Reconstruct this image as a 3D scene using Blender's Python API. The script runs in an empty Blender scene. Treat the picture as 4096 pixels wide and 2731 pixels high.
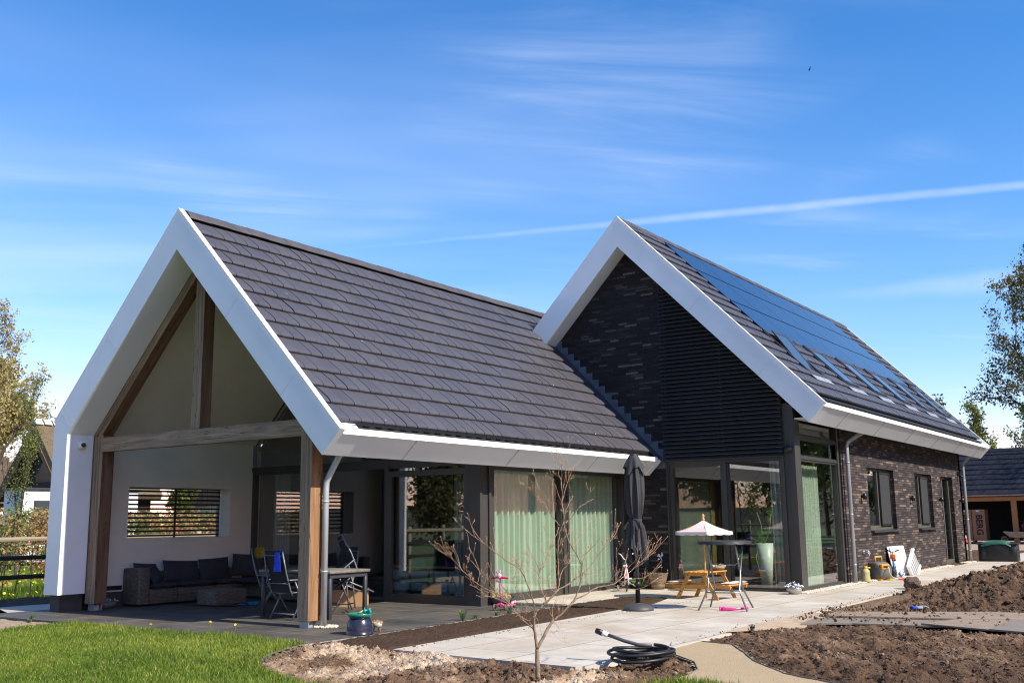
import bpy, bmesh, math, random, json
import numpy as np
from mathutils import Vector, Matrix
R = math.radians
scene = bpy.context.scene
col = scene.collection

# ------------------------------------------------------------------ camera
cam_d = bpy.data.cameras.new("camera"); cam = bpy.data.objects.new("camera", cam_d); col.objects.link(cam)
CAMP = Vector((-11.5094, -8.8919, 1.65))
yaw, pit, rol = 0.6089, 0.1741, -0.0117
dv = Vector((math.cos(pit)*math.cos(yaw), math.cos(pit)*math.sin(yaw), math.sin(pit)))
rv = dv.cross(Vector((0,0,1))).normalized(); uv = rv.cross(dv)
r2 = rv*math.cos(rol)+uv*math.sin(rol); u2 = -rv*math.sin(rol)+uv*math.cos(rol)
m = Matrix(((r2.x,u2.x,-dv.x),(r2.y,u2.y,-dv.y),(r2.z,u2.z,-dv.z))).to_4x4(); m.translation = CAMP
cam.matrix_world = m
cam_d.sensor_width = 36; cam_d.lens = 4070.5/4096*36; cam_d.clip_end = 3000; cam_d.clip_start = .05
scene.camera = cam

# ------------------------------------------------------------------ sun, sky, exposure
SUN = Vector((-0.02, -1.15, 1.0)).normalized()          # towards the sun
el = math.asin(SUN.z); az = math.atan2(SUN.y, SUN.x)
sd = bpy.data.lights.new("sun", 'SUN'); sd.energy = 4.5; sd.angle = R(.5); sd.color = (1.0, .93, .79)
so = bpy.data.objects.new("sun", sd); col.objects.link(so)
so.rotation_euler = SUN.to_track_quat('Z', 'Y').to_euler()
world = bpy.data.worlds.new("World"); scene.world = world; world.use_nodes = True
wn = world.node_tree; W = wn.nodes; WL = wn.links
bg = W['Background']; bg.inputs[1].default_value = .148
sky = W.new('ShaderNodeTexSky'); sky.sky_type = 'NISHITA'; sky.sun_disc = False
sky.sun_elevation = el; sky.sun_rotation = math.pi/2-az
sky.altitude = 0; sky.air_density = 1.0; sky.dust_density = .35; sky.ozone_density = 3.0
def wnode(t, **k):
    n = W.new(t)
    for a, b in k.items(): setattr(n, a, b)
    return n
def wm(op, a, b=None, c=None):
    n = W.new('ShaderNodeMath'); n.operation = op
    for i, v in enumerate((a, b, c)):
        if v is None: continue
        if isinstance(v, (int, float)): n.inputs[i].default_value = v
        else: WL.new(v, n.inputs[i])
    return n.outputs[0]
tc = wnode('ShaderNodeTexCoord'); dirv = tc.outputs['Generated']
sep = wnode('ShaderNodeSeparateXYZ'); WL.new(dirv, sep.inputs[0])
zc = wm('MAXIMUM', sep.outputs[2], .02)
px_ = wm('DIVIDE', sep.outputs[0], zc); py_ = wm('DIVIDE', sep.outputs[1], zc)
comb = wnode('ShaderNodeCombineXYZ'); WL.new(px_, comb.inputs[0]); WL.new(py_, comb.inputs[1])
def cloud(ang, su, sv, nsc, lo, hi, seed, det=6, dist=.6):
    ca_, sa_ = math.cos(R(ang)), math.sin(R(ang))
    ax = (rv.x*ca_-rv.y*sa_, rv.x*sa_+rv.y*ca_, 0); ay = (-ax[1], ax[0], 0)
    cb = wnode('ShaderNodeCombineXYZ')
    for i_, (a_, s_) in enumerate(((ax, su), (ay, sv))):
        d_ = wnode('ShaderNodeVectorMath', operation='DOT_PRODUCT'); WL.new(comb.outputs[0], d_.inputs[0]); d_.inputs[1].default_value = a_
        WL.new(wm('MULTIPLY_ADD', d_.outputs['Value'], s_, seed), cb.inputs[i_])
    n = wnode('ShaderNodeTexNoise'); WL.new(cb.outputs[0], n.inputs['Vector'])
    n.inputs['Scale'].default_value = nsc; n.inputs['Detail'].default_value = det
    n.inputs['Roughness'].default_value = .58; n.inputs['Distortion'].default_value = dist
    mr = wnode('ShaderNodeMapRange'); mr.interpolation_type = 'SMOOTHSTEP'; WL.new(n.outputs[0], mr.inputs[0])
    mr.inputs[1].default_value = lo; mr.inputs[2].default_value = hi
    return mr.outputs[0]
big = cloud(10, 1, 1, .8, .44, .64, 6.4, 2, 0)
wisp = cloud(14, .30, 1.25, 1.5, .46, .80, 7.3, 9, .7)
veil = cloud(5, .45, 1, .5, .25, .85, 1.7, 4, .3)
dl_ = wnode('ShaderNodeVectorMath', operation='DOT_PRODUCT'); WL.new(dirv, dl_.inputs[0]); dl_.inputs[1].default_value = (-rv.x, -rv.y, 0)
lm = wnode('ShaderNodeMapRange'); lm.interpolation_type = 'SMOOTHSTEP'; WL.new(dl_.outputs['Value'], lm.inputs[0])
lm.inputs[1].default_value = -.42; lm.inputs[2].default_value = .25; lm.inputs[3].default_value = .12; lm.inputs[4].default_value = 1
hm = wnode('ShaderNodeMapRange'); hm.interpolation_type = 'SMOOTHSTEP'; WL.new(sep.outputs[2], hm.inputs[0])
hm.inputs[1].default_value = .30; hm.inputs[2].default_value = .50; hm.inputs[3].default_value = 1; hm.inputs[4].default_value = .25
cl = wm('MULTIPLY', wm('MULTIPLY', big, wisp), .34)
cl = wm('ADD', cl, wm('MULTIPLY', wm('MULTIPLY', veil, wm('MULTIPLY', lm.outputs[0], hm.outputs[0])), .50))
def trail(nv, hw, az_dir, c0, c1, amp, seed):
    dp = wnode('ShaderNodeVectorMath', operation='DOT_PRODUCT'); WL.new(dirv, dp.inputs[0]); dp.inputs[1].default_value = nv
    nz = wnode('ShaderNodeTexNoise'); WL.new(dirv, nz.inputs['Vector']); nz.inputs['Scale'].default_value = 16+seed; nz.inputs['Detail'].default_value = 5
    off = wm('MULTIPLY', wm('SUBTRACT', nz.outputs[0], .5), hw*.5)
    ad = wm('ABSOLUTE', wm('ADD', dp.outputs['Value'], off))
    da = wnode('ShaderNodeVectorMath', operation='DOT_PRODUCT'); WL.new(dirv, da.inputs[0]); da.inputs[1].default_value = az_dir
    along = wnode('ShaderNodeMapRange'); along.interpolation_type = 'SMOOTHSTEP'; WL.new(da.outputs['Value'], along.inputs[0])
    along.inputs[1].default_value = c0; along.inputs[2].default_value = c1
    w_ = wm('ADD', wm('MULTIPLY', along.outputs[0], hw*.7), hw*.3)
    x = wm('DIVIDE', ad, w_)
    mr = wnode('ShaderNodeMapRange'); mr.interpolation_type = 'SMOOTHSTEP'; WL.new(x, mr.inputs[0])
    mr.inputs[1].default_value = .1; mr.inputs[2].default_value = 1.1; mr.inputs[3].default_value = 1; mr.inputs[4].default_value = 0
    nz2 = wnode('ShaderNodeTexNoise'); WL.new(dirv, nz2.inputs['Vector']); nz2.inputs['Scale'].default_value = 45; nz2.inputs['Detail'].default_value = 3
    den = wm('ADD', wm('MULTIPLY', nz2.outputs[0], .9), .45)
    return wm('MULTIPLY', wm('MULTIPLY', wm('MULTIPLY', mr.outputs[0], along.outputs[0]), amp), den)
n1 = Vector((0.6748,0.6919,0.2568)).cross(Vector((0.952,0.119,0.2821))).normalized()
n2 = Vector((0.9251,0.3209,0.2028)).cross(Vector((0.9706,0.1289,0.2035))).normalized()
t1 = trail(n1, .0052, Vector((.72,-.68,0)), -.03, .42, .27, 0)
t2 = trail(n2, .014, Vector((.72,-.68,0)), .44, .60, .24, 5)
low = wnode('ShaderNodeMapRange'); low.interpolation_type = 'SMOOTHSTEP'; WL.new(sep.outputs[2], low.inputs[0])
low.inputs[1].default_value = .01; low.inputs[2].default_value = .2
cl = wm('MULTIPLY', cl, low.outputs[0])
cl = wm('MINIMUM', wm('ADD', wm('ADD', cl, t1), t2), .9)
grade = wnode('ShaderNodeHueSaturation'); WL.new(sky.outputs[0], grade.inputs['Color'])
grade.inputs['Hue'].default_value = .513; grade.inputs['Saturation'].default_value = 1.12; grade.inputs['Value'].default_value = 1.35
mix = wnode('ShaderNodeMix', data_type='RGBA'); WL.new(cl, mix.inputs[0])
srgb = wnode('ShaderNodeSeparateColor'); WL.new(grade.outputs[0], srgb.inputs[0]); crgb = wnode('ShaderNodeCombineColor')
for i_, (a_, g_) in enumerate(((.243, 1.76), (.525, 1.155), (.60, 1.1))): WL.new(wm('MULTIPLY', wm('POWER', srgb.outputs[i_], g_), a_), crgb.inputs[i_])
WL.new(crgb.outputs[0], mix.inputs[6]); mix.inputs[7].default_value = (4.0, 4.5, 5.6, 1)
WL.new(mix.outputs[2], bg.inputs[0])
scene.view_settings.view_transform = 'Standard'; scene.view_settings.look = 'None'
scene.view_settings.exposure = 0.68; scene.view_settings.gamma = 1
scene.cycles.max_bounces = 10; scene.cycles.filter_width = 1.15; scene.cycles.transparent_max_bounces = 24
scene.cycles.glossy_bounces = 4; scene.cycles.diffuse_bounces = 5; scene.cycles.caustics_reflective = False; scene.cycles.caustics_refractive = False

# ------------------------------------------------------------------ helpers
class MB:
    """collects shapes into one mesh"""
    def __init__(s): s.v=[]; s.f=[]; s.m=[]; s.sm=[]
    def add(s, vs, fs, mi=0, smooth=False, M=None):
        o=len(s.v)
        for v in vs: s.v.append(tuple(M@Vector(v)) if M is not None else tuple(v))
        for f in fs: s.f.append([i+o for i in f]); s.m.append(mi); s.sm.append(smooth)
        return s
    def box(s, a, b, mi=0, M=None):
        x0,y0,z0=a; x1,y1,z1=b
        if x0>x1: x0,x1=x1,x0
        if y0>y1: y0,y1=y1,y0
        if z0>z1: z0,z1=z1,z0
        vs=[(x0,y0,z0),(x1,y0,z0),(x1,y1,z0),(x0,y1,z0),(x0,y0,z1),(x1,y0,z1),(x1,y1,z1),(x0,y1,z1)]
        return s.add(vs,[(0,3,2,1),(4,5,6,7),(0,1,5,4),(1,2,6,5),(2,3,7,6),(3,0,4,7)],mi,False,M)
    def rbox(s, a, b, r=.02, mi=0, M=None, seg=2):
        bm=bmesh.new(); c=[(a[i]+b[i])/2 for i in range(3)]; d=[abs(b[i]-a[i]) for i in range(3)]
        bmesh.ops.create_cube(bm,size=1); bmesh.ops.scale(bm,vec=d,verts=bm.verts); bmesh.ops.translate(bm,vec=c,verts=bm.verts)
        bmesh.ops.bevel(bm,geom=bm.edges[:],offset=min(r,min(d)*.49),segments=seg,profile=.5,affect='EDGES')
        bm.verts.index_update()
        s.add([v.co[:] for v in bm.verts],[[v.index for v in f.verts] for f in bm.faces],mi,True,M); bm.free(); return s
    def tube(s, pts, rad, n=8, mi=0, M=None, cap=True, smooth=True):
        pts=[Vector(p) for p in pts]
        if isinstance(rad,(int,float)): rad=[rad]*len(pts)
        vs=[]; up=None
        for i,p in enumerate(pts):
            t=(pts[min(i+1,len(pts)-1)]-pts[max(i-1,0)])
            t=t.normalized() if t.length>1e-9 else Vector((0,0,1))
            if up is None:
                up=Vector((0,0,1)) if abs(t.z)<.9 else Vector((1,0,0))
            x=(up-t*up.dot(t)); x=x.normalized() if x.length>1e-6 else t.orthogonal().normalized(); up=x; y=t.cross(x)
            for k in range(n):
                a=2*math.pi*k/n; vs.append(p+x*math.cos(a)*rad[i]+y*math.sin(a)*rad[i])
        fs=[]
        for i in range(len(pts)-1):
            for k in range(n): fs.append((i*n+k,i*n+(k+1)%n,(i+1)*n+(k+1)%n,(i+1)*n+k))
        if cap: fs.append(tuple(reversed(range(n)))); fs.append(tuple(range((len(pts)-1)*n,len(pts)*n)))
        return s.add(vs,fs,mi,smooth,M)
    def lathe(s, prof, n=24, mi=0, M=None, c=(0,0,0), sx=1, sy=1, smooth=True, cap=True):
        vs=[]
        for r,z in prof:
            for k in range(n):
                a=2*math.pi*k/n; vs.append((c[0]+r*math.cos(a)*sx,c[1]+r*math.sin(a)*sy,c[2]+z))
        fs=[]
        for i in range(len(prof)-1):
            for k in range(n): fs.append((i*n+k,i*n+(k+1)%n,(i+1)*n+(k+1)%n,(i+1)*n+k))
        if cap:
            if prof[0][0]>1e-6: fs.append(tuple(reversed(range(n))))
            if prof[-1][0]>1e-6: fs.append(tuple(range((len(prof)-1)*n,len(prof)*n)))
        return s.add(vs,fs,mi,smooth,M)
    def prism(s, poly, axis, a, b, mi=0, M=None):
        """polygon in the two other axes, extruded along axis from a to b"""
        def P(u,v,w): return {'x':(w,u,v),'y':(u,w,v),'z':(u,v,w)}[axis]
        n=len(poly); ar=sum(poly[i][0]*poly[(i+1)%n][1]-poly[(i+1)%n][0]*poly[i][1] for i in range(n))
        if ar<0: poly=poly[::-1]
        flip = (axis=='y')
        if a>b: a,b=b,a
        vs=[P(u,v,a) for u,v in poly]+[P(u,v,b) for u,v in poly]
        fs=[tuple(reversed(range(n))),tuple(range(n,2*n))]+[(i,(i+1)%n,n+(i+1)%n,n+i) for i in range(n)]
        if flip: fs=[tuple(reversed(f)) for f in fs]
        return s.add(vs,fs,mi,False,M)
    def sphere(s, c, r, mi=0, n=12, k=8, sc=(1,1,1), M=None):
        prof=[(r*math.sin(math.pi*i/k)*1.0 if 0<i<k else 0.0005, -r*math.cos(math.pi*i/k)*sc[2]) for i in range(k+1)]
        return s.lathe(prof,n,mi,M,c,sc[0],sc[1])
    def grid(s, fn, nu, nv, mi=0, smooth=True, M=None, two=False):
        vs=[fn(i/nu,j/nv) for i in range(nu+1) for j in range(nv+1)]
        fs=[(i*(nv+1)+j,(i+1)*(nv+1)+j,(i+1)*(nv+1)+j+1,i*(nv+1)+j+1) for i in range(nu) for j in range(nv)]
        return s.add(vs,fs,mi,smooth,M)
    def build(s, name, mats, parent=None, **tags):
        me=bpy.data.meshes.new(name); me.from_pydata(s.v,[],s.f); 
        if not isinstance(mats,(list,tuple)): mats=[mats]
        for m_ in mats: me.materials.append(m_)
        me.polygons.foreach_set('material_index',s.m); me.polygons.foreach_set('use_smooth',s.sm); me.update()
        o=bpy.data.objects.new(name,me); col.objects.link(o)
        if parent is not None: o.parent=parent
        for k,v in tags.items(): o[k]=v
        return o
def empty(name, loc=(0,0,0), rz=0, **tags):
    o=bpy.data.objects.new(name,None); col.objects.link(o); o.location=loc; o.rotation_euler=(0,0,rz); o.empty_display_size=.2
    for k,v in tags.items(): o[k]=v
    return o
def np_mesh(name, V, F, mats, parent=None, smooth=False, midx=None, attr=None, **tags):
    V=np.asarray(V,dtype=np.float32); F=np.asarray(F,dtype=np.int32); k=F.shape[1]
    me=bpy.data.meshes.new(name); me.vertices.add(len(V)); me.vertices.foreach_set('co',V.ravel())
    me.loops.add(F.size); me.loops.foreach_set('vertex_index',F.ravel())
    me.polygons.add(len(F)); me.polygons.foreach_set('loop_start',np.arange(0,F.size,k,dtype=np.int32))
    try: me.polygons.foreach_set('loop_total',np.full(len(F),k,dtype=np.int32))
    except Exception: pass
    if not isinstance(mats,(list,tuple)): mats=[mats]
    for m_ in mats: me.materials.append(m_)
    if midx is not None: me.polygons.foreach_set('material_index',np.asarray(midx,dtype=np.int32))
    me.polygons.foreach_set('use_smooth',np.full(len(F),smooth,dtype=bool))
    if attr:
        for an,(dom,vals) in attr.items():
            at=me.attributes.new(an,'FLOAT',dom); at.data.foreach_set('value',np.asarray(vals,dtype=np.float32))
    me.update(calc_edges=True); me.validate()
    o=bpy.data.objects.new(name,me); col.objects.link(o)
    if parent is not None: o.parent=parent
    for kk,v in tags.items(): o[kk]=v
    return o
def copy_tree(o, parent=None):
    c=o.copy(); col.objects.link(c); c.parent=parent
    for ch in [x for x in bpy.data.objects if x.parent is o]: copy_tree(ch,c)
    return c
def vnoise(x, y, seed=0):
    xi=np.floor(x).astype(np.int64); yi=np.floor(y).astype(np.int64); fx=x-xi; fy=y-yi
    def h(a,b):
        n=(a*374761393+b*668265263+seed*1442695041)&0xffffffff; n=((n^(n>>13))*1274126177)&0xffffffff
        return ((n^(n>>16))&0xffffff)/16777215.0
    u=fx*fx*(3-2*fx); w=fy*fy*(3-2*fy)
    return (h(xi,yi)*(1-u)+h(xi+1,yi)*u)*(1-w)+(h(xi,yi+1)*(1-u)+h(xi+1,yi+1)*u)*w
def fbm(x, y, o=4, seed=0, g=.5):
    s=0; a=1; t=0
    for i in range(o): s=s+a*vnoise(x*2**i+17.3*i,y*2**i-9.1*i,seed+i); t+=a; a*=g
    return s/t
def inpoly(X, Y, poly):
    ins=np.zeros(X.shape,bool); n=len(poly)
    for i in range(n):
        x0,y0=poly[i]; x1,y1=poly[(i+1)%n]
        c=((y0>Y)!=(y1>Y))&(X<(x1-x0)*(Y-y0)/((y1-y0)+1e-12)+x0); ins^=c
    return ins
def pdist(X, Y, poly):
    """signed distance, positive inside"""
    d=np.full(X.shape,1e9); n=len(poly)
    for i in range(n):
        x0,y0=poly[i]; x1,y1=poly[(i+1)%n]; dx,dy=x1-x0,y1-y0; L=dx*dx+dy*dy+1e-12
        t=np.clip(((X-x0)*dx+(Y-y0)*dy)/L,0,1); d=np.minimum(d,np.hypot(X-x0-t*dx,Y-y0-t*dy))
    return np.where(inpoly(X,Y,poly),d,-d)

# ------------------------------------------------------------------ materials
def nodes(name):
    m_=bpy.data.materials.new(name); m_.use_nodes=True; nt=m_.node_tree; return m_,nt,nt.nodes,nt.links,nt.nodes['Principled BSDF']
def pm(name, c, r=.6, metal=0, var=.15, vs=5, bump=0, bs=40, st=(1,1,1), c2=None, spec=.5, sub=0, det=4, lo=.3, hi=.7, coat=0, bdist=.01):
    m_,nt,N,L,B=nodes(name)
    t=N.new('ShaderNodeTexCoord'); mp=N.new('ShaderNodeMapping'); mp.inputs['Scale'].default_value=st; L.new(t.outputs['Object'],mp.inputs[0])
    nz=N.new('ShaderNodeTexNoise'); nz.inputs['Scale'].default_value=vs; nz.inputs['Detail'].default_value=det; L.new(mp.outputs[0],nz.inputs['Vector'])
    mr=N.new('ShaderNodeMapRange'); mr.inputs[1].default_value=lo; mr.inputs[2].default_value=hi; L.new(nz.outputs[0],mr.inputs[0])
    mx=N.new('ShaderNodeMix'); mx.data_type='RGBA'; L.new(mr.outputs[0],mx.inputs[0])
    a=c2 if c2 else tuple(x*(1-var) for x in c); b=c if c2 else tuple(min(1,x*(1+var)) for x in c)
    mx.inputs[6].default_value=(*a,1); mx.inputs[7].default_value=(*b,1); L.new(mx.outputs[2],B.inputs['Base Color'])
    B.inputs['Roughness'].default_value=r; B.inputs['Metallic'].default_value=metal; B.inputs['Specular IOR Level'].default_value=spec
    if coat: B.inputs['Coat Weight'].default_value=coat; B.inputs['Coat Roughness'].default_value=.05
    if bump:
        n2_=N.new('ShaderNodeTexNoise'); n2_.inputs['Scale'].default_value=bs; n2_.inputs['Detail'].default_value=5; L.new(mp.outputs[0],n2_.inputs['Vector'])
        bp_=N.new('ShaderNodeBump'); bp_.inputs['Strength'].default_value=bump; bp_.inputs['Distance'].default_value=bdist
        L.new(n2_.outputs[0],bp_.inputs['Height']); L.new(bp_.outputs[0],B.inputs['Normal'])
    return m_
def attr_mat(name, an, stops, r=.8, vs=20, var=.2, bump=.3, bs=60, spec=.3, trans=0, bdist=.01):
    """colour by a stored number (kind of tile, soil, leaf) plus fine noise"""
    m_,nt,N,L,B=nodes(name)
    at=N.new('ShaderNodeAttribute'); at.attribute_name=an
    cr=N.new('ShaderNodeValToRGB'); e=cr.color_ramp.elements
    while len(e)<len(stops): e.new(.5)
    for i,(p,c) in enumerate(stops): e[i].position=p; e[i].color=(*c,1)
    L.new(at.outputs['Fac'],cr.inputs[0])
    t=N.new('ShaderNodeTexCoord'); nz=N.new('ShaderNodeTexNoise'); nz.inputs['Scale'].default_value=vs; nz.inputs['Detail'].default_value=5; L.new(t.outputs['Object'],nz.inputs['Vector'])
    mr=N.new('ShaderNodeMapRange'); mr.inputs[1].default_value=.3; mr.inputs[2].default_value=.7; mr.inputs[3].default_value=1-var; mr.inputs[4].default_value=1+var; L.new(nz.outputs[0],mr.inputs[0])
    mx=N.new('ShaderNodeMix'); mx.data_type='RGBA'; mx.blend_type='MULTIPLY'; mx.inputs[0].default_value=1
    L.new(cr.outputs[0],mx.inputs[6]); L.new(mr.outputs[0],mx.inputs[7]); L.new(mx.outputs[2],B.inputs['Base Color'])
    B.inputs['Roughness'].default_value=r; B.inputs['Specular IOR Level'].default_value=spec
    if bump:
        n2_=N.new('ShaderNodeTexNoise'); n2_.inputs['Scale'].default_value=bs; n2_.inputs['Detail'].default_value=5; L.new(t.outputs['Object'],n2_.inputs['Vector'])
        bp_=N.new('ShaderNodeBump'); bp_.inputs['Strength'].default_value=bump; bp_.inputs['Distance'].default_value=bdist; L.new(n2_.outputs[0],bp_.inputs['Height']); L.new(bp_.outputs[0],B.inputs['Normal'])
    if trans:
        out=N['Material Output']; tr=N.new('ShaderNodeBsdfTranslucent'); L.new(mx.outputs[2],tr.inputs[0])
        ms=N.new('ShaderNodeMixShader'); ms.inputs[0].default_value=trans; L.new(B.outputs[0],ms.inputs[1]); L.new(tr.outputs[0],ms.inputs[2]); L.new(ms.outputs[0],out.inputs[0])
    return m_
def glass_mat(name, tint=(.93,.95,.94), ior=2.0, rough=0.0):
    m_,nt,N,L,B=nodes(name); N.remove(B); out=N['Material Output']
    tr=N.new('ShaderNodeBsdfTransparent'); tr.inputs[0].default_value=(*tint,1)
    gl=N.new('ShaderNodeBsdfGlossy'); gl.inputs['Roughness'].default_value=rough; gl.inputs[0].default_value=(1,1,1,1)
    fr=N.new('ShaderNodeFresnel'); ge=N.new('ShaderNodeNewGeometry'); mr=N.new('ShaderNodeMapRange'); L.new(ge.outputs['Backfacing'],mr.inputs[0])
    mr.inputs[3].default_value=ior; mr.inputs[4].default_value=1/ior; L.new(mr.outputs[0],fr.inputs[0])   # same reflection from either side of the pane
    ms=N.new('ShaderNodeMixShader'); L.new(fr.outputs[0],ms.inputs[0]); L.new(tr.outputs[0],ms.inputs[1]); L.new(gl.outputs[0],ms.inputs[2]); L.new(ms.outputs[0],out.inputs[0])
    return m_
def brick_mat(name, stops, bw=.30, rh=.0685, mortar=(.012,.011,.011)):
    m_,nt,N,L,B=nodes(name)
    t=N.new('ShaderNodeTexCoord'); sp=N.new('ShaderNodeSeparateXYZ'); L.new(t.outputs['Object'],sp.inputs[0])
    ad=N.new('ShaderNodeMath'); ad.operation='ADD'; L.new(sp.outputs[0],ad.inputs[0]); L.new(sp.outputs[1],ad.inputs[1])
    cb=N.new('ShaderNodeCombineXYZ'); L.new(ad.outputs[0],cb.inputs[0]); L.new(sp.outputs[2],cb.inputs[1])
    def bt(w,off,c1,c2,cm,ms=.006):
        b=N.new('ShaderNodeTexBrick'); L.new(cb.outputs[0],b.inputs['Vector']); b.inputs['Scale'].default_value=1
        b.inputs['Brick Width'].default_value=w; b.inputs['Row Height'].default_value=rh; b.inputs['Mortar Size'].default_value=ms; b.inputs['Mortar Smooth'].default_value=.1
        b.offset=off; b.offset_frequency=2; b.squash=.72; b.squash_frequency=3
        b.inputs['Color1'].default_value=(*c1,1); b.inputs['Color2'].default_value=(*c2,1); b.inputs['Mortar'].default_value=(*cm,1); return b
    b1=bt(bw,.37,(0,0,0),(1,1,1),(0,0,0))
    cr=N.new('ShaderNodeValToRGB'); e=cr.color_ramp.elements; cr.color_ramp.interpolation='LINEAR'
    while len(e)<len(stops): e.new(.5)
    for i,(p,c) in enumerate(stops): e[i].position=p; e[i].color=(*c,1)
    L.new(b1.outputs[0],cr.inputs[0])
    nz=N.new('ShaderNodeTexNoise'); nz.inputs['Scale'].default_value=30; L.new(t.outputs['Object'],nz.inputs['Vector'])
    mr=N.new('ShaderNodeMapRange'); mr.inputs[1].default_value=.3; mr.inputs[2].default_value=.7; mr.inputs[3].default_value=.75; mr.inputs[4].default_value=1.25; L.new(nz.outputs[0],mr.inputs[0])
    m1=N.new('ShaderNodeMix'); m1.data_type='RGBA'; m1.blend_type='MULTIPLY'; m1.inputs[0].default_value=1; L.new(cr.outputs[0],m1.inputs[6]); L.new(mr.outputs[0],m1.inputs[7])
    m2=N.new('ShaderNodeMix'); m2.data_type='RGBA'; L.new(b1.outputs['Fac'],m2.inputs[0]); L.new(m1.outputs[2],m2.inputs[6]); m2.inputs[7].default_value=(*mortar,1)
    L.new(m2.outputs[2],B.inputs['Base Color']); B.inputs['Roughness'].default_value=.8; B.inputs['Specular IOR Level'].default_value=.3
    inv=N.new('ShaderNodeMath'); inv.operation='SUBTRACT'; inv.inputs[0].default_value=1; L.new(b1.outputs['Fac'],inv.inputs[1])
    ad2=N.new('ShaderNodeMath'); ad2.operation='MULTIPLY_ADD'; L.new(b1.outputs[0],ad2.inputs[0]); ad2.inputs[1].default_value=.25; L.new(inv.outputs[0],ad2.inputs[2])
    bp_=N.new('ShaderNodeBump'); bp_.inputs['Strength'].default_value=1; bp_.inputs['Distance'].default_value=.015; L.new(ad2.outputs[0],bp_.inputs['Height']); L.new(bp_.outputs[0],B.inputs['Normal'])
    return m_
def slab_mat(name, c, c2, jc, w, h, js=.006, off=.5, r=.75, rot=0, stain=.25, loc=(0,0,0), dirt=.0):
    m_,nt,N,L,B=nodes(name)
    t=N.new('ShaderNodeTexCoord'); mp=N.new('ShaderNodeMapping'); mp.inputs['Rotation'].default_value=(0,0,R(rot)); mp.inputs['Location'].default_value=loc; L.new(t.outputs['Object'],mp.inputs[0])
    b=N.new('ShaderNodeTexBrick'); L.new(mp.outputs[0],b.inputs['Vector']); b.inputs['Scale'].default_value=1; b.offset=off; b.inputs['Brick Width'].default_value=w; b.inputs['Row Height'].default_value=h
    b.inputs['Mortar Size'].default_value=js; b.inputs['Mortar Smooth'].default_value=0; b.inputs['Color1'].default_value=(*c,1); b.inputs['Color2'].default_value=(*c2,1); b.inputs['Mortar'].default_value=(*jc,1)
    nz=N.new('ShaderNodeTexNoise'); nz.inputs['Scale'].default_value=1.3; nz.inputs['Detail'].default_value=8; nz.inputs['Roughness'].default_value=.65; L.new(t.outputs['Object'],nz.inputs['Vector'])
    mr=N.new('ShaderNodeMapRange'); mr.inputs[1].default_value=.3; mr.inputs[2].default_value=.7; mr.inputs[3].default_value=1-stain; mr.inputs[4].default_value=1+stain; L.new(nz.outputs[0],mr.inputs[0])
    m1=N.new('ShaderNodeMix'); m1.data_type='RGBA'; m1.blend_type='MULTIPLY'; m1.inputs[0].default_value=1; L.new(b.outputs[0],m1.inputs[6]); L.new(mr.outputs[0],m1.inputs[7])
    ns=N.new('ShaderNodeTexNoise'); ns.inputs['Scale'].default_value=.55; ns.inputs['Detail'].default_value=9; ns.inputs['Roughness'].default_value=.7; L.new(t.outputs['Object'],ns.inputs['Vector'])
    ms_=N.new('ShaderNodeMapRange'); ms_.inputs[1].default_value=.46; ms_.inputs[2].default_value=.66; ms_.inputs[4].default_value=dirt; L.new(ns.outputs[0],ms_.inputs[0])
    md=N.new('ShaderNodeMix'); md.data_type='RGBA'; L.new(ms_.outputs[0],md.inputs[0]); L.new(m1.outputs[2],md.inputs[6]); md.inputs[7].default_value=(.36,.25,.165,1)
    L.new(md.outputs[2],B.inputs['Base Color']); B.inputs['Roughness'].default_value=r; B.inputs['Specular IOR Level'].default_value=.35
    n2_=N.new('ShaderNodeTexNoise'); n2_.inputs['Scale'].default_value=90; n2_.inputs['Detail'].default_value=3; L.new(t.outputs['Object'],n2_.inputs['Vector'])
    h1=N.new('ShaderNodeMath'); h1.operation='MULTIPLY_ADD'; L.new(b.outputs['Fac'],h1.inputs[0]); h1.inputs[1].default_value=-1.5; L.new(n2_.outputs[0],h1.inputs[2])
    bp_=N.new('ShaderNodeBump'); bp_.inputs['Strength'].default_value=.4; bp_.inputs['Distance'].default_value=.004; L.new(h1.outputs[0],bp_.inputs['Height']); L.new(bp_.outputs[0],B.inputs['Normal'])
    return m_
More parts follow.
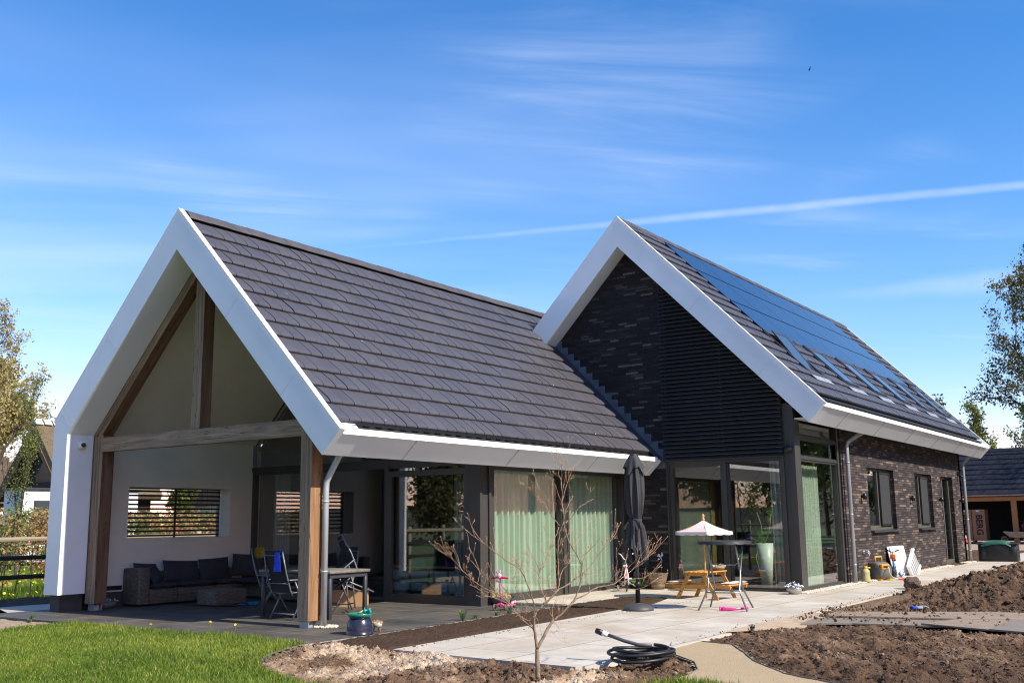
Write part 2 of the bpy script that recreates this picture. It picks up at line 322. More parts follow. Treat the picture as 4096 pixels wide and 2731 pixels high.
def weave_mat(name, c, c2, s=1):
    m_,nt,N,L,B=nodes(name); t=N.new('ShaderNodeTexCoord')
    sp=N.new('ShaderNodeSeparateXYZ'); L.new(t.outputs['Object'],sp.inputs[0]); ad=N.new('ShaderNodeMath'); ad.operation='ADD'; L.new(sp.outputs[0],ad.inputs[0]); L.new(sp.outputs[1],ad.inputs[1])
    cb=N.new('ShaderNodeCombineXYZ'); L.new(ad.outputs[0],cb.inputs[0]); L.new(sp.outputs[2],cb.inputs[1])
    b=N.new('ShaderNodeTexBrick'); L.new(cb.outputs[0],b.inputs['Vector']); b.inputs['Scale'].default_value=s; b.inputs['Brick Width'].default_value=.05; b.inputs['Row Height'].default_value=.018; b.inputs['Mortar Size'].default_value=.003; b.inputs['Mortar Smooth'].default_value=.6
    b.inputs['Color1'].default_value=(*c,1); b.inputs['Color2'].default_value=(*c2,1); b.inputs['Mortar'].default_value=(c[0]*.15,c[1]*.15,c[2]*.15,1)
    L.new(b.outputs[0],B.inputs['Base Color']); B.inputs['Roughness'].default_value=.7
    iv=N.new('ShaderNodeMath'); iv.operation='SUBTRACT'; iv.inputs[0].default_value=1; L.new(b.outputs['Fac'],iv.inputs[1])
    bp_=N.new('ShaderNodeBump'); bp_.inputs['Strength'].default_value=.9; bp_.inputs['Distance'].default_value=.006; L.new(iv.outputs[0],bp_.inputs['Height']); L.new(bp_.outputs[0],B.inputs['Normal'])
    return m_
def wood_mat(name, c, c2, axis=0, crack=.5, r=.75, sc=1):
    m_,nt,N,L,B=nodes(name); t=N.new('ShaderNodeTexCoord'); mp=N.new('ShaderNodeMapping'); st=[9*sc]*3; st[axis]=.7*sc; mp.inputs['Scale'].default_value=st; L.new(t.outputs['Object'],mp.inputs[0])
    nz=N.new('ShaderNodeTexNoise'); nz.inputs['Scale'].default_value=1.2; nz.inputs['Detail'].default_value=7; nz.inputs['Roughness'].default_value=.65; nz.inputs['Distortion'].default_value=.8; L.new(mp.outputs[0],nz.inputs['Vector'])
    mr=N.new('ShaderNodeMapRange'); mr.inputs[1].default_value=.33; mr.inputs[2].default_value=.68; L.new(nz.outputs[0],mr.inputs[0])
    mx=N.new('ShaderNodeMix'); mx.data_type='RGBA'; L.new(mr.outputs[0],mx.inputs[0]); mx.inputs[6].default_value=(*c2,1); mx.inputs[7].default_value=(*c,1)
    n3=N.new('ShaderNodeTexNoise'); n3.inputs['Scale'].default_value=.8; n3.inputs['Detail'].default_value=5; n3.inputs['Distortion'].default_value=.4
    mp2=N.new('ShaderNodeMapping'); s2=[6*sc]*3; s2[axis]=.35*sc; mp2.inputs['Scale'].default_value=s2; mp2.inputs['Location'].default_value=(3.3,1.2,7.7); L.new(t.outputs['Object'],mp2.inputs[0]); L.new(mp2.outputs[0],n3.inputs['Vector'])
    s_=N.new('ShaderNodeMath'); s_.operation='SUBTRACT'; L.new(n3.outputs[0],s_.inputs[0]); s_.inputs[1].default_value=.5
    ab=N.new('ShaderNodeMath'); ab.operation='ABSOLUTE'; L.new(s_.outputs[0],ab.inputs[0])
    m4=N.new('ShaderNodeMapRange'); m4.inputs[1].default_value=.0; m4.inputs[2].default_value=.006; m4.inputs[3].default_value=1-crack; m4.inputs[4].default_value=1; L.new(ab.outputs[0],m4.inputs[0])
    m5=N.new('ShaderNodeMix'); m5.data_type='RGBA'; m5.blend_type='MULTIPLY'; m5.inputs[0].default_value=1; L.new(mx.outputs[2],m5.inputs[6]); L.new(m4.outputs[0],m5.inputs[7])
    L.new(m5.outputs[2],B.inputs['Base Color']); B.inputs['Roughness'].default_value=r; B.inputs['Specular IOR Level'].default_value=.3
    ad=N.new('ShaderNodeMath'); ad.operation='MULTIPLY_ADD'; L.new(m4.outputs[0],ad.inputs[0]); ad.inputs[1].default_value=1.5; L.new(nz.outputs[0],ad.inputs[2])
    bp_=N.new('ShaderNodeBump'); bp_.inputs['Strength'].default_value=.6; bp_.inputs['Distance'].default_value=.008; L.new(ad.outputs[0],bp_.inputs['Height']); L.new(bp_.outputs[0],B.inputs['Normal'])
    return m_

WHITE=pm('white_coated_aluminium',(.79,.85,.87),r=.38,var=.035,vs=1.2)
WHITE_TRIM=pm('white_trim',(.85,.85,.85),r=.4,var=.02)
PLASTER=pm('cream_plaster',(.77,.785,.69),r=.9,var=.04,vs=2,bump=.2,bs=120,bdist=.003)
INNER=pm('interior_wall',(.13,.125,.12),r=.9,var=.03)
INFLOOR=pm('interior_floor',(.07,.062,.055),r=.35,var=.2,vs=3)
FRAME=pm('anthracite_frame',(.043,.041,.037),r=.38,var=.06,vs=2,spec=.6)
STEEL=pm('anthracite_column',(.05,.047,.042),r=.42,var=.08,vs=3)
SLAT=pm('louvre_paint',(.035,.037,.04),r=.45,var=.08,vs=2)
GLASS=glass_mat('window_glass')
PLINTH=pm('dark_plinth',(.045,.045,.048),r=.7,var=.2,vs=6)
BRICK_G=brick_mat('dark_wild_bond_brick',[(0,(.014,.013,.014)),(.5,(.022,.019,.019)),(.82,(.032,.027,.025)),(.93,(.075,.06,.05)),(1,(.15,.115,.09))],bw=.36)
BRICK_W=brick_mat('mottled_wild_bond_brick',[(0,(.030,.024,.026)),(.45,(.052,.040,.040)),(.74,(.078,.058,.053)),(.86,(.115,.085,.07)),(1,(.20,.15,.12))],bw=.38)
TILE=attr_mat('grey_flat_roof_tile','tone',[(0,(.053,.053,.068)),(.3,(.061,.060,.075)),(.75,(.066,.065,.078)),(1,(.074,.073,.085))],r=.5,vs=3,var=.06,bump=.1,bs=140,spec=.45,bdist=.002)
_nt=TILE.node_tree; _N=_nt.nodes; _L=_nt.links; _B=_N['Principled BSDF']; _src=_B.inputs['Base Color'].links[0].from_socket
_t=_N.new('ShaderNodeTexCoord'); _v=_N.new('ShaderNodeTexVoronoi'); _v.inputs['Scale'].default_value=2.6; _L.new(_t.outputs['Object'],_v.inputs['Vector'])
_m=_N.new('ShaderNodeMapRange'); _m.inputs[1].default_value=.035; _m.inputs[2].default_value=.05; _m.inputs[3].default_value=1; _m.inputs[4].default_value=0; _L.new(_v.outputs['Distance'],_m.inputs[0])
_w=_N.new('ShaderNodeTexNoise'); _w.inputs['Scale'].default_value=.9; _w.inputs['Detail'].default_value=6; _L.new(_t.outputs['Object'],_w.inputs['Vector'])
_m2=_N.new('ShaderNodeMapRange'); _m2.inputs[1].default_value=.35; _m2.inputs[2].default_value=.75; _m2.inputs[4].default_value=.22; _L.new(_w.outputs[0],_m2.inputs[0])
_a=_N.new('ShaderNodeMix'); _a.data_type='RGBA'; _L.new(_m2.outputs[0],_a.inputs[0]); _L.new(_src,_a.inputs[6]); _a.inputs[7].default_value=(.10,.085,.07,1)
_b=_N.new('ShaderNodeMix'); _b.data_type='RGBA'; _L.new(_m.outputs[0],_b.inputs[0]); _L.new(_a.outputs[2],_b.inputs[6]); _b.inputs[7].default_value=(.45,.45,.43,1); _L.new(_b.outputs[2],_B.inputs['Base Color'])
ROOFBASE=pm('roof_underlay',(.012,.012,.013),r=.8,var=.1)
LEAD=pm('lead_flashing',(.10,.115,.15),r=.45,var=.3,vs=5,spec=.6)
ZINC=pm('zinc_downpipe',(.44,.48,.50),r=.36,metal=.4,var=.2,vs=4,st=(1,1,.2))
ALU=pm('grey_aluminium',(.17,.175,.19),r=.42,metal=.45,var=.1)
DARKMETAL=pm('dark_powder_coat',(.04,.042,.047),r=.45,var=.1)
SOLAR=pm('solar_glass',(.010,.016,.035),r=.16,var=.15,vs=2,spec=.45)
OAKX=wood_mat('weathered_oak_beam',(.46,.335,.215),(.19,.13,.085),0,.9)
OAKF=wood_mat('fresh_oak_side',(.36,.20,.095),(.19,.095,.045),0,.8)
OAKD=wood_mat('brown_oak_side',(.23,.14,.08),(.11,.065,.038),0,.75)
PINE=wood_mat('orange_pine',(.66,.36,.10),(.50,.24,.06),0,.15,r=.45)
TIMBER=wood_mat('shed_timber',(.42,.20,.08),(.30,.13,.05),0,.3)
FENCEW=wood_mat('fence_wood',(.34,.29,.20),(.20,.17,.12),0,.5)
FENCE_SHADE=wood_mat('shade_painted_fence_wood',(.035,.032,.028),(.02,.018,.016),0,.4)  # lower rails: the house shadow on them is painted into this colour
BLACK=pm('black_fabric',(.012,.012,.014),r=.85,var=.15,vs=30)
SLING=pm('black_sling',(.010,.011,.014),r=.8,var=.1,vs=80)
PARAS=pm('charcoal_canopy',(.040,.040,.043),r=.85,var=.15,vs=8,bump=.2,bs=200,bdist=.002)
CUSH=pm('anthracite_cushion',(.035,.036,.046),r=.9,var=.15,vs=12,bump=.3,bs=60,bdist=.006)
WICKER=weave_mat('grey_brown_wicker',(.25,.21,.16),(.13,.105,.08))
BASKETM=weave_mat('straw_wicker',(.45,.33,.20),(.22,.15,.09),.8)
GREENC=pm('green_curtain_cloth',(.50,.61,.47),r=.85,var=.05,vs=3,st=(6,6,.3))
DARKC=pm('grey_curtain_cloth',(.28,.33,.31),r=.85,var=.08,vs=3,st=(6,6,.3))
PLASW=pm('white_plastic',(.8,.8,.8),r=.35,var=.02)
BLK=pm('black_plastic',(.015,.015,.016),r=.4,var=.1)
# ------------------------------------------------------------------ ground
random.seed(3); rng=np.random.default_rng(7)
def sheet(name, poly, z, m_, th=0.0, **tags):
    b=MB()
    if th: b.prism(poly,'z',z-th,z)
    else:
        n=len(poly); ar=sum(poly[i][0]*poly[(i+1)%n][1]-poly[(i+1)%n][0]*poly[i][1] for i in range(n))
        p=poly if ar>0 else poly[::-1]
        b.add([(x,y,z) for x,y in p],[tuple(range(n))])
    return b.build(name,m_,**tags)
MEADOW=pm('meadow_green',(.085,.13,.025),r=.95,c2=(.05,.075,.02),vs=.6,bump=.8,bs=9,bdist=.08,det=8)
sheet('ground',[(-400,-400),(500,-400),(500,600),(-400,600)],-.16,MEADOW,kind='structure')
DT=[(-1.0,10.9),(-.95,7.75),(-1.31,1.88),(.82,1.90),(4.75,2.08),(6.2,2.2),(6.2,3.75),(5.3,3.75),(5.3,10.3),(1.2,10.3),(1.2,10.9)]
DSLAB=slab_mat('dark_ceramic_slab',(.068,.066,.062),(.084,.080,.073),(.22,.185,.13),1.3,1.3,.009,0,r=.55,stain=.45,loc=(.28,.55,0),dirt=.22)
sheet('dark_terrace',DT,0,DSLAB,.12,kind='structure')
LT=[(-1.0,.42),(-1.13,-1.2),(-1.18,-2.52),(-.9,-2.72),(.6,-2.72),(1.9,-2.66),(40,-2.58),(40,-1.05),(11.45,-1.05),(11.45,3.7),(6.2,3.7),(6.2,2.22),(8.45,2.22),(8.72,1.18),(7.15,.74)]
LSLAB=slab_mat('light_concrete_slab',(.47,.425,.355),(.52,.475,.40),(.14,.115,.09),2.28,1.14,.009,.5,r=.8,stain=.20,rot=0,loc=(.4,.3,0),dirt=.5)
sheet('light_terrace',LT,-.004,LSLAB,.12,kind='structure')
sheet('side_path',[(.1,10.9),(-1.1,10.2),(-.73,10.05),(-.95,10.9),(-.95,13),(.2,12.45),(8,12.35),(8,10.9)],-.008,LSLAB,.1,kind='structure')
# kerb line round the dark terrace
kb=MB()
for (x0,y0),(x1,y1) in [((-1.33,1.86),(.82,1.86)),((.82,1.86),(4.75,2.04)),((4.75,2.04),(6.2,2.16))]:
    L_=math.hypot(x1-x0,y1-y0); a=math.atan2(y1-y0,x1-x0); kb.box((0,-.06,-.1),(L_,0,-.002),0,Matrix.Translation((x0,y0,0))@Matrix.Rotation(a,4,'Z'))
kb.build('kerb_strip',pm('kerb_concrete',(.36,.31,.25),r=.9,var=.2,vs=8),kind='structure')
# soil sheet with real lumps
def axis_pts(segs):
    out=[]
    for a,b,s in segs: out+=list(np.arange(a,b,s))
    return np.array(out+[segs[-1][1]])
xs=axis_pts([(-5.2,-2.5,.045),(-2.5,4,.026),(4,9,.04),(9,18,.07),(18,42,.2)])
ys=axis_pts([(-16,-8,.12),(-8,-5,.05),(-5,2.3,.028),(2.3,6,.15)])
X,Y=np.meshgrid(xs,ys,indexing='ij')
LAWN=[(-1.12,7.6),(-1.12,1.95),(-1.6,1.82),(-2.2,1.5),(-2.8,1.05),(-3.25,.4),(-3.65,-.73),(-3.9,-2.2),(-3.7,-3.3),(-2.9,-3.75),(-1.95,-3.85),(-1.5,-4.05),(-1.62,-4.6),(-2.2,-5.6),(-3.4,-7.2),(-5.5,-9.5),(-13,-13),(-25,-10),(-25,7.4),(-2.6,7.35),(-1.9,7.75)]
SAND=[(.6,-2.72),(.35,-3.05),(-.1,-3.5),(-.62,-3.78),(-1.3,-3.92),(-1.55,-4.1),(-1.62,-4.6),(-2.2,-5.6),(-3.4,-7.2),(-5.2,-9.3),(-4.0,-10.5),(-2.2,-7.9),(-.95,-5.6),(-.44,-4.72),(.35,-4.05),(1.1,-3.6),(1.71,-3.2),(1.85,-2.7)]
dL=pdist(X,Y,LT); dD=pdist(X,Y,DT); dW=pdist(X,Y,LAWN); dS=pdist(X,Y,SAND)
block=np.maximum(np.maximum(dL,dD),np.maximum(dW,dS))   # >0 inside hard areas
free=np.clip(-block,0,3)
wx=X+.12*(fbm(X*3,Y*3,3,11)-.5); wy=Y+.12*(fbm(X*3,Y*3,3,12)-.5)
lump=fbm(wx*2.2,wy*2.2,3,1)-.5; mid=fbm(wx*7,wy*7,3,2)-.5; fine=fbm(wx*22,wy*22,3,5)-.5
rid=1-np.abs(2*fbm(wx*9,wy*9,2,8)-1)
right=np.clip((-2.6-Y)/.5,0,1)*np.clip((X+.2)/.6,0,1)
fine2=fbm(wx*40,wy*40,2,15)-.5; h=.13*lump+.14*mid+.10*fine+.05*(rid-.7)+.05*fine2
amp=np.clip(free/.35,0,1)
edge=.045*np.exp(-((free-.25)/.25)**2)
z=-.045+amp*(.03+h)
z+=right*amp*(.05+.06*lump+.05*mid)
# the big heap along the path
hp=np.clip((-Y-2.75)/2.2,0,1)*np.clip((X-7.2)/3.5,0,1)*np.clip((32-X)/6,0,1); hp=hp*hp*(3-2*hp)
z+=hp*(.34+.22*lump+.10*mid)
h_near=np.clip((4.6-X)/1.0,0,1)*right; z-=h_near*amp*.55*np.clip(h,0,1); heap2=np.exp(-((X-3.6)/2.4)**2-((Y+4.9)/1.0)**2); z+=right*heap2*(.01+.05*lump)
strip=(Y>.3)&(Y<2.4)&(X>-1.1)&(X<8.9)&(dL<0)&(dD<0)
bed=np.clip(np.minimum(-dL,-dD)/.12,0,1)
z=np.where(strip,-.03+bed*(.035+.02*lump+.025*mid+.03*fine+.02*fine2)+np.where(Y<.5,0,0),z)
BOARD=[(2.6,-2.5),(6.3,-2.5),(6.7,-4.0),(7.2,-6.2),(8.2,-9.5),(5.0,-9.5),(3.9,-6.0),(4.5,-4.4),(3.9,-3.35)]
dB=pdist(X,Y,BOARD); z=np.where(dB>-.25, z*np.clip(-dB/.25,0,1)+(-.03)*(1-np.clip(-dB/.25,0,1)), z)
z=np.where(block>.02,-.14,z); z=np.where((block>-.03)&(block<=.02),-.05,z)
dry=np.clip(.5+1.1*(fbm(X*1.7,Y*1.7,4,21)-.5)+.9*(h/.1)*.35,0,1)
leftdry=np.clip((1.2-X)/2.0,0,1)*np.where(Y>-3.9,1,.0)
ton=.28*dry+.10; ton=np.where(right>.2,.08+.38*dry**1.2+.15*np.clip(fine*2,0,1),ton)
pat=np.clip((fbm(X*1.3+9,Y*1.3,4,91)-.42)*4,0,1); ton=ton+leftdry*(.10+.50*pat)*(right<.3); ton=np.where(strip,.03+.10*dry,ton)
flatp=(Y<-2.55)&(Y>-3.6)&(X>6.2)&(X<11.5); ton=np.where(flatp,.42+.1*dry,ton); z=np.where(flatp,z*.4-.01,z)
ton=np.clip(ton,0,1)
nx,ny=X.shape; V=np.stack([X.ravel(),Y.ravel(),z.ravel()],1)
I=np.arange(nx*ny).reshape(nx,ny); F=np.stack([I[:-1,:-1].ravel(),I[1:,:-1].ravel(),I[1:,1:].ravel(),I[:-1,1:].ravel()],1)
keep=~((block[:-1,:-1]>.12)&(block[1:,1:]>.12)&(block[1:,:-1]>.12)&(block[:-1,1:]>.12)).ravel()
SOIL=attr_mat('garden_soil','dry',[(0,(.045,.028,.019)),(.35,(.118,.072,.045)),(.65,(.28,.19,.122)),(1,(.52,.41,.30))],r=.95,vs=22,var=.4,bump=1,bs=45,spec=.15,bdist=.02)
np_mesh('soil',V,F[keep],SOIL,smooth=True,attr={'dry':('POINT',ton.ravel())},kind='structure')
# clods lying on the soil
ico=bmesh.new(); bmesh.ops.create_icosphere(ico,subdivisions=1,radius=1); ico.verts.index_update()
IV=np.array([v.co[:] for v in ico.verts]); IF=np.array([[v.index for v in f.verts] for f in ico.faces]); ico.free()
def zi(px,py):
    i=np.clip(np.searchsorted(xs,px)-1,0,nx-2); j=np.clip(np.searchsorted(ys,py)-1,0,ny-2); return z[i,j],ton[i,j],block[i,j],strip[i,j],dB[i,j],flatp[i,j]
def scatter(name,n,bounds,size,seed,**tags):
    r_=np.random.default_rng(seed); px=r_.uniform(bounds[0],bounds[1],n); py=r_.uniform(bounds[2],bounds[3],n)
    zz,tt,bb,st,db,fl=zi(px,py); ok=(bb<-.04)&(db<-.05)&(~fl); px,py,zz,tt,st=px[ok],py[ok],zz[ok],tt[ok],st[ok]
    k=len(px); s=size*np.exp(r_.normal(0,.55,k)); s=np.minimum(s,size*3.2); s=np.where(st,s*.35,s)
    V=IV[None]*(1+.35*r_.uniform(-1,1,(k,len(IV),1)))*s[:,None,None]*r_.uniform(.6,1.2,(k,1,3)); V[:,:,2]*=.75
    V+=np.stack([px,py,zz+s*.15],1)[:,None]; F=IF[None]+(np.arange(k)*len(IV))[:,None,None]
    t=np.repeat(np.clip(tt+r_.normal(.03,.10,k),0,1),len(IV))
    return np_mesh(name,V.reshape(-1,3),F.reshape(-1,3),SOIL,smooth=False,attr={'dry':('POINT',t)},**tags)
scatter('soil_clods',75000,(-3.8,9,-8,2.1),.0095,5,kind='stuff',label='loose crumbs and clods of dug soil',category='soil clods')
scatter('soil_lumps',16000,(7,30,-10,-2.7),.026,6,kind='stuff',label='coarse lumps on the dug soil heap beside the path',category='soil clods')
r_=np.random.default_rng(77)
def crumbs(name,n,fx,size,label):
    P=[]
    while len(P)<n: P.append(fx())
    P=np.array(P); k=len(P); s=size*np.exp(r_.normal(0,.6,k)); V=IV[None]*(1+.35*r_.uniform(-1,1,(k,len(IV),1)))*s[:,None,None]*r_.uniform(.6,1.2,(k,1,3)); V+=P[:,None]; F=IF[None]+(np.arange(k)*len(IV))[:,None,None]
    np_mesh(name,V.reshape(-1,3),F.reshape(-1,3),SOIL,attr={'dry':('POINT',np.repeat(np.clip(r_.normal(.4,.12,k),0,1),len(IV)))},kind='stuff',label=label,category='soil crumbs')
crumbs('soil_crumbs',550,lambda:(r_.uniform(1,30),-2.6+abs(r_.normal(0,.12)),.002),.0055,'soil crumbs spilled along the edge of the concrete path')
crumbs('soil_crumbs',350,lambda:(r_.uniform(-1.1,8),.42+.0393*0+r_.normal(0,.02)+(lambda x:0)(0)-abs(r_.normal(0,.10)),.001),.004,'crumbs spilled on the light terrace beside the planting strip')
crumbs('soil_crumbs',800,lambda:(r_.uniform(4.6,7.4),-2.9-abs(r_.normal(0,1.9)),.07+r_.uniform(0,.025)),.010,'crumbs lying on the boards and plates')
# sand path and lawn base
def flat_grid(name, poly, zf, st, m_, **tags):
    x0=min(p[0] for p in poly); x1=max(p[0] for p in poly); y0=min(p[1] for p in poly); y1=max(p[1] for p in poly)
    gx=np.arange(x0,x1+st,st); gy=np.arange(y0,y1+st,st); A,B_=np.meshgrid(gx,gy,indexing='ij'); D=pdist(A,B_,poly); Z=zf(A,B_,D)
    I=np.arange(A.size).reshape(A.shape); F=np.stack([I[:-1,:-1].ravel(),I[1:,:-1].ravel(),I[1:,1:].ravel(),I[:-1,1:].ravel()],1)
    k=((D[:-1,:-1]>-st)&(D[1:,1:]>-st)&(D[1:,:-1]>-st)&(D[:-1,1:]>-st)).ravel()
    return np_mesh(name,np.stack([A.ravel(),B_.ravel(),Z.ravel()],1),F[k],m_,smooth=True,**tags)
SANDM=pm('fine_gravel',(.50,.38,.22),r=.95,c2=(.30,.22,.13),vs=55,bump=1,bs=90,det=6,bdist=.012,lo=.25,hi=.75)
flat_grid('sand_path',SAND,lambda a,b,d:-.02+.012*fbm(a*5,b*5,3,31),.07,SANDM,kind='structure')
LAWNM=pm('lawn_thatch',(.10,.15,.025),r=.95,c2=(.05,.08,.015),vs=7,bump=1,bs=60,det=6,bdist=.03)
lawnz=lambda a,b,d:-.035+.03*fbm(a*.8,b*.8,3,41)
flat_grid('lawn_base',LAWN,lambda a,b,d:lawnz(a,b,d),.12,LAWNM,kind='structure')
# steel edging between beds and sand path
eb=MB()
for pts in ([(.6,-2.72),(.35,-3.05),(-.1,-3.5),(-.62,-3.78),(-1.3,-3.92),(-1.95,-3.9),(-2.9,-3.75)],[(1.85,-2.7),(1.71,-3.2),(1.1,-3.6),(.35,-4.05),(-.44,-4.72),(-.95,-5.6)],[(-1.35,1.84),(-1.6,1.8),(-2.2,1.48),(-2.78,1.03),(-3.23,.4),(-3.6,-.73)]):
    P_=[]
    for i in range(len(pts)-1):
        for k in range(6): t=k/6; P_.append((pts[i][0]*(1-t)+pts[i+1][0]*t,pts[i][1]*(1-t)+pts[i+1][1]*t))
    P_.append(pts[-1])
    for (ax,ay),(bx,by) in zip(P_[:-1],P_[1:]):
        L_=math.hypot(bx-ax,by-ay); eb.box((0,-.004,-.08),(L_+.004,.004,-.002),0,Matrix.Translation((ax,ay,0))@Matrix.Rotation(math.atan2(by-ay,bx-ax),4,'Z'))
eb.build('bed_edging',pm('grey_edging',(.16,.15,.13),r=.7,var=.2),kind='structure')
# grass blades
def blades(name,n,poly,bounds,h0,seed,wd=.0035,tone=(0,1),**tags):
    r_=np.random.default_rng(seed); px=r_.uniform(bounds[0],bounds[1],n); py=r_.uniform(bounds[2],bounds[3],n)
    D=pdist(px,py,poly); ok=D>-.05*r_.random(n); px,py,D=px[ok],py[ok],D[ok]; k=len(px)
    cl_=fbm(px*1.6,py*1.6,3,51); hh=h0*(.55+.9*cl_)*np.exp(r_.normal(0,.25,k)); hh*=np.where(D<.2,1.35,1)
    a=r_.uniform(0,6.283,k); lean=r_.uniform(.05,.6,k)*hh; la=r_.uniform(0,6.283,k)
    w=wd*r_.uniform(.7,1.5,k); z0=lawnz(px,py,D)
    dx,dy=np.cos(a)*w,np.sin(a)*w; lx,ly=np.cos(la)*lean,np.sin(la)*lean
    V=np.zeros((k,5,3)); V[:,0]=np.stack([px-dx,py-dy,z0],1); V[:,1]=np.stack([px+dx,py+dy,z0],1)
    V[:,2]=np.stack([px+dx*.8+lx*.35,py+dy*.8+ly*.35,z0+hh*.6],1); V[:,3]=np.stack([px-dx*.8+lx*.35,py-dy*.8+ly*.35,z0+hh*.6],1); V[:,4]=np.stack([px+lx,py+ly,z0+hh],1)
    b_=(np.arange(k)*5)[:,None]; F=np.concatenate([b_+[[0,1,2]],b_+[[0,2,3]],b_+[[3,2,4]]],0)
    t=np.clip(.5+.8*(fbm(px*.9,py*.9,3,61)-.5)+r_.normal(0,.22,k),0,1); t=np.where(r_.random(k)<.06,1,t); t=tone[0]+(tone[1]-tone[0])*t
    return np_mesh(name,V.reshape(-1,3),F,BLADE,attr={'tone':('POINT',np.repeat(t,5))},**tags)
BLADE=attr_mat('grass_blade','tone',[(0,(.06,.115,.012)),(.45,(.14,.22,.02)),(.8,(.23,.30,.035)),(1,(.42,.40,.10))],r=.55,vs=3,var=.15,bump=0,spec=.35,trans=.35)
blades('lawn_grass',190000,LAWN,(-6.2,-1.0,-1.5,7.8),.05,71,kind='stuff',label='short green lawn in front of the dark terrace',category='grass')
blades('lawn_grass',60000,LAWN,(-5,-1.4,-7,-3.4),.05,72,kind='stuff',label='small patch of lawn between the soil bed and the sand path',category='grass')
# dry soil strip left of the lawn
def zls(a,b,d): return -.05+.05*(fbm(a*4,b*4,4,81))+np.where(d<.05,-.03,0)
flat_grid('soil_patch',[(-1.05,7.7),(-1.0,10.0),(-3,11.2),(-9,11),(-9,8.0),(-2.6,7.5)],zls,.05,pm('dry_soil',(.42,.32,.23),r=.95,c2=(.26,.19,.13),vs=12,bump=1,bs=40,bdist=.03),kind='structure')
flat_grid('hedge_soil',[(-8,13.0),(30,12.5),(30,14.5),(-8,15.3)],lambda a,b,d:-.07+.06*fbm(a*3,b*3,3,82),.12,pm('dark_soil',(.05,.035,.025),r=.95,c2=(.03,.02,.015),vs=12,bump=1,bs=30,bdist=.03),kind='structure')
# ------------------------------------------------------------------ the house
TP=1.0224; HY=math.hypot(1,TP); CS=1/HY; SN=TP/HY
house=empty('house',(0,0,0),0,label='modern house with two grey tiled gable roofs edged in white and dark brick walls',category='house')
WYR,WZR=6.7309,7.3792      # wing ridge
MYR,MZR=3.3241,9.2212      # main ridge
def tile_roof(name, yr, zr, side, rows, g, x0, x1, w, parent, xend=None, seed=0):
    r_=np.random.default_rng(seed); V=[];F=[];T=[]; n=0
    for k,sb in enumerate(rows):
        xe=xend(sb) if xend else x1; off=(w/2 if k%2 else 0); xx=x0-off
        while xx<xe-.02:
            a=max(xx,x0)+.0075; b=min(xx+w,xe)-.0075; xx+=w
            if b-a<.03: continue
            jit=r_.normal(0,.0025); tilt=r_.normal(0,.0015)
            sec=[(sb-g-.05,.010),(sb-.13,.074),(sb-.05,.078),(sb-.018,.070),(sb-.002,.056),(sb,.008),(sb-.02,.0)]
            tn=float(np.clip(r_.normal(.5,.22),0,1))
            bend=[0,0,.004,.010,.016,.018,.018]
            for (s_,h_),bd in zip(sec,bend):
                for xq,hh in ((a+bd,h_+jit-tilt),(b+bd if b<xe-.02 else b,h_+jit+tilt)):
                    V.append((xq,yr+side*(s_*CS+hh*SN),zr-s_*SN+hh*CS))
            for i in range(len(sec)-1):
                q=[n+2*i,n+2*i+1,n+2*i+3,n+2*i+2]; F.append(q if side<0 else q[::-1]); T.append(tn)
            # side skirts
            F.append([n,n+2,n+4,n+12]); F.append([n+1,n+3,n+5,n+13]); F.append([n+4,n+6,n+8,n+12]); F.append([n+5,n+7,n+9,n+13]); T+= [tn]*4
            n+=14
    return np_mesh(name,V,F,TILE,parent,attr={'tone':('FACE',T)})
def ridge_caps(name,yr,zr,x0,x1,parent,seed=0):
    b=MB(); x=x0; k=0
    while x<x1-.05:
        e=min(x+.485,x1); h=.006 if k%2 else 0
        poly=[(-.155,-.135),(-.15,-.10),(-.075,-.005),(-.03,.03),(.03,.03),(.075,-.005),(.15,-.10),(.155,-.135)]
        b.prism([(yr+u,zr+.075+w_+h*(1 if k%2 else -1)) for u,w_ in poly],'x',x,e+.012); x=e; k+=1
    return b.build(name,RIDGE,parent)
RIDGE=pm('ridge_tile',(.068,.062,.066),r=.55,var=.2,vs=3)
# --- roof planes: solid slabs under the tiles
def roof_slab(name,yr,zr,side,s0,s1,x0,x1,th,m_,parent,drop=.0):
    def P(s_,h_): return (yr+side*(s_*CS+h_*SN), zr-s_*SN+h_*CS)
    b=MB(); b.prism([P(s0,-drop),P(s1,-drop),P(s1,-drop-th),P(s0,-drop-th)],'x',x0,x1); return b.build(name,m_,parent)
wing=None
roofw=roof_slab('roof',WYR,WZR,-1,.0,5.95,.14,11.26,.14,ROOFBASE,house,.03)
roof_slab('roof_deck',WYR,WZR,1,.0,5.2,.14,16,.14,ROOFBASE,roofw,.03)
roof_slab('roof_deck',WYR,WZR,-1,.0,1.13,11.26,16,.14,ROOFBASE,roofw,.03)
rows=[.632+.4307*k for k in range(13)]
tile_roof('roof_tiles',WYR,WZR,-1,rows,.4307,.125,11,.2814,roofw,lambda s_: 16 if s_<1.2 else 10.93,1)
tile_roof('roof_tiles',WYR,WZR,1,rows[:11],.4307,.125,11,.2814,roofw,None,2)
ridge_caps('ridge_tiles',WYR,WZR,.15,16,roofw)
# dark closure strip with vent combs under the first row of tiles
def eave_comb(name,yr,zr,s0,x0,x1,parent):
    b=MB(); y=yr-s0*CS; zz=zr-s0*SN
    b.box((x0,y-.02,zz-.05),(x1,y+.06,zz+.025)); x=x0
    while x<x1: b.box((x,y-.05,zz-.045),(x+.16,y-.02,zz-.035)); x+=.31
    return b.build(name,BLK,parent)
eave_comb('eave_comb',WYR,WZR,5.78,.14,10.95,roofw)
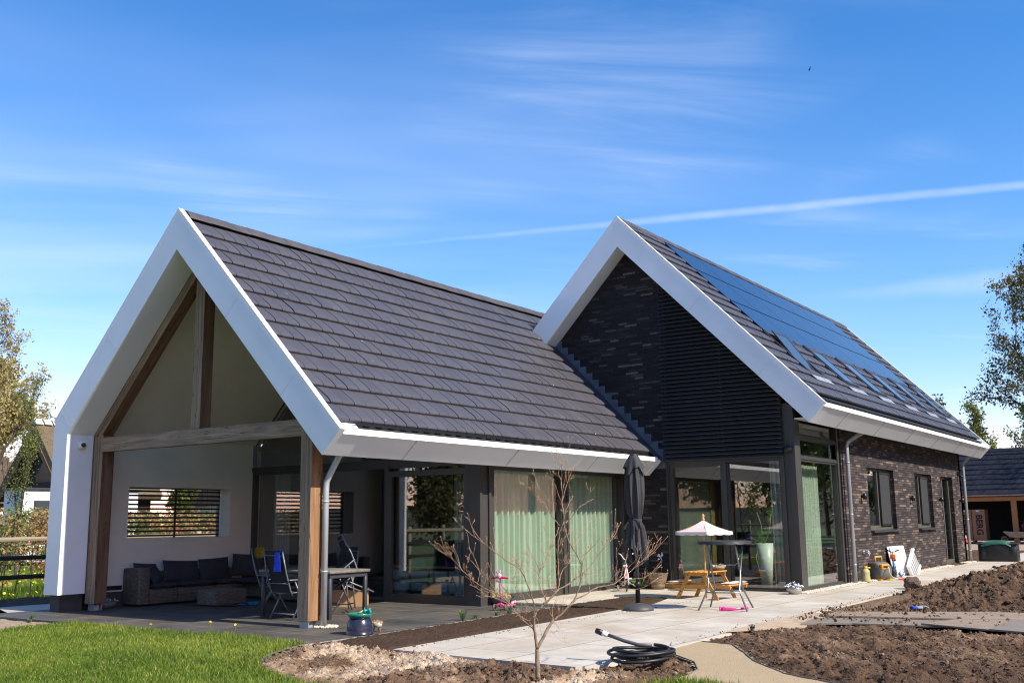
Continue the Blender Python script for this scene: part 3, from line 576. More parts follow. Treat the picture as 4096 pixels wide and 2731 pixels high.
# --- white verge frames
def verge(name,yr,zr,sR,sL,x0,x1,d,parent,bend=None,legw=.47,legz=.33,cut=.34,cutL=.34):
    """outline of the white frame, seen along x; right slope ends at sR, left at sL"""
    ip=(yr, zr-d*HY)                       # inner peak
    rc=(yr-sR*CS, zr-sR*SN); rt=(rc[0]+cut, ip[1]-(yr-(rc[0]+cut))*TP)
    lc=(yr+sL*CS, zr-sL*SN)
    b=MB(); xs_=(x0,x1)
    b.prism([(yr,zr),rc,rt,ip],'x',*xs_)
    if bend:
        iy=lc[0]-legw; iz=ip[1]-(iy-yr)*TP
        b.prism([(yr,zr),ip,(iy,iz),lc],'x',*xs_); b.build(name,WHITE,parent)
        leg=MB(); leg.prism([lc,(iy,iz),(iy,legz),(lc[0],legz)],'x',*xs_); return leg.build('wall_panel',WHITE,parent)
    lt=(lc[0]-cutL, ip[1]-((lc[0]-cutL)-yr)*TP)
    b.prism([(yr,zr),ip,lt,lc],'x',*xs_); return b.build(name,WHITE,parent)
verge('verge_frame',WYR,WZR,4.2442*HY,3.6624*HY,0,.58,.4727,house,True)
verge('verge_frame',MYR,MZR,5.0303*HY,2.6322*HY,10.77,11.31,.4873,house,None,cut=.336,cutL=.3677)
verge('verge_frame',MYR,MZR,5.0303*HY,5.0303*HY,29.2,29.6764,.4873,house,None,cut=.336,cutL=.336)
# thin seams between the panels, narrow grey strips standing just proud of the faces
def seam(yr,zr,side,s_,x,d,parent):
    b=MB(); P=lambda s__,h_:(yr+side*(s__*CS+h_*SN),zr-s__*SN+h_*CS)
    b.prism([P(s_,-.03),P(s_+.006,-.03),P(s_+.006,-d+.0),P(s_,-d+.0)],'x',x-.0015,x+.02); return b.build('panel_joint',SEAM,parent)
SEAM=pm('panel_joint_grey',(.52,.53,.54),r=.8,var=.05)
for s_ in (2.55,4.65): seam(WYR,WZR,-1,s_,0,.472,house)
for s_ in (2.9,4.9): seam(WYR,WZR,1,s_,0,.472,house)
for s_ in (3.2,5.6): seam(MYR,MZR,-1,s_,10.77,.487,house)
# trim: upright white edge along verges and eaves
def verge_trim(yr,zr,side,s1,x0,x1,parent):
    P=lambda s__,h_:(yr+side*(s__*CS+h_*SN),zr-s__*SN+h_*CS)
    b=MB(); t=.085; top=[P(-t*TP if side<0 else -t*TP,t)]
    b.prism([(yr,zr+.0),P(s1,0),P(s1,t),(yr,zr+t*HY)],'x',x0,x1); return b.build('verge_trim',WHITE_TRIM,parent)
verge_trim(WYR,WZR,-1,6.07,-.003,.115,house); verge_trim(WYR,WZR,1,5.2,-.003,.115,house)
verge_trim(MYR,MZR,-1,7.19,10.767,10.87,house); verge_trim(MYR,MZR,1,3.76,10.767,10.87,house)
verge_trim(MYR,MZR,-1,7.19,29.57,29.68,house); verge_trim(MYR,MZR,1,7.19,29.57,29.68,house)
# eaves box: sloping underside and upright gutter edge
def eave(yr,zr,sR,d,cut,x0,x1,parent,yw):
    rc=(yr-sR*CS, zr-sR*SN); izf=lambda y: zr-d*HY-(yr-y)*TP; rt=(rc[0]+cut,izf(rc[0]+cut))
    b=MB(); b.prism([rc,(rc[0]+.06,rc[1]+.02),(rt[0]+.1,rt[1]+.12),(rt[0]+.02,rt[1])],'x',x0,x1)
    o=b.build('eave_box',WHITE,parent)
    t=MB(); t.prism([(rc[0]-.004,rc[1]-.012),(rc[0]+.02,rc[1]-.012),(rc[0]+.02,rc[1]+.088),(rc[0]-.004,rc[1]+.088)],'x',x0-.465 if x0<1 else x0-.44,x1); t.build('gutter_edge',WHITE_TRIM,parent)
    g=MB(); g.prism([(rc[0]+.02,rc[1]+.02),(rc[0]+.16,rc[1]+.02),(rc[0]+.16,rc[1]+.03),(rc[0]+.02,rc[1]+.03)],'x',x0,x1); g.build('gutter',ZINC,parent)
    s=MB(); s.box((x0,rt[0]+.02,rt[1]+.14),(x1,yw,rt[1]+.17)); s.build('soffit',WHITE,parent)
    # joints across the underside
    j=MB(); x=x0+1.35
    while x<x1:
        j=MB(); dx=rt[0]-rc[0]; dz=rt[1]-rc[1]
        j.prism([(rc[0]-.0012,rc[1]-.02-.0012),(rc[0]+dx-.0012,rt[1]-.0012),(rc[0]+dx,rt[1]+.02),(rc[0]+.02,rc[1])],'x',x,x+.004); x+=3.1; j.build('panel_joint',SEAM,parent)
    return rc,rt
eave(WYR,WZR,4.2442*HY,.4727,.3382,.58,10.95,house,3.62)
eave(MYR,MZR,5.0303*HY,.4873,.3358,11.31,29.2,house,-.85)
eb_=MB(); eb_.prism([(2.4867,3.04),(2.83,2.70),(2.95,2.83),(2.62,3.15)],'x',10.95,11.15); eb_.build('eave_end',WHITE,house)
# --- left wall of the wing and the covered terrace
def wall_open_y(name, y0,y1,x0,x1,z0,z1,holes,m_,parent):
    """wall slab in the x-z plane with rectangular openings"""
    b=MB(); hs=sorted(holes); x=x0
    for hx0,hx1,hz0,hz1 in hs:
        b.box((x,y0,z0),(hx0,y1,z1)); b.box((hx0,y0,z0),(hx1,y1,hz0)); b.box((hx0,y0,hz1),(hx1,y1,z1)); x=hx1
    b.box((x,y0,z0),(x1,y1,z1)); return b.build(name,m_,parent)
wl_=wall_open_y('side_wall',10.29,10.60,.60,5.3,.30,3.50,[(1.72,4.42,1.37,2.45)],PLASTER,house)
wall_open_y('outer_wall',10.602,10.66,.60,16,.30,3.42,[(1.72,4.42,1.37,2.45)],WHITE,house)
pb=MB(); pb.box((.12,10.02,-.1),(.6,10.34,.33)); pb.box((.6,10.28,-.1),(5.0,10.55,.30)); pb.build('plinth',PLINTH,house)
dk=MB(); dk.box((1.0,10.28,.33),(1.66,10.288,.42)); dk.build('wall_strip',BLK,house)
# sliding slatted shutter in the opening
sh=MB(); 
for i in range(11): 
    zz=1.40+i*.0965; sh.box((1.72,10.69,zz),(4.42,10.76,zz+.040))
sh.box((1.66,10.68,1.36),(1.72,10.77,2.48)); sh.box((3.17,10.67,1.36),(3.22,10.685,2.46)); sh.box((4.42,10.68,1.36),(4.56,10.77,2.48)); sh.box((1.72,10.672,2.43),(4.42,10.765,2.50)); sh.box((1.72,10.675,1.34),(4.42,10.765,1.375))
sh.build('slatted_shutter',BLK,house)
# ceilings
cl_=MB()
cl_.prism([(10.32,3.50),(6.7309,7.17),(6.7309,7.10),(10.26,3.49)],'x',.585,5.25)
cl_.prism([(3.5,3.85),(6.7309,7.15),(6.7309,7.08),(3.56,3.84)],'x',.585,5.25)
cl_.build('ceiling',PLASTER,house)
# --- oak frame
def beam(name,p0,p1,w_,h_,parent,mats,side_m=1,up=(0,0,1),faces=None):
    p0=Vector(p0);p1=Vector(p1); d=(p1-p0); L_=d.length; x=d.normalized(); u=Vector(up); y=u.cross(x)
    y=y.normalized() if y.length>1e-4 else Vector((0,1,0)); z_=x.cross(y)
    M=Matrix(((x.x,y.x,z_.x),(x.y,y.y,z_.y),(x.z,y.z,z_.z))).to_4x4(); M.translation=p0
    b=MB(); b.rbox((0,-w_/2,-h_/2),(L_,w_/2,h_/2),.008,0,seg=1)
    o=b.build(name,mats,parent); o.matrix_local=M
    me=o.data; Rm=M.to_3x3()
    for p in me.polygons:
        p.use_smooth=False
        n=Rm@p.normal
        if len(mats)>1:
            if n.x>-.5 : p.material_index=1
    return o
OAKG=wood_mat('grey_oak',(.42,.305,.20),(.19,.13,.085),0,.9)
oak=empty('oak_frame',(0,0,0)); oak.parent=house
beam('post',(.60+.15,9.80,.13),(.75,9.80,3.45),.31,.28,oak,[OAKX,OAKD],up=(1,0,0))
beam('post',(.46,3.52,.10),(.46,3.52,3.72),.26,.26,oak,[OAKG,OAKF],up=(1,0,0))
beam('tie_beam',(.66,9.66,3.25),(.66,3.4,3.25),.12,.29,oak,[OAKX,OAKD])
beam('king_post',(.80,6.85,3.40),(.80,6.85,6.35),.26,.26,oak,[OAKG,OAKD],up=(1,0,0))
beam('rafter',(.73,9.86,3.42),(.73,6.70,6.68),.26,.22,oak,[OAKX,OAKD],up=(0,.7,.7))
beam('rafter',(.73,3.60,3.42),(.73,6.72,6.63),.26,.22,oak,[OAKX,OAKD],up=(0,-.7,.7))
for (x,y) in ((.75,9.80),(.46,3.52)):
    sfeet=MB()
    sfeet.box((x-.09,y-.10,0),(x-.08,y+.10,.16)); sfeet.box((x-.05,y-.05,0),(x+.05,y+.05,.1)); sfeet.box((x+.08,y-.10,0),(x+.09,y+.10,.16))
    sfeet.box((x-.08,y-.06,.0),(x+.08,y+.06,.008)); sfeet.build('post_shoe',ZINC,oak)
# --- glazing helpers
def frame_x(x,y0,y1,z0,z1,fw,dp,parent,name='window',open_=0):
    """frame lying in the plane x=const"""
    b=MB(); b.box((x,y0,z0),(x+dp,y0+fw,z1)); b.box((x,y1-fw,z0),(x+dp,y1,z1)); b.box((x+.002,y0+fw,z1-fw),(x+dp-.002,y1-fw,z1)); b.box((x+.002,y0+fw,z0),(x+dp-.002,y1-fw,z0+fw))
    w=b.build(name,FRAME,parent)
    g=MB(); g.box((x+dp*.45,y0+fw-.005,z0+fw-.005),(x+dp*.45+.012,y1-fw+.005,z1-fw+.005)); g.build('pane',GLASS,w); return w
def frame_y(y,x0,x1,z0,z1,fw,dp,parent,name='window',fb=None,ft=None):
    fb=fb or fw; ft=ft or fw
    b=MB(); b.box((x0,y,z0),(x0+fw,y+dp,z1)); b.box((x1-fw,y,z0),(x1,y+dp,z1)); b.box((x0+fw,y+.002,z1-ft),(x1-fw,y+dp-.002,z1)); b.box((x0+fw,y+.002,z0),(x1-fw,y+dp-.002,z0+fb))
    w=b.build(name,FRAME,parent)
    g=MB(); g.box((x0+fw-.005,y+dp*.45,z0+fb-.005),(x1-fw+.005,y+dp*.45+.012,z1-ft+.005)); g.build('pane',GLASS,w); return w
# terrace end wall x=5.1
frame_x(5.06,5.98,10.28,.02,2.86,.075,.14,house)
frame_x(5.06,3.78,5.98,.02,2.86,.075,.14,house,'sliding_door')
fr=MB(); fr.box((5.04,5.93,.0),(5.22,6.03,2.9)); fr.box((5.045,3.75,2.86),(5.215,10.29,2.97)); fr.box((5.04,3.78,2.5+.16),(5.2,5.93,2.72)); fr.build('window_frame',FRAME,house)
fd=MB(); fd.box((5.02,3.78,.0),(5.10,3.88,2.68)); fd.box((5.02,5.82,.0),(5.10,5.93,2.68)); fd.box((5.022,3.88,.0),(5.098,5.82,.17)); fd.box((5.022,3.88,2.60),(5.098,5.82,2.68)); fd.build('door_frame',FRAME,house)
up_=MB(); up_.prism([(3.75,2.97),(10.29,2.97),(10.29,3.48),(6.7309,7.10),(3.75,4.02)],'x',5.12,5.132); up_.build('pane',GLASS,house)
uf=MB()
for a,b2 in (((10.29,3.0),(10.29,3.52)),((10.29,3.52),(6.73,7.12)),((6.73,7.12),(3.75,4.05)),((3.75,4.05),(3.75,2.98)),((6.73,7.05),(6.73,2.98))):
    uf.tube([(5.12,a[0],a[1]),(5.12,b2[0],b2[1])],.06,4,smooth=False)
uf.build('window_frame',FRAME,house)
# steel corner column of the wing
cc=MB(); cc.box((4.97,3.42,0),(5.05,3.75,3.3)); cc.box((5.05,3.46,0),(5.28,3.74,3.3)); cc.box((5.28,3.42,0),(5.36,3.75,3.3)); cc.box((5.36,3.50,0),(5.56,3.72,3.3)); cc.build('corner_column',STEEL,house)
# curtain windows, plane y=3.7
frame_y(3.66,5.56,8.44,.03,2.82,.06,.12,house,fb=.12,ft=.12)
frame_y(3.66,8.50,11.45,.03,2.82,.07,.12,house,fb=.12,ft=.12,name='window')
fm=MB(); fm.box((8.40,3.62,0),(8.54,3.80,3.1)); fm.box((5.6,3.655,2.82),(11.28,3.80,3.6)); fm.box((5.6,3.655,-.02),(11.28,3.8,.035)); fm.box((8.54,3.60,.035),(8.62,3.655,2.8)); fm.box((11.2,3.60,.0),(11.29,3.8,3.2)); fm.build('window_frame',FRAME,house)
# --- main gable: brick, louvres, glass
zin=lambda y: MZR-.4873*HY-abs(MYR-y)*TP
bw_=MB()
bw_.prism([(2.45,-.05),(3.66,-.05),(3.66,3.6),(5.5,5.4),(5.5,zin(5.5)+.3),(MYR,zin(MYR)+.3),(2.45,zin(2.45)+.3)],'x',11.29,11.5)
bw_.build('gable_wall',BRICK_G,house)
lou=MB(); zz=3.045
while zz<7.75:
    yl=3.3241-(8.52-zz-.02)/TP; y0=max(-.56,yl-.02)
    if y0<2.42:
        lou.prism([(11.19,zz),(11.20,zz-.012),(11.30,zz+.085),(11.29,zz+.097)],'y',y0,2.47)
    zz+=.1003
lo=lou.build('louvre_screen',SLAT,house)
br=MB()
for y in (2.36,.9,-.5):
    z1=min(7.6,zin(y)); br.box((11.26,y-.02,3.05),(11.31,y+.02,z1))
br.build('louvre_rail',SLAT,lo)
bk_=MB(); bk_.prism([(-.56,3.05),(2.45,3.05),(2.45,7.95),(-.56,4.9)],'x',11.34,11.40); bk_.build('gable_backing',ROOFBASE,house)
# gable glazing
fx=11.33
frame_x(fx,.95,2.36,.02,2.96,.085,.13,house,'sliding_door'); frame_x(fx+.02,-.46,.90,.02,3.0,.05,.13,house,'window')
fq=MB(); fq.box((fx-.03,2.36,0),(fx+.14,2.46,3.05)); fq.box((fx-.02,.88,0),(fx+.16,.96,3.05)); fq.box((fx-.025,-.5,2.96),(fx+.15,2.36,3.06)); fq.box((fx-.035,-.5,-.02),(fx+.15,2.36,.05)); fq.box((fx-.06,2.39,0),(fx-.03,2.42,3.0)); fq.build('window_frame',FRAME,house)
# steel corner column of the main volume
mc=MB(); mc.box((11.27,-.56,0),(11.45,-.48,4.35)); mc.box((11.31,-.70,0),(11.55,-.56,4.25)); mc.box((11.27,-.83,0),(11.33,-.70,4.2)); mc.box((11.33,-.83,0),(11.60,-.79,4.2)); mc.build('corner_column',STEEL,house)
# right glass wall, plane y=-.8
def gy(x0,x1,z0,z1,fw): return frame_y(-.78,x0,x1,z0,z1,fw,.1,house)
gy(11.62,14.42,.03,3.0,.06); gy(11.62,14.42,3.03,3.47,.04); gy(11.62,14.42,3.50,4.28,.05)
gf=MB(); gf.box((11.60,-.82,0),(11.68,-.66,4.3)); gf.box((14.38,-.82,0),(14.50,-.66,4.3)); gf.box((11.68,-.80,2.98),(14.38,-.68,3.05)); gf.box((11.68,-.80,3.44),(14.38,-.68,3.52)); gf.box((11.68,-.81,-.02),(14.38,-.66,.06)); gf.build('window_frame',FRAME,house)
# long brick wall with windows and door
bwall=MB(); YB0,YB1=-.80,-.55
def brick_run(x0,x1,z0,z1): bwall.box((x0,YB0,z0),(x1,YB1,z1))
ops=[(16.93,19.62,1.27,2.98),(22.05,24.2,1.27,2.98),(25.5,27.3,.02,2.98)]
x=14.72; zt=4.33
for a,b2,c0,c1 in ops:
    brick_run(x,a,-.05,zt); brick_run(a,b2,-.05,c0); brick_run(a,b2,c1,zt); x=b2
brick_run(x,28.75,-.05,zt); bwall.build('side_wall',BRICK_W,house)
br2=MB(); br2.box((14.48,-.70,-.05),(14.72,-.55,4.3)); br2.build('recess',BRICK_W,house)
ew=MB(); ew.prism([(-.80,-.05),(7.4,-.05),(7.4,zin(7.4)+.3),(MYR,zin(MYR)+.3),(-.80,zin(-.8)+.3)],'x',28.5,28.75); ew.build('end_wall',BRICK_W,house)
nw=MB(); nw.box((11.4,7.3,-.05),(28.6,7.5,5.0)); nw.build('far_wall',BRICK_W,house)
OLIVE=pm('olive_grey_frame',(.10,.095,.075),r=.45,var=.06)
def sash(x0,x1,z0,z1,mx_):
    b=MB(); y=-.68; fw=.07
    b.box((x0,y,z0),(x0+fw,y+.09,z1)); b.box((x1-fw,y,z0),(x1,y+.09,z1)); b.box((x0+fw,y+.002,z1-fw),(x1-fw,y+.088,z1)); b.box((x0+fw,y+.002,z0),(x1-fw,y+.088,z0+.13)); b.box((mx_-.04,y+.001,z0+.13),(mx_+.04,y+.089,z1-fw))
    w=b.build('window',OLIVE,house); g=MB(); g.box((x0+fw,y+.04,z0+.13),(x1-fw,y+.052,z1-fw)); g.build('pane',GLASS,w)
    s=MB(); a=mx_+.06; e=x1-.16
    s.box((a,y-.05,z0+.12),(a+.05,y-.01,z1-.09)); s.box((e-.05,y-.05,z0+.12),(e,y-.01,z1-.09)); s.box((a+.05,y-.049,z1-.14),(e-.05,y-.011,z1-.09)); s.box((a+.05,y-.049,z0+.12),(e-.05,y-.011,z0+.17)); s.build('insect_screen',BLK,w)
    n_=MB(); n_.box((a+.05,y-.034,z0+.17),(e-.05,y-.03,z1-.14)); n_.build('mesh',MESH,w)
    sl=MB(); sl.prism([(-.90,z0-.05),(-.90,z0-.005),(-.60,z0+.02),(-.60,z0-.03)],'x',x0+.02,x1+.12); sl.build('sill',DARKMETAL,w)
MESH=pm('dark_mesh',(.035,.035,.036),r=.6,var=.1,vs=60)
sash(16.93,19.62,1.27,2.98,18.3); sash(22.05,24.2,1.27,2.98,22.95)
db=MB(); y=-.66
for a,e in ((25.5,25.58),(26.25,26.36),(27.2,27.3)): db.box((a,y,.02),(e,y+.09,2.98))
db.box((25.58,y+.002,2.9),(27.2,y+.088,2.98)); db.box((25.58,y+.002,.02),(27.2,y+.088,.16))
dd=db.build('glass_door',OLIVE,house); g=MB(); g.box((25.58,y+.04,.16),(27.2,y+.052,2.9)); g.build('pane',GLASS,dd)
# --- main roof
roofm=roof_slab('roof',MYR,MZR,-1,.0,7.05,10.88,29.57,.16,ROOFBASE,house,.03)
roof_slab('roof_deck',MYR,MZR,1,.0,3.5,10.88,11.5,.16,ROOFBASE,roofm,.03)
roof_slab('roof_deck',MYR,MZR,1,.0,6.9,11.5,29.57,.16,ROOFBASE,roofm,.03)
mrows=[.746+.4275*k for k in range(15)]; mrows=[.32]+mrows
SKX=[12.87,15.8,18.6,21.5,24.25,27.05]
def main_ok(xa,xb,sb):
    return True
def tile_roof_holes(name,rows_,parent,seed):
    # build in x-runs so that solar field and skylights stay free
    for k,sb in enumerate(rows_):
        if sb<4.1: runs=[(10.88,13.02),(27.16,29.56)]
        elif sb<5.85:
            runs=[(10.88,SKX[0]-.03)]
            for i in range(6): runs.append((SKX[i]+1.22,(SKX[i+1]-.03) if i<5 else 29.56))
        else: runs=[(10.88,29.56)]
        yield k,sb,runs
V_=[];F_=[];T_=[];n_=0; r_=np.random.default_rng(9); w=.2814
for k,sb,runs in tile_roof_holes('t',mrows,roofm,1):
    g=.4275 if k>0 else .3
    for (xa,xb) in runs:
        off=(w/2 if k%2 else 0); xx=10.88-off
        while xx<xb-.02:
            a=max(xx,xa)+.0075; b_=min(xx+w,xb)-.0075; xx+=w
            if b_-a<.03: continue
            jit=r_.normal(0,.003); tn=float(np.clip(r_.normal(.45,.22),0,1))
            sec=[(max(sb-g-.05,0),.010),(sb-.13,.074),(sb-.05,.078),(sb-.018,.070),(sb-.002,.056),(sb,.008),(sb-.02,.0)]
            for (s_,h_),bd in zip(sec,[0,0,.004,.010,.016,.018,.018]):
                for xq in (a+bd,b_+bd if b_<xb-.02 else b_): V_.append((xq,MYR-(s_*CS+(h_+jit)*SN),MZR-s_*SN+(h_+jit)*CS))
            for i in range(6): F_.append([n_+2*i,n_+2*i+1,n_+2*i+3,n_+2*i+2]); T_.append(tn)
            F_.append([n_,n_+2,n_+4,n_+12]); F_.append([n_+1,n_+3,n_+5,n_+13]); F_.append([n_+4,n_+6,n_+8,n_+12]); F_.append([n_+5,n_+7,n_+9,n_+13]); T_+=[tn]*4
            n_+=14
np_mesh('roof_tiles',V_,F_,TILE,roofm,attr={'tone':('FACE',T_)})
ridge_caps('ridge_tiles',MYR,MZR,10.87,29.6,roofm)
eave_comb('eave_comb',MYR,MZR,6.86,10.9,29.5,roofm)
# frame M_local for things lying on the main roof: x along ridge, s down slope, h off the roof
def RP(yr,zr,x,s_,h_): return (x,yr-(s_*CS+h_*SN),zr-s_*SN+h_*CS)
Mroof=Matrix(((1,0,0,0),(0,-CS,-SN,MYR),(0,-SN,CS,MZR),(0,0,0,1)))   # maps (x,s,h)
cols=[13.05+2.02*i for i in range(8)]; rws=[(.22,1.44),(1.46,2.81),(2.83,4.16)]
for j,(s0,s1) in enumerate(rws):
    for i in range(7):
        b=MB(); b.box((cols[i]+.014,s0+.018,.03),(cols[i+1]-.014,s1-.018,.075),0,Mroof); b.build('solar_panel',SOLAR,roofm)
GLASS_SKY=pm('skylight_glass',(.05,.06,.06),r=.08,var=.05,spec=.8,coat=.2)
for i,x0 in enumerate(SKX):
    x1=x0+1.18; b=MB(); opn=.0
    b.box((x0,4.15,.0),(x0+.09,5.83,.085),0,Mroof); b.box((x1-.09,4.15,.0),(x1,5.83,.085),0,Mroof); b.box((x0+.09,4.12,.0),(x1-.09,4.27,.10),0,Mroof); b.box((x0+.09,5.74,.0),(x1-.09,5.84,.082),0,Mroof)
    sk=b.build('skylight',DARKMETAL,roofm)
    ap=MB(); ap.box((x0-.08,5.84,.055),(x1+.08,6.06,.068),0,Mroof); ap.build('lead_apron',pm('zinc_apron',(.30,.31,.33),r=.5,metal=.3,var=.2) if i==0 else bpy.data.materials['zinc_apron'],sk)
    Ms=Mroof@Matrix.Translation((0,5.0,.1))@(Matrix.Rotation(R(-9),4,'X') if i==0 else Matrix.Identity(4))@Matrix.Translation((0,-5.0,-.1))
    s=MB(); s.box((x0+.10,4.28,.075),(x0+.17,5.76,.105),0,Ms); s.box((x1-.17,4.28,.075),(x1-.10,5.76,.105),0,Ms); s.box((x0+.17,4.28,.077),(x1-.17,4.36,.103),0,Ms); s.box((x0+.17,5.64,.077),(x1-.17,5.76,.115),0,Ms)
    s.build('sash',DARKMETAL,sk)
    g=MB(); g.box((x0+.17,4.36,.085),(x1-.17,5.64,.098),0,Ms); g.build('skylight_pane',GLASS_SKY,sk)
bat=MB(); bat.box((13.0,4.17,.02),(27.2,4.30,.045),0,Mroof); bat.build('flashing_strip',DARKMETAL,roofm)
# --- flashing where the wing roof meets the brick gable
fl=MB()
P0=lambda s_,h_,x:(x,WYR-(s_*CS+h_*SN),WZR-s_*SN+h_*CS)
fl.add([P0(1.18,.03,10.9),P0(5.98,.03,10.9),P0(5.98,.03,11.285),P0(1.18,.03,11.285)],[(0,1,2,3)])
fl.build('valley_flashing',pm('dark_lead',(.03,.035,.045),r=.5,var=.3,spec=.6),house)
sf=MB(); k=0; s_=1.35
while s_<5.95:
    y=WYR-s_*CS; z0=WZR-s_*SN
    y2=y-.185; sf.box((11.268-.002*(k%2),y2-.05,z0-.36),(11.284,y+.02,z0+.13)); s_+=.262; k+=1
sf.build('stepped_flashing',LEAD,house)
# --- downpipes
def pipe(pts,r,parent,clips=()):
    b=MB(); b.tube(pts,r,14); 
    for z_ in clips: b.tube([(pts[-1][0],pts[-1][1],z_),(pts[-1][0],pts[-1][1],z_+.025)],r*1.16,14); b.box((pts[-1][0]-.01,pts[-1][1],z_),(pts[-1][0]+.01,pts[-1][1]+.12,z_+.02))
    return b.build('downpipe',ZINC,parent)
pipe([(.66,3.02,2.80),(.64,3.08,2.72),(.60,3.26,2.40),(.59,3.30,2.32),(.59,3.31,2.22),(.59,3.31,0)],.052,house,(1.98,.86))
pipe([(15.3,-1.32,3.82),(15.05,-1.2,3.72),(14.86,-.95,3.52),(14.84,-.93,3.42),(14.84,-.93,0)],.052,house,(3.0,1.7,.45))
pipe([(28.9,-1.30,3.85),(28.75,-1.15,3.75),(28.66,-.95,3.5),(28.64,-.93,3.4),(28.64,-.93,0)],.052,house,(2.9,1.5,.4))
# --- lamps, cameras, tap
for x in (16.25,21.3,25.05,28.25):
    b=MB(); b.tube([(x,-.90,2.10),(x,-.90,2.26)],.05,14); b.box((x-.02,-.86,2.14),(x+.02,-.79,2.22)); b.build('wall_lamp',BLK,house)
cm=MB(); cm.sphere((.30,9.86,3.24),.075); cm.tube([(.30,9.92,3.24),(.30,9.84,3.24)],.085,16); o=cm.build('security_camera',PLASW,house); lm=MB(); lm.sphere((.28,9.79,3.235),.045); lm.build('lens',BLK,o)
cm=MB(); cm.tube([(11.27,-.69,3.19),(11.18,-.69,3.19)],.085,18); cm.sphere((11.17,-.69,3.18),.07); cm.build('security_camera',BLK,house)
cm=MB(); cm.box((28.2,-.86,3.05),(28.3,-.80,3.22)); cm.tube([(28.24,-.84,3.1),(28.18,-.98,3.02)],.035,10); cm.build('security_camera',BLK,house)
tp=MB(); tp.tube([(16.05,-.80,.73),(16.05,-.85,.73)],.05,12); tp.tube([(16.05,-.82,.73),(16.05,-.92,.73),(16.05,-.96,.68),(16.05,-.96,.62)],.02,10); tp.tube([(16.2,-.8,.76),(16.2,-.9,.76),(16.24,-.94,.68)],.018,8); tp.box((15.99,-.90,.77),(16.11,-.88,.785)); tp.build('garden_tap',ZINC,house)
vb=MB(); vb.box((15.35,-.83,.30),(15.52,-.79,.48)); vb.build('wall_box',BLK,house)
# --- interior shells
ins=MB()
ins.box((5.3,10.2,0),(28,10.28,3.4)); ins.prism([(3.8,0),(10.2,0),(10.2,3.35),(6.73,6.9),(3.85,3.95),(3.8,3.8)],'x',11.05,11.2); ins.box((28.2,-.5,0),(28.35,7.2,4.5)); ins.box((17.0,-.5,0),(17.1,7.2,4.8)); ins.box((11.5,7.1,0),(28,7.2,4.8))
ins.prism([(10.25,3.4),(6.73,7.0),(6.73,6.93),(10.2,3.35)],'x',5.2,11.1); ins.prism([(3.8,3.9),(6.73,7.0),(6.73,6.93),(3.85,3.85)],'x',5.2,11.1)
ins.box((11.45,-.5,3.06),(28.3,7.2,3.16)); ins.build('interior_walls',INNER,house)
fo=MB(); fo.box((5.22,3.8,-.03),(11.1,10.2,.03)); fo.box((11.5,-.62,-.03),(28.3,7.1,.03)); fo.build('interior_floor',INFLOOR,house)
yl=MB(); yl.box((5.58,3.80,.03),(5.90,3.84,2.8)); yl.build('jamb_lining',pm('yellow_oak_lining',(.66,.55,.20),r=.7,c2=(.52,.42,.14),vs=5,st=(4,4,.5)),house)
# --- curtains (hang inside, each its own thing)
def curtain(axis,fixed,a,b_,z0,z1,pitch,amp,m_,label,seed=0,flare=0,group=None):
    n=int(abs(b_-a)/pitch*14); r_=random.Random(seed); cuts=[0]
    while cuts[-1]<abs(b_-a): cuts.append(cuts[-1]+pitch*r_.uniform(.72,1.28))
    am=[r_.uniform(.7,1.25) for _ in cuts]; ph=[r_.uniform(-.03,.03) for _ in cuts]
    def fn(u,v):
        d_=u*abs(b_-a); i=max(k for k in range(len(cuts)) if cuts[k]<=d_+1e-9); i=min(i,len(cuts)-2); fr_=(d_-cuts[i])/(cuts[i+1]-cuts[i]); fr_=min(max(fr_+ph[i]*(1-v)*2,0),1)
        q=amp*am[i]*(1.6*(fr_/.78 if fr_<.78 else (1-fr_)/.22)**1.3-.8); t=a+(b_-a)*u+.012*(1-v)*math.sin(9*u+seed); zz=z0+(z1-z0)*v
        return (t,fixed+q,zz) if axis=='x' else (fixed+q,t,zz)
    mb=MB(); mb.grid(fn,n,8); o=mb.build('curtain',m_); o['label']=label; o['category']='curtain'
    if group: o['group']=group
    return o
curtain('x',3.89,5.90,8.43,.06,2.76,.205,.085,GREENC,'green curtain filling the left window of the wing, beside the yellow jamb',1)
curtain('x',3.89,8.50,11.22,.06,2.76,.205,.085,GREENC,'green curtain filling the right window of the wing, behind the closed parasol',2)
curtain('y',5.42,3.98,4.42,.05,2.9,.09,.03,DARKC,'thin pale curtain gathered at the column end of the sliding door',3)
curtain('y',5.45,9.35,9.95,.05,2.88,.10,.03,DARKC,'pale grey green curtain at the wall end of the terrace glazing',4)
curtain('x',-.38,12.75,14.0,.05,2.9,.14,.05,GREENC,'green curtain bunched behind the corner glass facing the path',5)
curtain('y',11.75,-.40,-.02,.05,2.98,.10,.035,DARKC,'pale curtain gathered at the corner end of the gable glazing',6)
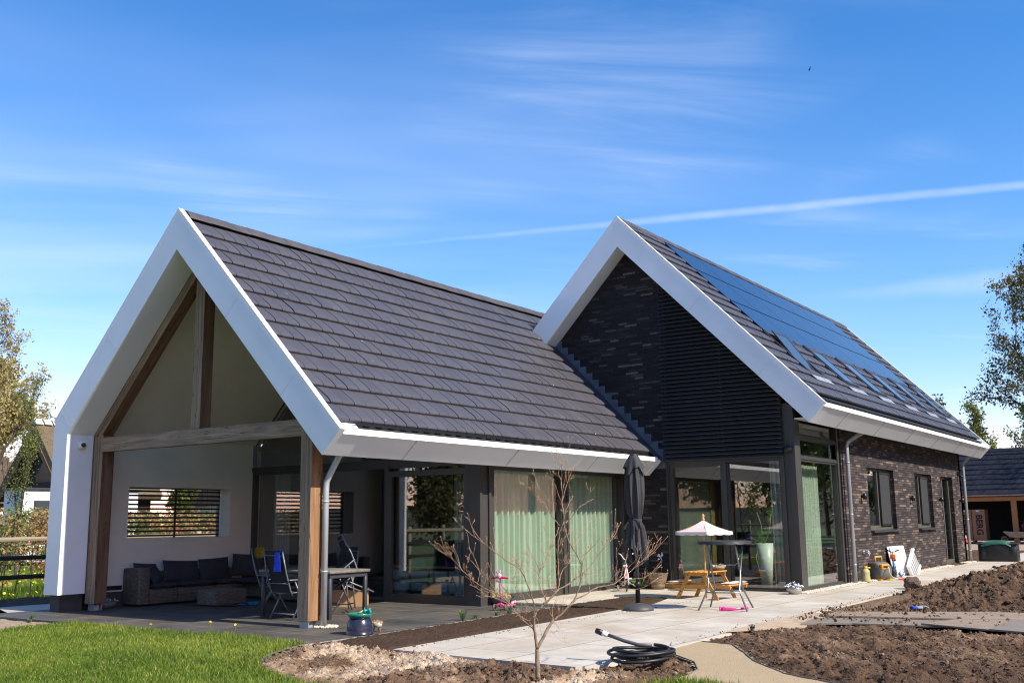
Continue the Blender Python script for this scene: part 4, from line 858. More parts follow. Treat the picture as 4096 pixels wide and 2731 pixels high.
# ------------------------------------------------------------------ terrace furniture
def T(o,label,cat,group=None):
    o['label']=label; o['category']=cat
    if group: o['group']=group
    return o
def soft_box(a,b,r,m_,name,parent,puff=.03,M=None,seed=0):
    """a cushion: rounded box with domed faces"""
    n=14; cx=[(a[i]+b[i])/2 for i in range(3)]; hx=[abs(b[i]-a[i])/2 for i in range(3)]; rr=random.Random(seed); ph=[rr.uniform(0,6) for _ in range(4)]
    th=min(range(3),key=lambda i:hx[i]); o1,o2=[i for i in range(3) if i!=th]
    mb=MB()
    for sgn in (-1,1):
        def fn(u,v):
            p=[0,0,0]; s,t=u*2-1,v*2-1
            e=(max(0,1-abs(s)**4)*max(0,1-abs(t)**4))**.45
            pin=1-.05*(1-abs(t)**2)*(abs(s)>.9)-.0
            p[o1]=cx[o1]+hx[o1]*s*(1-.04*(1-t*t)); p[o2]=cx[o2]+hx[o2]*t*(1-.04*(1-s*s))
            p[th]=cx[th]+sgn*(hx[th]*e+puff*e*math.cos(s*1.4)*math.cos(t*1.4)+.006*e*math.sin(7*s+ph[0])*math.sin(6*t+ph[1]))
            return p
        mb.grid(fn,n,n,M=M)
    return mb.build(name,m_,parent)
# wicker corner sofa
sofa=T(empty('corner_sofa',(0,0,0)),'dark wicker corner sofa with charcoal cushions along the cream terrace wall','sofa')
def part(name,fn,m_,parent,**k):
    b=MB(); fn(b); return b.build(name,m_,parent,**k)
part('armrest',lambda b:b.rbox((1.66,9.70,.03),(1.93,10.27,.77),.035,seg=3),WICKER,sofa)
for x0,x1 in ((1.94,2.64),(2.65,3.62),(3.63,4.40)):
    part('seat_base',lambda b:b.rbox((x0,9.70,.03),(x1,10.10,.33),.03,seg=2),WICKER,sofa)
    part('backrest',lambda b:b.rbox((x0,10.10,.03),(x1,10.27,.68),.03,seg=2),WICKER,sofa)
    soft_box((x0+.01,9.66,.33),(x1-.01,10.12,.45),.03,CUSH,'seat_cushion',sofa,.012)
part('seat_base',lambda b:b.rbox((4.41,8.2,.03),(4.95,10.27,.33),.03),WICKER,sofa); part('backrest',lambda b:b.rbox((4.80,7.2,.03),(4.98,10.27,.72),.03),WICKER,sofa); part('seat_base',lambda b:b.rbox((4.1,7.2,.03),(4.79,8.19,.33),.03),WICKER,sofa)
soft_box((4.12,8.22,.33),(4.80,10.1,.45),.03,CUSH,'seat_cushion',sofa,.012); soft_box((4.12,7.22,.33),(4.80,8.19,.45),.03,CUSH,'seat_cushion',sofa,.012)
def cushion(c,w_,h_,rx,rz,label,ry=0,grp=None):
    M=Matrix.Rotation(rz,4,'Z')@Matrix.Rotation(rx,4,'X')@Matrix.Rotation(ry,4,'Y')
    o=soft_box((-w_/2,-.05,-h_/2),(w_/2,.05,h_/2),.03,CUSH,'cushion',None,.05,seed=int(w_*100)); o.location=c; o.rotation_euler=M.to_euler()
    return T(o,label,'cushion','loose back cushions on the wicker sofa')
cushion((2.02,10.02,.66),.50,.42,R(-22),R(-12),'crumpled square cushion behind the front cushion at the sofa arm',R(4))
cushion((2.16,9.90,.62),.44,.40,R(-30),R(22),'front square cushion leaning forward beside the wicker armrest',R(-14))
cushion((2.95,10.05,.66),.92,.46,R(-16),0,'wide back cushion second from the armrest of the sofa',R(3))
cushion((3.85,10.05,.66),.84,.50,R(-14),0,'wide back cushion in the middle of the sofa, before the corner',R(-2))
cushion((4.62,9.85,.72),.72,.50,R(-12),R(-50),'back cushion standing in the sofa corner by the glass',R(2))
ot=T(empty('footstool',(2.84,8.53,0)),'low woven wicker footstool standing in front of the corner sofa','footstool')
part('stool_body',lambda b:b.rbox((-.42,-.30,.02),(.40,.30,.33),.03,seg=3),WICKER,ot)
# dining table
tb=T(empty('dining_table',(1.98,4.95,0)),'long grey topped garden table with square metal legs under the tie beam','table')
STONE=pm('table_stone',(.20,.19,.16),r=.6,c2=(.11,.105,.09),vs=14,bump=.3,bs=60,bdist=.004)
part('tabletop',lambda b:b.rbox((-.54,-.92,.775),(.48,.90,.825),.006,seg=1),STONE,tb)
part('apron',lambda b:(b.box((-.50,-.88,.70),(-.44,.86,.765)),b.box((.38,-.88,.70),(.44,.86,.765)),b.box((-.44,-.88,.70),(.38,-.82,.765)),b.box((-.44,.80,.70),(.38,.86,.765))),DARKMETAL,tb)
for sx in (-.50,.385):
    for sy in (-.88,.80): part('leg',lambda b:b.rbox((sx,sy,0),(sx+.065,sy+.065,.70),.005,seg=1),DARKMETAL,tb)
def make_chair(label):
    c=T(empty('folding_chair',(0,0,0)),label,'chair','folding garden chairs round the table')
    # faces +x; back at x=-.25
    for s in (-1,1):
        y=s*.285
        part('back_frame',lambda b:b.tube([(-.42,y*.92,1.18),(-.34,y,.80),(-.24,y,.50),(-.20,y,.42)],.014,8),ALU,c)
        part('armrest',lambda b:(b.rbox((-.30,y*1.09-.025,.67),(.16,y*1.09+.025,.695),.01),b.tube([(-.32,y*1.05,.68),(.12,y*1.05,.665)],.012,8)),ALU,c)
        part('leg',lambda b:b.tube([(.14,y*1.12,.66),(-.02,y*1.12,.36),(-.22,y*1.12,.0)],.014,8),ALU,c)
        part('leg',lambda b:b.tube([(-.16,y*1.04,.66),(-.02,y*1.04,.36),(.22,y*1.04,.0)],.014,8),ALU,c)
    part('seat_frame',lambda b:(b.tube([(-.22,-.27,.46),(.24,-.27,.49)],.012,8),b.tube([(-.22,.27,.46),(.24,.27,.49)],.012,8),b.tube([(.24,-.27,.49),(.24,.27,.49)],.012,8)),ALU,c)
    for p_,q_,r_c in (((-.18,-.31,.10),(-.18,.31,.10),.014),((.18,-.3,.08),(.18,.3,.08),.012),((-.285,-.28,.62),(-.285,.28,.62),.011),((-.40,-.26,1.10),(-.40,.26,1.10),.011)):
        part('crossbar',lambda b:b.tube([p_,q_],r_c,8),ALU,c)
    part('seat',lambda b:b.grid(lambda u,v:(-.22+.46*u,-.265+.53*v,.46+.03*u-.02*math.sin(math.pi*v)),8,8),SLING,c)
    def bk(u,v):
        zz=.46+.72*u; x=-.225-.14*(u**1.15)-.055*u*u; return (x-.012*math.sin(math.pi*v),(-.268+.536*v)*(1-.07*u),zz)
    part('backrest',lambda b:b.grid(bk,10,8),SLING,c)
    return c
ch=make_chair('folding chair under the blue cloth, seen from behind at the near side of the table')
def place(o,x,y,rz,label=None,rot=None):
    o.location=(x,y,0); o.rotation_euler=rot if rot else (0,0,rz)
    if label: o['label']=label
    return o
place(ch,1.34,4.86,R(-6))
c2=copy_tree(ch); place(c2,2.42,6.55,R(-42),'folding chair with the yellow dusting mitt over its backrest, beside the sofa')
c3=copy_tree(ch); place(c3,3.05,5.55,R(175),'folding chair on the far side of the table, behind the wooden post')
c4=copy_tree(ch); c4.location=(2.85,4.62,.22); c4.rotation_euler=(R(8),R(38),R(150)); c4['label']='folding chair tipped against the right end of the table'
# cloths
bl=MB()
def cloth(u,v):
    s=v*2-1; w_=.075+.03*abs(s); y=-.02+w_*(u*2-1)*1.0+.008*math.sin(9*u+3*v)
    if s<0: return (-.445-.012*(1+s)-.008*math.sin(8*u),y,1.19-.36*(-s)*1.0)
    return (-.395+.02*s,y,1.19-.20*s)
bl.grid(cloth,10,16); o=bl.build('microfibre_cloth',pm('blue_cloth',(.02,.07,.62),r=.8,var=.25,vs=20)); o.location=(1.34,4.72,0); o.rotation_euler=(0,0,R(-6)); T(o,'bright blue cloth hanging over the back of the nearest chair','cloth')
rm=random.Random(5); mt=MB(); mt.sphere((0,0,0),.085,n=16,k=10,sc=(1,.5,1.15))
for i in range(420):
    a=rm.uniform(0,6.28); z_=rm.uniform(-.10,.10); rr=.085*math.sqrt(max(.1,1-(z_/.105)**2)); p=Vector((rr*math.cos(a),.5*rr*math.sin(a),z_)); d=Vector((math.cos(a),math.sin(a)*.8,rm.uniform(-.5,.3)))*.03
    mt.tube([p,p+d],[.008,.004],4)
o=mt.build('dusting_mitt',pm('mustard_chenille',(.38,.26,.02),r=.9,var=.3,vs=40)); o.location=(2.10,6.58,1.10); o.rotation_euler=(0,0,R(-42)); T(o,'mustard yellow chenille mitt hung on a chair back','mitt')
cb=T(empty('cardboard_box',(3.78,6.15,0),R(-58)),'open brown cardboard box on the terrace floor behind the table','box')
CARD=pm('cardboard',(.42,.24,.11),r=.85,var=.08,vs=3)
part('box_body',lambda b:(b.box((-.6,-.22,0),(.6,-.21,.30)),b.box((-.6,.21,0),(.6,.22,.30)),b.box((-.6,-.21,0),(-.59,.21,.30)),b.box((.59,-.21,0),(.6,.21,.30)),b.box((-.59,-.21,0),(.59,.21,.012))),CARD,cb)
mp_=T(empty('dust_mop',(2.75,8.0,0),R(-28)),'flat duster with turquoise fringe lying beside the wicker footstool','duster')
part('pad',lambda b:b.lathe([(.001,.012),(.16,.012),(.17,.024),(.15,.034),(.001,.036)],20,c=(-.1,0.0,0),sx=1.3,sy=.5),BLK,mp_)
part('handle',lambda b:b.tube([(.06,0,.03),(.26,0,.03)],.016,8),pm('blue_plastic',(.02,.08,.6),r=.4),mp_)
def fringe(b):
    for i in range(160):
        a=rm.uniform(-1.8,1.8); p=Vector((.30,0,.03)); q=p+Vector((math.cos(a)*rm.uniform(.05,.2),math.sin(a)*.14,rm.uniform(-.02,.05))); b.tube([p,q],[.01,.006],4)
part('fringe',fringe,pm('turquoise_chenille',(.02,.28,.48),r=.9,var=.3,vs=50),mp_)
# pots
def bowl_planter(loc,r_,h_,m_,label,flow,fm_,seed,cnt=110,spread=1.15,fl=None):
    e=T(empty('flower_bowl',loc),label,'planter')
    part('bowl',lambda b:b.lathe([(.001,.0),(r_*.55,.0),(r_*.82,h_*.4),(r_,h_),(r_*.93,h_),(r_*.78,h_*.75),(.001,h_*.75)],28),m_,e)
    rr=random.Random(seed); lf=MB(); fw=MB()
    for i in range(cnt*3):
        a=rr.uniform(0,6.28); q=r_*spread*math.sqrt(rr.random()); p=Vector((q*math.cos(a),q*math.sin(a),h_*.8+rr.uniform(0,.06)*(1.3-q/r_/spread)+.02)); s=rr.uniform(.012,.024)
        n_=Vector((rr.uniform(-1,1),rr.uniform(-1,1),rr.uniform(.2,1))).normalized(); t=n_.orthogonal().normalized(); u=n_.cross(t)
        lf.add([p-t*s,p+u*s*.5,p+t*s,p-u*s*.5],[(0,1,2,3)])
    for i in range(cnt):
        a=rr.uniform(0,6.28); q=r_*spread*math.sqrt(rr.random()); p=Vector((q*math.cos(a),q*math.sin(a),h_*.85+rr.uniform(.03,.10)*(1.2-q/r_/spread)+.02)); s=rr.uniform(.014,.022)
        n_=Vector((rr.uniform(-1.2,.6),rr.uniform(-1.2,.4),.6)).normalized(); t=n_.orthogonal().normalized(); u=n_.cross(t)
        ring=[p+(t*math.cos(k*1.2566)+u*math.sin(k*1.2566))*s*(1 if k%1==0 else .6) for k in range(5)]; fw.add([p+n_*.004]+ring,[(0,1+k,1+(k+1)%5) for k in range(5)])
    lf.build('leaves',flow,e); fw.build('blossoms',fm_,e); return e
LEAFG=pm('small_leaf_green',(.07,.14,.03),r=.7,var=.35,vs=30)
bowl_planter((1.12,10.0,0),.21,.13,pm('grey_glazed_bowl',(.12,.16,.19),r=.3,var=.1),'grey bowl of small white flowers beside the left oak post',pm('dusty_leaf',(.12,.17,.09),r=.8,var=.4,vs=30),pm('dull_white_petal',(.4,.4,.36),r=.8),1,60)
bowl_planter((10.8,-.80,0),.185,.15,pm('silver_bowl',(.50,.49,.46),r=.35,metal=.5,var=.1),'silver bowl of pale lilac and white pansies at the foot of the corner column',LEAFG,pm('lilac_white_petal',(.75,.72,.85),r=.7,var=.15,vs=60),2,100,1.1)
dry=pm('dried_straw',(.52,.38,.17),r=.9,c2=(.28,.19,.09),vs=40)
e=bowl_planter((5.52,3.33,0),.27,.17,pm('dark_grey_bowl',(.10,.10,.10),r=.35),'dark bowl filled with dried straw coloured plants beside the scooter',dry,dry,3,150,1.0)
# blue glazed pot upside down with a green saucer
bk=T(empty('glazed_pot',(.12,2.07,0)),'upturned dark blue glazed pot carrying a green dish at the terrace edge','pot')
NAVY=pm('navy_glaze',(.018,.021,.042),r=.25,var=.3,vs=10,coat=.25)
part('pot_body',lambda b:b.lathe([(.205,0),(.212,.012),(.200,.022),(.196,.06),(.198,.11),(.188,.16),(.165,.21),(.15,.235),(.001,.235)],36),NAVY,bk)
ds=T(empty('green_dish',(.12,2.07,.235)),'shallow teal green dish with a small trowel on top of the blue pot','dish')
part('dish_body',lambda b:b.lathe([(.001,.0),(.15,.0),(.185,.035),(.197,.07),(.186,.072),(.17,.035),(.001,.02)],36),pm('teal_glaze',(.015,.17,.11),r=.2,coat=.4,var=.15),ds)
tw=T(empty('toy_trowel',(.14,2.0,.30)),'small teal toy with a wooden handle lying in the green dish','toy')
part('handle',lambda b:b.tube([(-.05,.09,.0),(.0,.02,.04)],[.012,.015],8),pm('pale_wood',(.60,.42,.22),r=.6),tw)
part('toy_body',lambda b:(b.sphere((.01,-.01,.035),.035),b.sphere((.03,-.07,.03),.038),b.tube([(.0,-.09,.03),(.02,-.105,.09)],[.02,.006],6),b.tube([(.0,.0,.04),(.02,.01,.09)],[.016,.005],6)),pm('teal_plastic',(.02,.25,.26),r=.3),tw)
sp=T(empty('footed_pot',(.47,2.03,0)),'small white patterned pot on three wooden feet with dried flowers','pot')
part('pot_body',lambda b:b.lathe([(.001,.075),(.066,.075),(.076,.15),(.066,.15),(.001,.13)],24),pm('white_carved_pot',(.60,.57,.52),r=.7,c2=(.30,.28,.25),vs=40,bump=.6,bs=60),sp)
part('foot',lambda b:[b.tube([(.045*math.cos(a),.045*math.sin(a),.08),(.062*math.cos(a),.062*math.sin(a),0)],[.012,.008],8) for a in (0.4,2.5,4.6)],pm('brown_wood',(.30,.17,.09),r=.6),sp)
def tuft(b,cx,cy,z0,r_,h_,n,seed,s0=.012):
    rr=random.Random(seed)
    for i in range(n):
        a=rr.uniform(0,6.28); q=r_*math.sqrt(rr.random()); p=Vector((cx+q*math.cos(a),cy+q*math.sin(a),z0+rr.uniform(0,h_)*(1.1-q/r_*.6))); s=s0*rr.uniform(.6,1.5)
        n_=Vector((rr.uniform(-1,1),rr.uniform(-1,1),rr.uniform(-.3,1))).normalized(); t=n_.orthogonal().normalized(); u=n_.cross(t)
        b.add([p-t*s,p+u*s*.6,p+t*s,p-u*s*.6],[(0,1,2,3)])
part('dried_flowers',lambda b:tuft(b,0,0,.13,.085,.06,160,4,.010),pm('dried_ochre',(.55,.34,.12),r=.9,var=.35,vs=40),sp)
# gravel heap at the post and gravel strip along the wall
def pebbles(name,n,pts,size,seed,m_,**tags):
    r_=np.random.default_rng(seed); P=np.array(pts(r_,n)); k=len(P); s=size*r_.uniform(.6,1.4,k)
    V=IV[None]*(1+.18*r_.uniform(-1,1,(k,len(IV),1)))*s[:,None,None]*r_.uniform(.7,1.25,(k,1,3)); V+=P[:,None]; F=IF[None]+(np.arange(k)*len(IV))[:,None,None]
    return np_mesh(name,V.reshape(-1,3),F.reshape(-1,3),m_,smooth=True,attr={'tone':('POINT',np.repeat(r_.random(k),len(IV)))},**tags)
PEB=attr_mat('cream_pebble','tone',[(0,(.42,.33,.24)),(.5,(.62,.52,.41)),(1,(.74,.68,.60))],r=.8,vs=30,var=.1,bump=0)
pebbles('gravel',260,lambda r_,n:[(.60+q*math.cos(a)*1.0,3.26+q*math.sin(a),.012) for q,a in zip(.19*np.sqrt(r_.random(n)),r_.uniform(0,6.28,n))],.016,1,PEB,kind='stuff',label='small heap of cream gravel round the foot of the downpipe',category='gravel')
def strip(r_,n):
    x=r_.uniform(10.95,28.9,n); x=x[(x<25.4)|(x>27.4)]; n=len(x); y=r_.uniform(-1.06,-.83,n); return np.stack([x,y,.004+.012*r_.random(n)],1)
pebbles('gravel',9500,strip,.017,2,PEB,kind='stuff',label='strip of cream gravel along the foot of the brick wall',category='gravel')
# ------------------------------------------------------------------ closed parasol
pa=T(empty('closed_parasol',(5.68,.32,0)),'closed charcoal parasol tied in the middle on a round base','parasol')
part('base',lambda b:b.lathe([(.001,0),(.285,0),(.285,.02),(.262,.06),(.20,.095),(.12,.118),(.05,.125),(.04,.14),(.001,.14)],40),pm('dark_resin',(.06,.06,.065),r=.55,var=.15,bump=.1,bs=80),pa)
part('sleeve',lambda b:b.lathe([(.044,.12),(.044,.44),(.058,.44),(.062,.47),(.058,.505),(.040,.51)],20),BLK,pa)
part('pole',lambda b:b.tube([(0,0,.45),(0,0,2.85)],.030,16),pm('dark_grey_pole',(.07,.08,.10),r=.35,metal=.4),pa)
def canopy(u,v):
    a=2*math.pi*u; z=.92+(2.84-.92)*v
    prof=[(0,.20),(.10,.205),(.24,.18),(.33,.145),(.368,.105),(.385,.115),(.45,.15),(.6,.185),(.75,.185),(.86,.165),(.93,.125),(1,.075)]
    for (v0,r0),(v1,r1) in zip(prof[:-1],prof[1:]):
        if v0<=v<=v1: rr=r0+(r1-r0)*(v-v0)/(v1-v0)
    fold=math.cos(8*a+.8*math.sin(2*a)); amp=.05*(1-v*.75)+.014
    rr+=amp*fold*(.6+.4*math.sin(3*a+5*v))*(0.35 if .33<v<.42 else 1)+.01*math.sin(17*a+9*v)
    z2=z+(.10*fold+.12*math.sin(a*2+1))*(max(0,.22-v)/.22)
    return (rr*.80*math.cos(a),rr*.95*math.sin(a),z2)
part('canopy',lambda b:b.grid(canopy,128,44),PARAS,pa)
def vent(u,v):
    a=2*math.pi*u; r0=.078+(.20-.078)*(1-v)**.8; fold=math.cos(8*a+.5); r0+=.022*fold*(1-v)
    return (r0*.95*math.cos(a),r0*math.sin(a),2.56+.28*v-.03*fold*(1-v)-.07*(1-v)*math.cos(4*a))
part('vent_cover',lambda b:b.grid(vent,96,10),PARAS,pa)
part('cap',lambda b:b.lathe([(.001,2.875),(.06,2.87),(.078,2.85),(.078,2.825),(.03,2.82)],24),BLK,pa)
def tie(b):
    b.lathe([(.118,1.60),(.128,1.63),(.118,1.66)],24,sx=.85,sy=1,cap=False)
    for s in (-1,1): b.grid(lambda u,v:(-.12-.03*v+.01*math.sin(5*u),s*(.02+.12*v)+.05*(u-.5)*(1+v),1.64-.16*v*v-.10*(u-.5)*v*0-.02*u),6,8)
    b.grid(lambda u,v:(-.13-.01*v,(u-.5)*.05,1.62-.20*v),3,6)
part('tie_strap',tie,PARAS,pa)
# ------------------------------------------------------------------ bar table
bt=T(empty('bar_table',(6.62,-1.02,0),R(12)),'tall folding bar table with a round dark top and crossed silver legs','table')
TUBE=pm('silver_tube',(.22,.23,.25),r=.32,metal=.75,var=.08)
part('tabletop',lambda b:b.lathe([(.001,1.19),(.42,1.19),(.475,1.195),(.49,1.212),(.48,1.232),(.45,1.238),(.001,1.236)],56),pm('dark_hammered_top',(.055,.052,.05),r=.45,c2=(.035,.033,.032),vs=8),bt)
def skirt(b):
    n=120
    b.grid(lambda u,v:((.485+.012*(1-v))*math.cos(6.2832*u),(.485+.012*(1-v))*math.sin(6.2832*u),1.228-(.042+.014*abs(math.sin(15*6.2832*u/2)))*(1-v)),n,3)
part('skirt',skirt,pm('dark_cover_edge',(.03,.03,.035),r=.5),bt)
for s in (-1,1):
    # crossing pair on each side (y=s*.30), bent near the bottom
    part('leg',lambda b:b.tube([(-.30*1,s*.26,1.19),(.10,s*.26,.62),(.26,s*.26,.36),(.44,s*.40,.0)],.0165,10),TUBE,bt)
    part('leg',lambda b:b.tube([(.30,s*.29,1.19),(-.10,s*.29,.62),(-.24,s*.29,.36),(-.40,s*.44,.0)],.0165,10),TUBE,bt)
for pp_ in ([(.30,-.30,.31),(.30,.30,.31)],[(-.27,-.32,.31),(-.27,.32,.31)],[(-.07,-.27,.92),(-.06,-.25,.84),(-.05,-.2,.80),(-.05,.2,.80),(-.06,.25,.84),(-.07,.27,.92)]): part('crossbar',lambda b:b.tube(pp_,.011,8),TUBE,bt)
pk=T(empty('toy_torch',(6.3,-1.25,.03),R(-68)),'pink plastic toy wand lying under the bar table','toy')
PINK=pm('magenta_plastic',(.62,.02,.25),r=.3,var=.1,coat=.3)
part('toy_body',lambda b:(b.tube([(-.2,0,0),(-.14,0,.0),(-.10,0,.0),(.0,0,.0),(.02,0,0),(.30,0,.02)],[.03,.042,.028,.034,.022,.02],12),b.tube([(-.22,0,0),(-.19,0,0)],[.045,.04],12)),PINK,pk)
# ------------------------------------------------------------------ children's picnic table
pt=T(empty('picnic_table',(8.9,.42,0),R(-4)),'small orange pine picnic table with two padded benches','picnic table')
for i in range(5): part('tabletop',lambda b:b.rbox((-.46,-.27+i*.112,.535),(.46,-.27+i*.112+.103,.557),.005,seg=1),PINE,pt)
part('apron',lambda b:(b.box((-.40,-.26,.47),(-.375,.26,.534)),b.box((.375,-.26,.47),(.40,.26,.534)),b.box((-.015,-.26,.49),(.015,.26,.534))),PINE,pt)
for sx in (-1,1):
    for s in (-1,1):
        def lg(b):
            x=sx*.40; p0=Vector((x,s*.16,.53)); p1=Vector((x,s*.46,0.0)); w_=Vector((0,.042,0))
            b.add([(x-.014,p0.y-.045,.53),(x-.014,p0.y+.045,.53),(x-.014,p1.y+.045,0),(x-.014,p1.y-.045,0),(x+.014,p0.y-.045,.53),(x+.014,p0.y+.045,.53),(x+.014,p1.y+.045,0),(x+.014,p1.y-.045,0)],[(0,1,2,3),(7,6,5,4),(0,4,5,1),(1,5,6,2),(2,6,7,3),(3,7,4,0)])
            for (yy,zz) in ((s*.19,.49),(s*.38,.15)): b.tube([(x-.018,yy,zz),(x+.018,yy,zz)],.012,8,1)
        bb=MB(); lg(bb); bb.build('leg',[PINE,BLK],pt)
    part('bench_rail',lambda b:b.box((sx*.365-.012,-.76,.22),(sx*.365+.012,.76,.285)),PINE,pt)
for s in (-1,1):
    part('bench',lambda b:(b.rbox((-.44,s*.66-.10,.286),(.44,s*.66-.005,.308),.004,seg=1),b.rbox((-.44,s*.66+.005,.286),(.44,s*.66+.10,.308),.004,seg=1)),PINE,pt)
STRIPE,nt_,N_,L_,B_=nodes('striped_cotton')
def stripe(nm,scale,ax,c1,c2):
    m_,nt,N,L,B=nodes(nm); t=N.new('ShaderNodeTexCoord'); sp_=N.new('ShaderNodeSeparateXYZ'); L.new(t.outputs['Object'],sp_.inputs[0])
    mu=N.new('ShaderNodeMath'); mu.operation='MULTIPLY'; mu.inputs[1].default_value=scale; L.new(sp_.outputs[ax],mu.inputs[0])
    fr_=N.new('ShaderNodeMath'); fr_.operation='FRACT'; L.new(mu.outputs[0],fr_.inputs[0]); gt=N.new('ShaderNodeMath'); gt.operation='GREATER_THAN'; gt.inputs[1].default_value=.62; L.new(fr_.outputs[0],gt.inputs[0])
    mx=N.new('ShaderNodeMix'); mx.data_type='RGBA'; L.new(gt.outputs[0],mx.inputs[0]); mx.inputs[6].default_value=(*c1,1); mx.inputs[7].default_value=(*c2,1); L.new(mx.outputs[2],B.inputs['Base Color']); B.inputs['Roughness'].default_value=.85; return m_
bpy.data.materials.remove(STRIPE)
STR_U=stripe('striped_umbrella_cotton',46,2,(.76,.68,.66),(.38,.26,.27)); STR_C=stripe('striped_seat_cotton',36,0,(.74,.68,.66),(.30,.20,.22))
for s,lb in ((1,'far'),(-1,'near')):
    o=soft_box((-.43,-.11,-.016),(.43,.11,.016),.02,STR_C,'seat_pad',None,.008); o.location=(8.9+math.sin(R(4))*s*.66,.42+s*.655,.335); o.rotation_euler=(0,0,R(-4)); T(o,'thin striped seat pad on the '+('bench nearer the glass door' if s>0 else 'bench nearer the bar table'),'seat pad','striped pads on the picnic benches')
ku=T(empty('small_sunshade',(8.92,.43,0)),'small open sunshade of thin brown and white stripes through the picnic table','sunshade')
part('pole',lambda b:b.tube([(0,0,0),(0,0,1.60)],.019,12),PINE,ku)
part('finial',lambda b:b.lathe([(.018,1.60),(.038,1.62),(.03,1.65),(.020,1.665),(.036,1.70),(.02,1.735),(.001,1.75)],16),PINE,ku)
def shade(b):
    n=6; Rr=.66
    for k in range(n):
        a0=2*math.pi*k/n+.52; a1=a0+2*math.pi/n; P0_=Vector((math.cos(a0)*Rr,math.sin(a0)*Rr,1.375)); P1_=Vector((math.cos(a1)*Rr,math.sin(a1)*Rr,1.375)); A=Vector((0,0,1.62))
        def fn(u,v):
            q=P0_*(1-u)+P1_*u; q.z=1.375-.0*math.sin(math.pi*u); p=A*(1-v)+q*v; p.z-=.035*math.sin(math.pi*v)+.018*math.sin(math.pi*u)*v*0; return p
        b.grid(fn,10,10)
        b.grid(lambda u,v:((P0_*(1-u)+P1_*u)*(1+.01*v)-Vector((0,0,(.06+.012*abs(math.sin(3*math.pi*u)))*v+1.375*.01*v))),12,3)
part('canopy',shade,STR_U,ku)
part('rib',lambda b:[b.tube([(0,0,1.58),(.64*math.cos(2*math.pi*k/6+.52),.64*math.sin(2*math.pi*k/6+.52),1.36)],.006,6) for k in range(6)],PINE,ku)
part('hanging_tag',lambda b:b.grid(lambda u,v:(-.03-.01*math.sin(4*v),-.04+.07*u*(1-.4*v),1.36-.2*v),3,6),pm('grey_beige_cloth',(.35,.31,.27),r=.9),ku)
hb=T(empty('basket_bowl',(9.15,.25,.557)),'round wicker bowl with a white cloth edge on the picnic table','bowl')
part('bowl',lambda b:b.lathe([(.001,0),(.11,0),(.155,.05),(.175,.10),(.16,.10),(.001,.03)],24),BASKETM,hb)
part('contents',lambda b:tuft(b,0,0,.09,.17,.05,150,8,.022),pm('white_cloth_bits',(.72,.68,.62),r=.9),hb)
# ------------------------------------------------------------------ door mat, basket, pinwheel
mm=MB(); mm.rbox((10.75,1.35,.0),(11.22,2.25,.022),.01,seg=1); T(mm.build('door_mat',pm('coir_mat',(.26,.15,.07),r=.95,var=.3,vs=80,bump=.8,bs=150)),'brown coir mat in front of the gable sliding door','mat')
bs=T(empty('wicker_basket',(11.0,2.62,0)),'tapered wicker basket of withered plants against the dark brick pier','basket')
part('basket_body',lambda b:b.lathe([(.001,.01),(.15,.0),(.185,.12),(.22,.25),(.25,.355),(.262,.365),(.25,.375),(.235,.36),(.2,.25),(.001,.24)],32),BASKETM,bs)
part('handle',lambda b:[b.tube([(0,s*.245,.36),(0,s*.27,.42),(0,s*.265,.46)],.010,6) for s in (-1,1)],BASKETM,bs)
part('dead_plant',lambda b:(tuft(b,-.05,.04,.33,.20,.10,420,6,.018),tuft(b,-.12,.22,.08,.10,.30,420,7,.018)),pm('withered_leaf',(.24,.21,.09),r=.9,c2=(.12,.085,.04),vs=40),bs)
pw=T(empty('pinwheel',(10.98,2.50,.30)),'lilac butterfly pinwheel on a thin stick in the wicker basket','pinwheel')
part('stick',lambda b:b.tube([(0,0,0),(.0,-.01,.44)],.006,6),pm('thin_cane',(.40,.28,.18),r=.6),pw)
def wings(b):
    for (dy,dz,w_,h_) in ((.05,.50,.05,.09),(-.035,.53,.04,.10),(.06,.40,.04,.07),(-.02,.37,.035,.06)):
        b.add([(-.012,0,.44),(-.012-.01,dy-w_/2*(1 if dy>0 else -1)*0+w_*(1 if dy>0 else -1),dz-.03),(-.02,dy,dz+h_*.4),(-.012,dy*.3,dz)],[(0,1,2,3)])
part('butterfly',wings,pm('lilac_sheet',(.36,.38,.70),r=.5,c2=(.68,.68,.80),vs=30),pw)
# ------------------------------------------------------------------ scooter, bicycle, toy
def wheel(b,c,r_,tr,axis,mi=0,n=28):
    ax=Vector(axis).normalized(); t=ax.orthogonal().normalized(); u=ax.cross(t); c=Vector(c); ring=[c+(t*math.cos(6.2832*k/n)+u*math.sin(6.2832*k/n))*(r_-tr) for k in range(n+1)]; b.tube(ring,tr,8,mi,cap=False)
def spokes(b,c,r_,axis,n=14,mi=0,rad=.0025):
    ax=Vector(axis).normalized(); t=ax.orthogonal().normalized(); u=ax.cross(t); c=Vector(c)
    for k in range(n): b.tube([c+ax*.012*(1 if k%2 else -1),c+(t*math.cos(6.2832*k/n)+u*math.sin(6.2832*k/n))*r_],rad,4,mi)
PK=pm('pink_paint',(.78,.10,.25),r=.35,var=.08,coat=.3); PKL=pm('light_pink_paint',(.80,.34,.42),r=.35,var=.1,coat=.3)
sc=T(empty('kick_scooter',(4.42,2.54,0),R(8)),'pink three wheeled kick scooter at the edge of the dark terrace','scooter')
part('deck',lambda b:(b.rbox((.02,-.06,.06),(.50,.06,.085),.012),b.tube([(-.02,-.11,.07),(-.02,-.06,.10),(0,0,.12),(-.02,.06,.10),(-.02,.11,.07)],.024,10)),PK,sc)
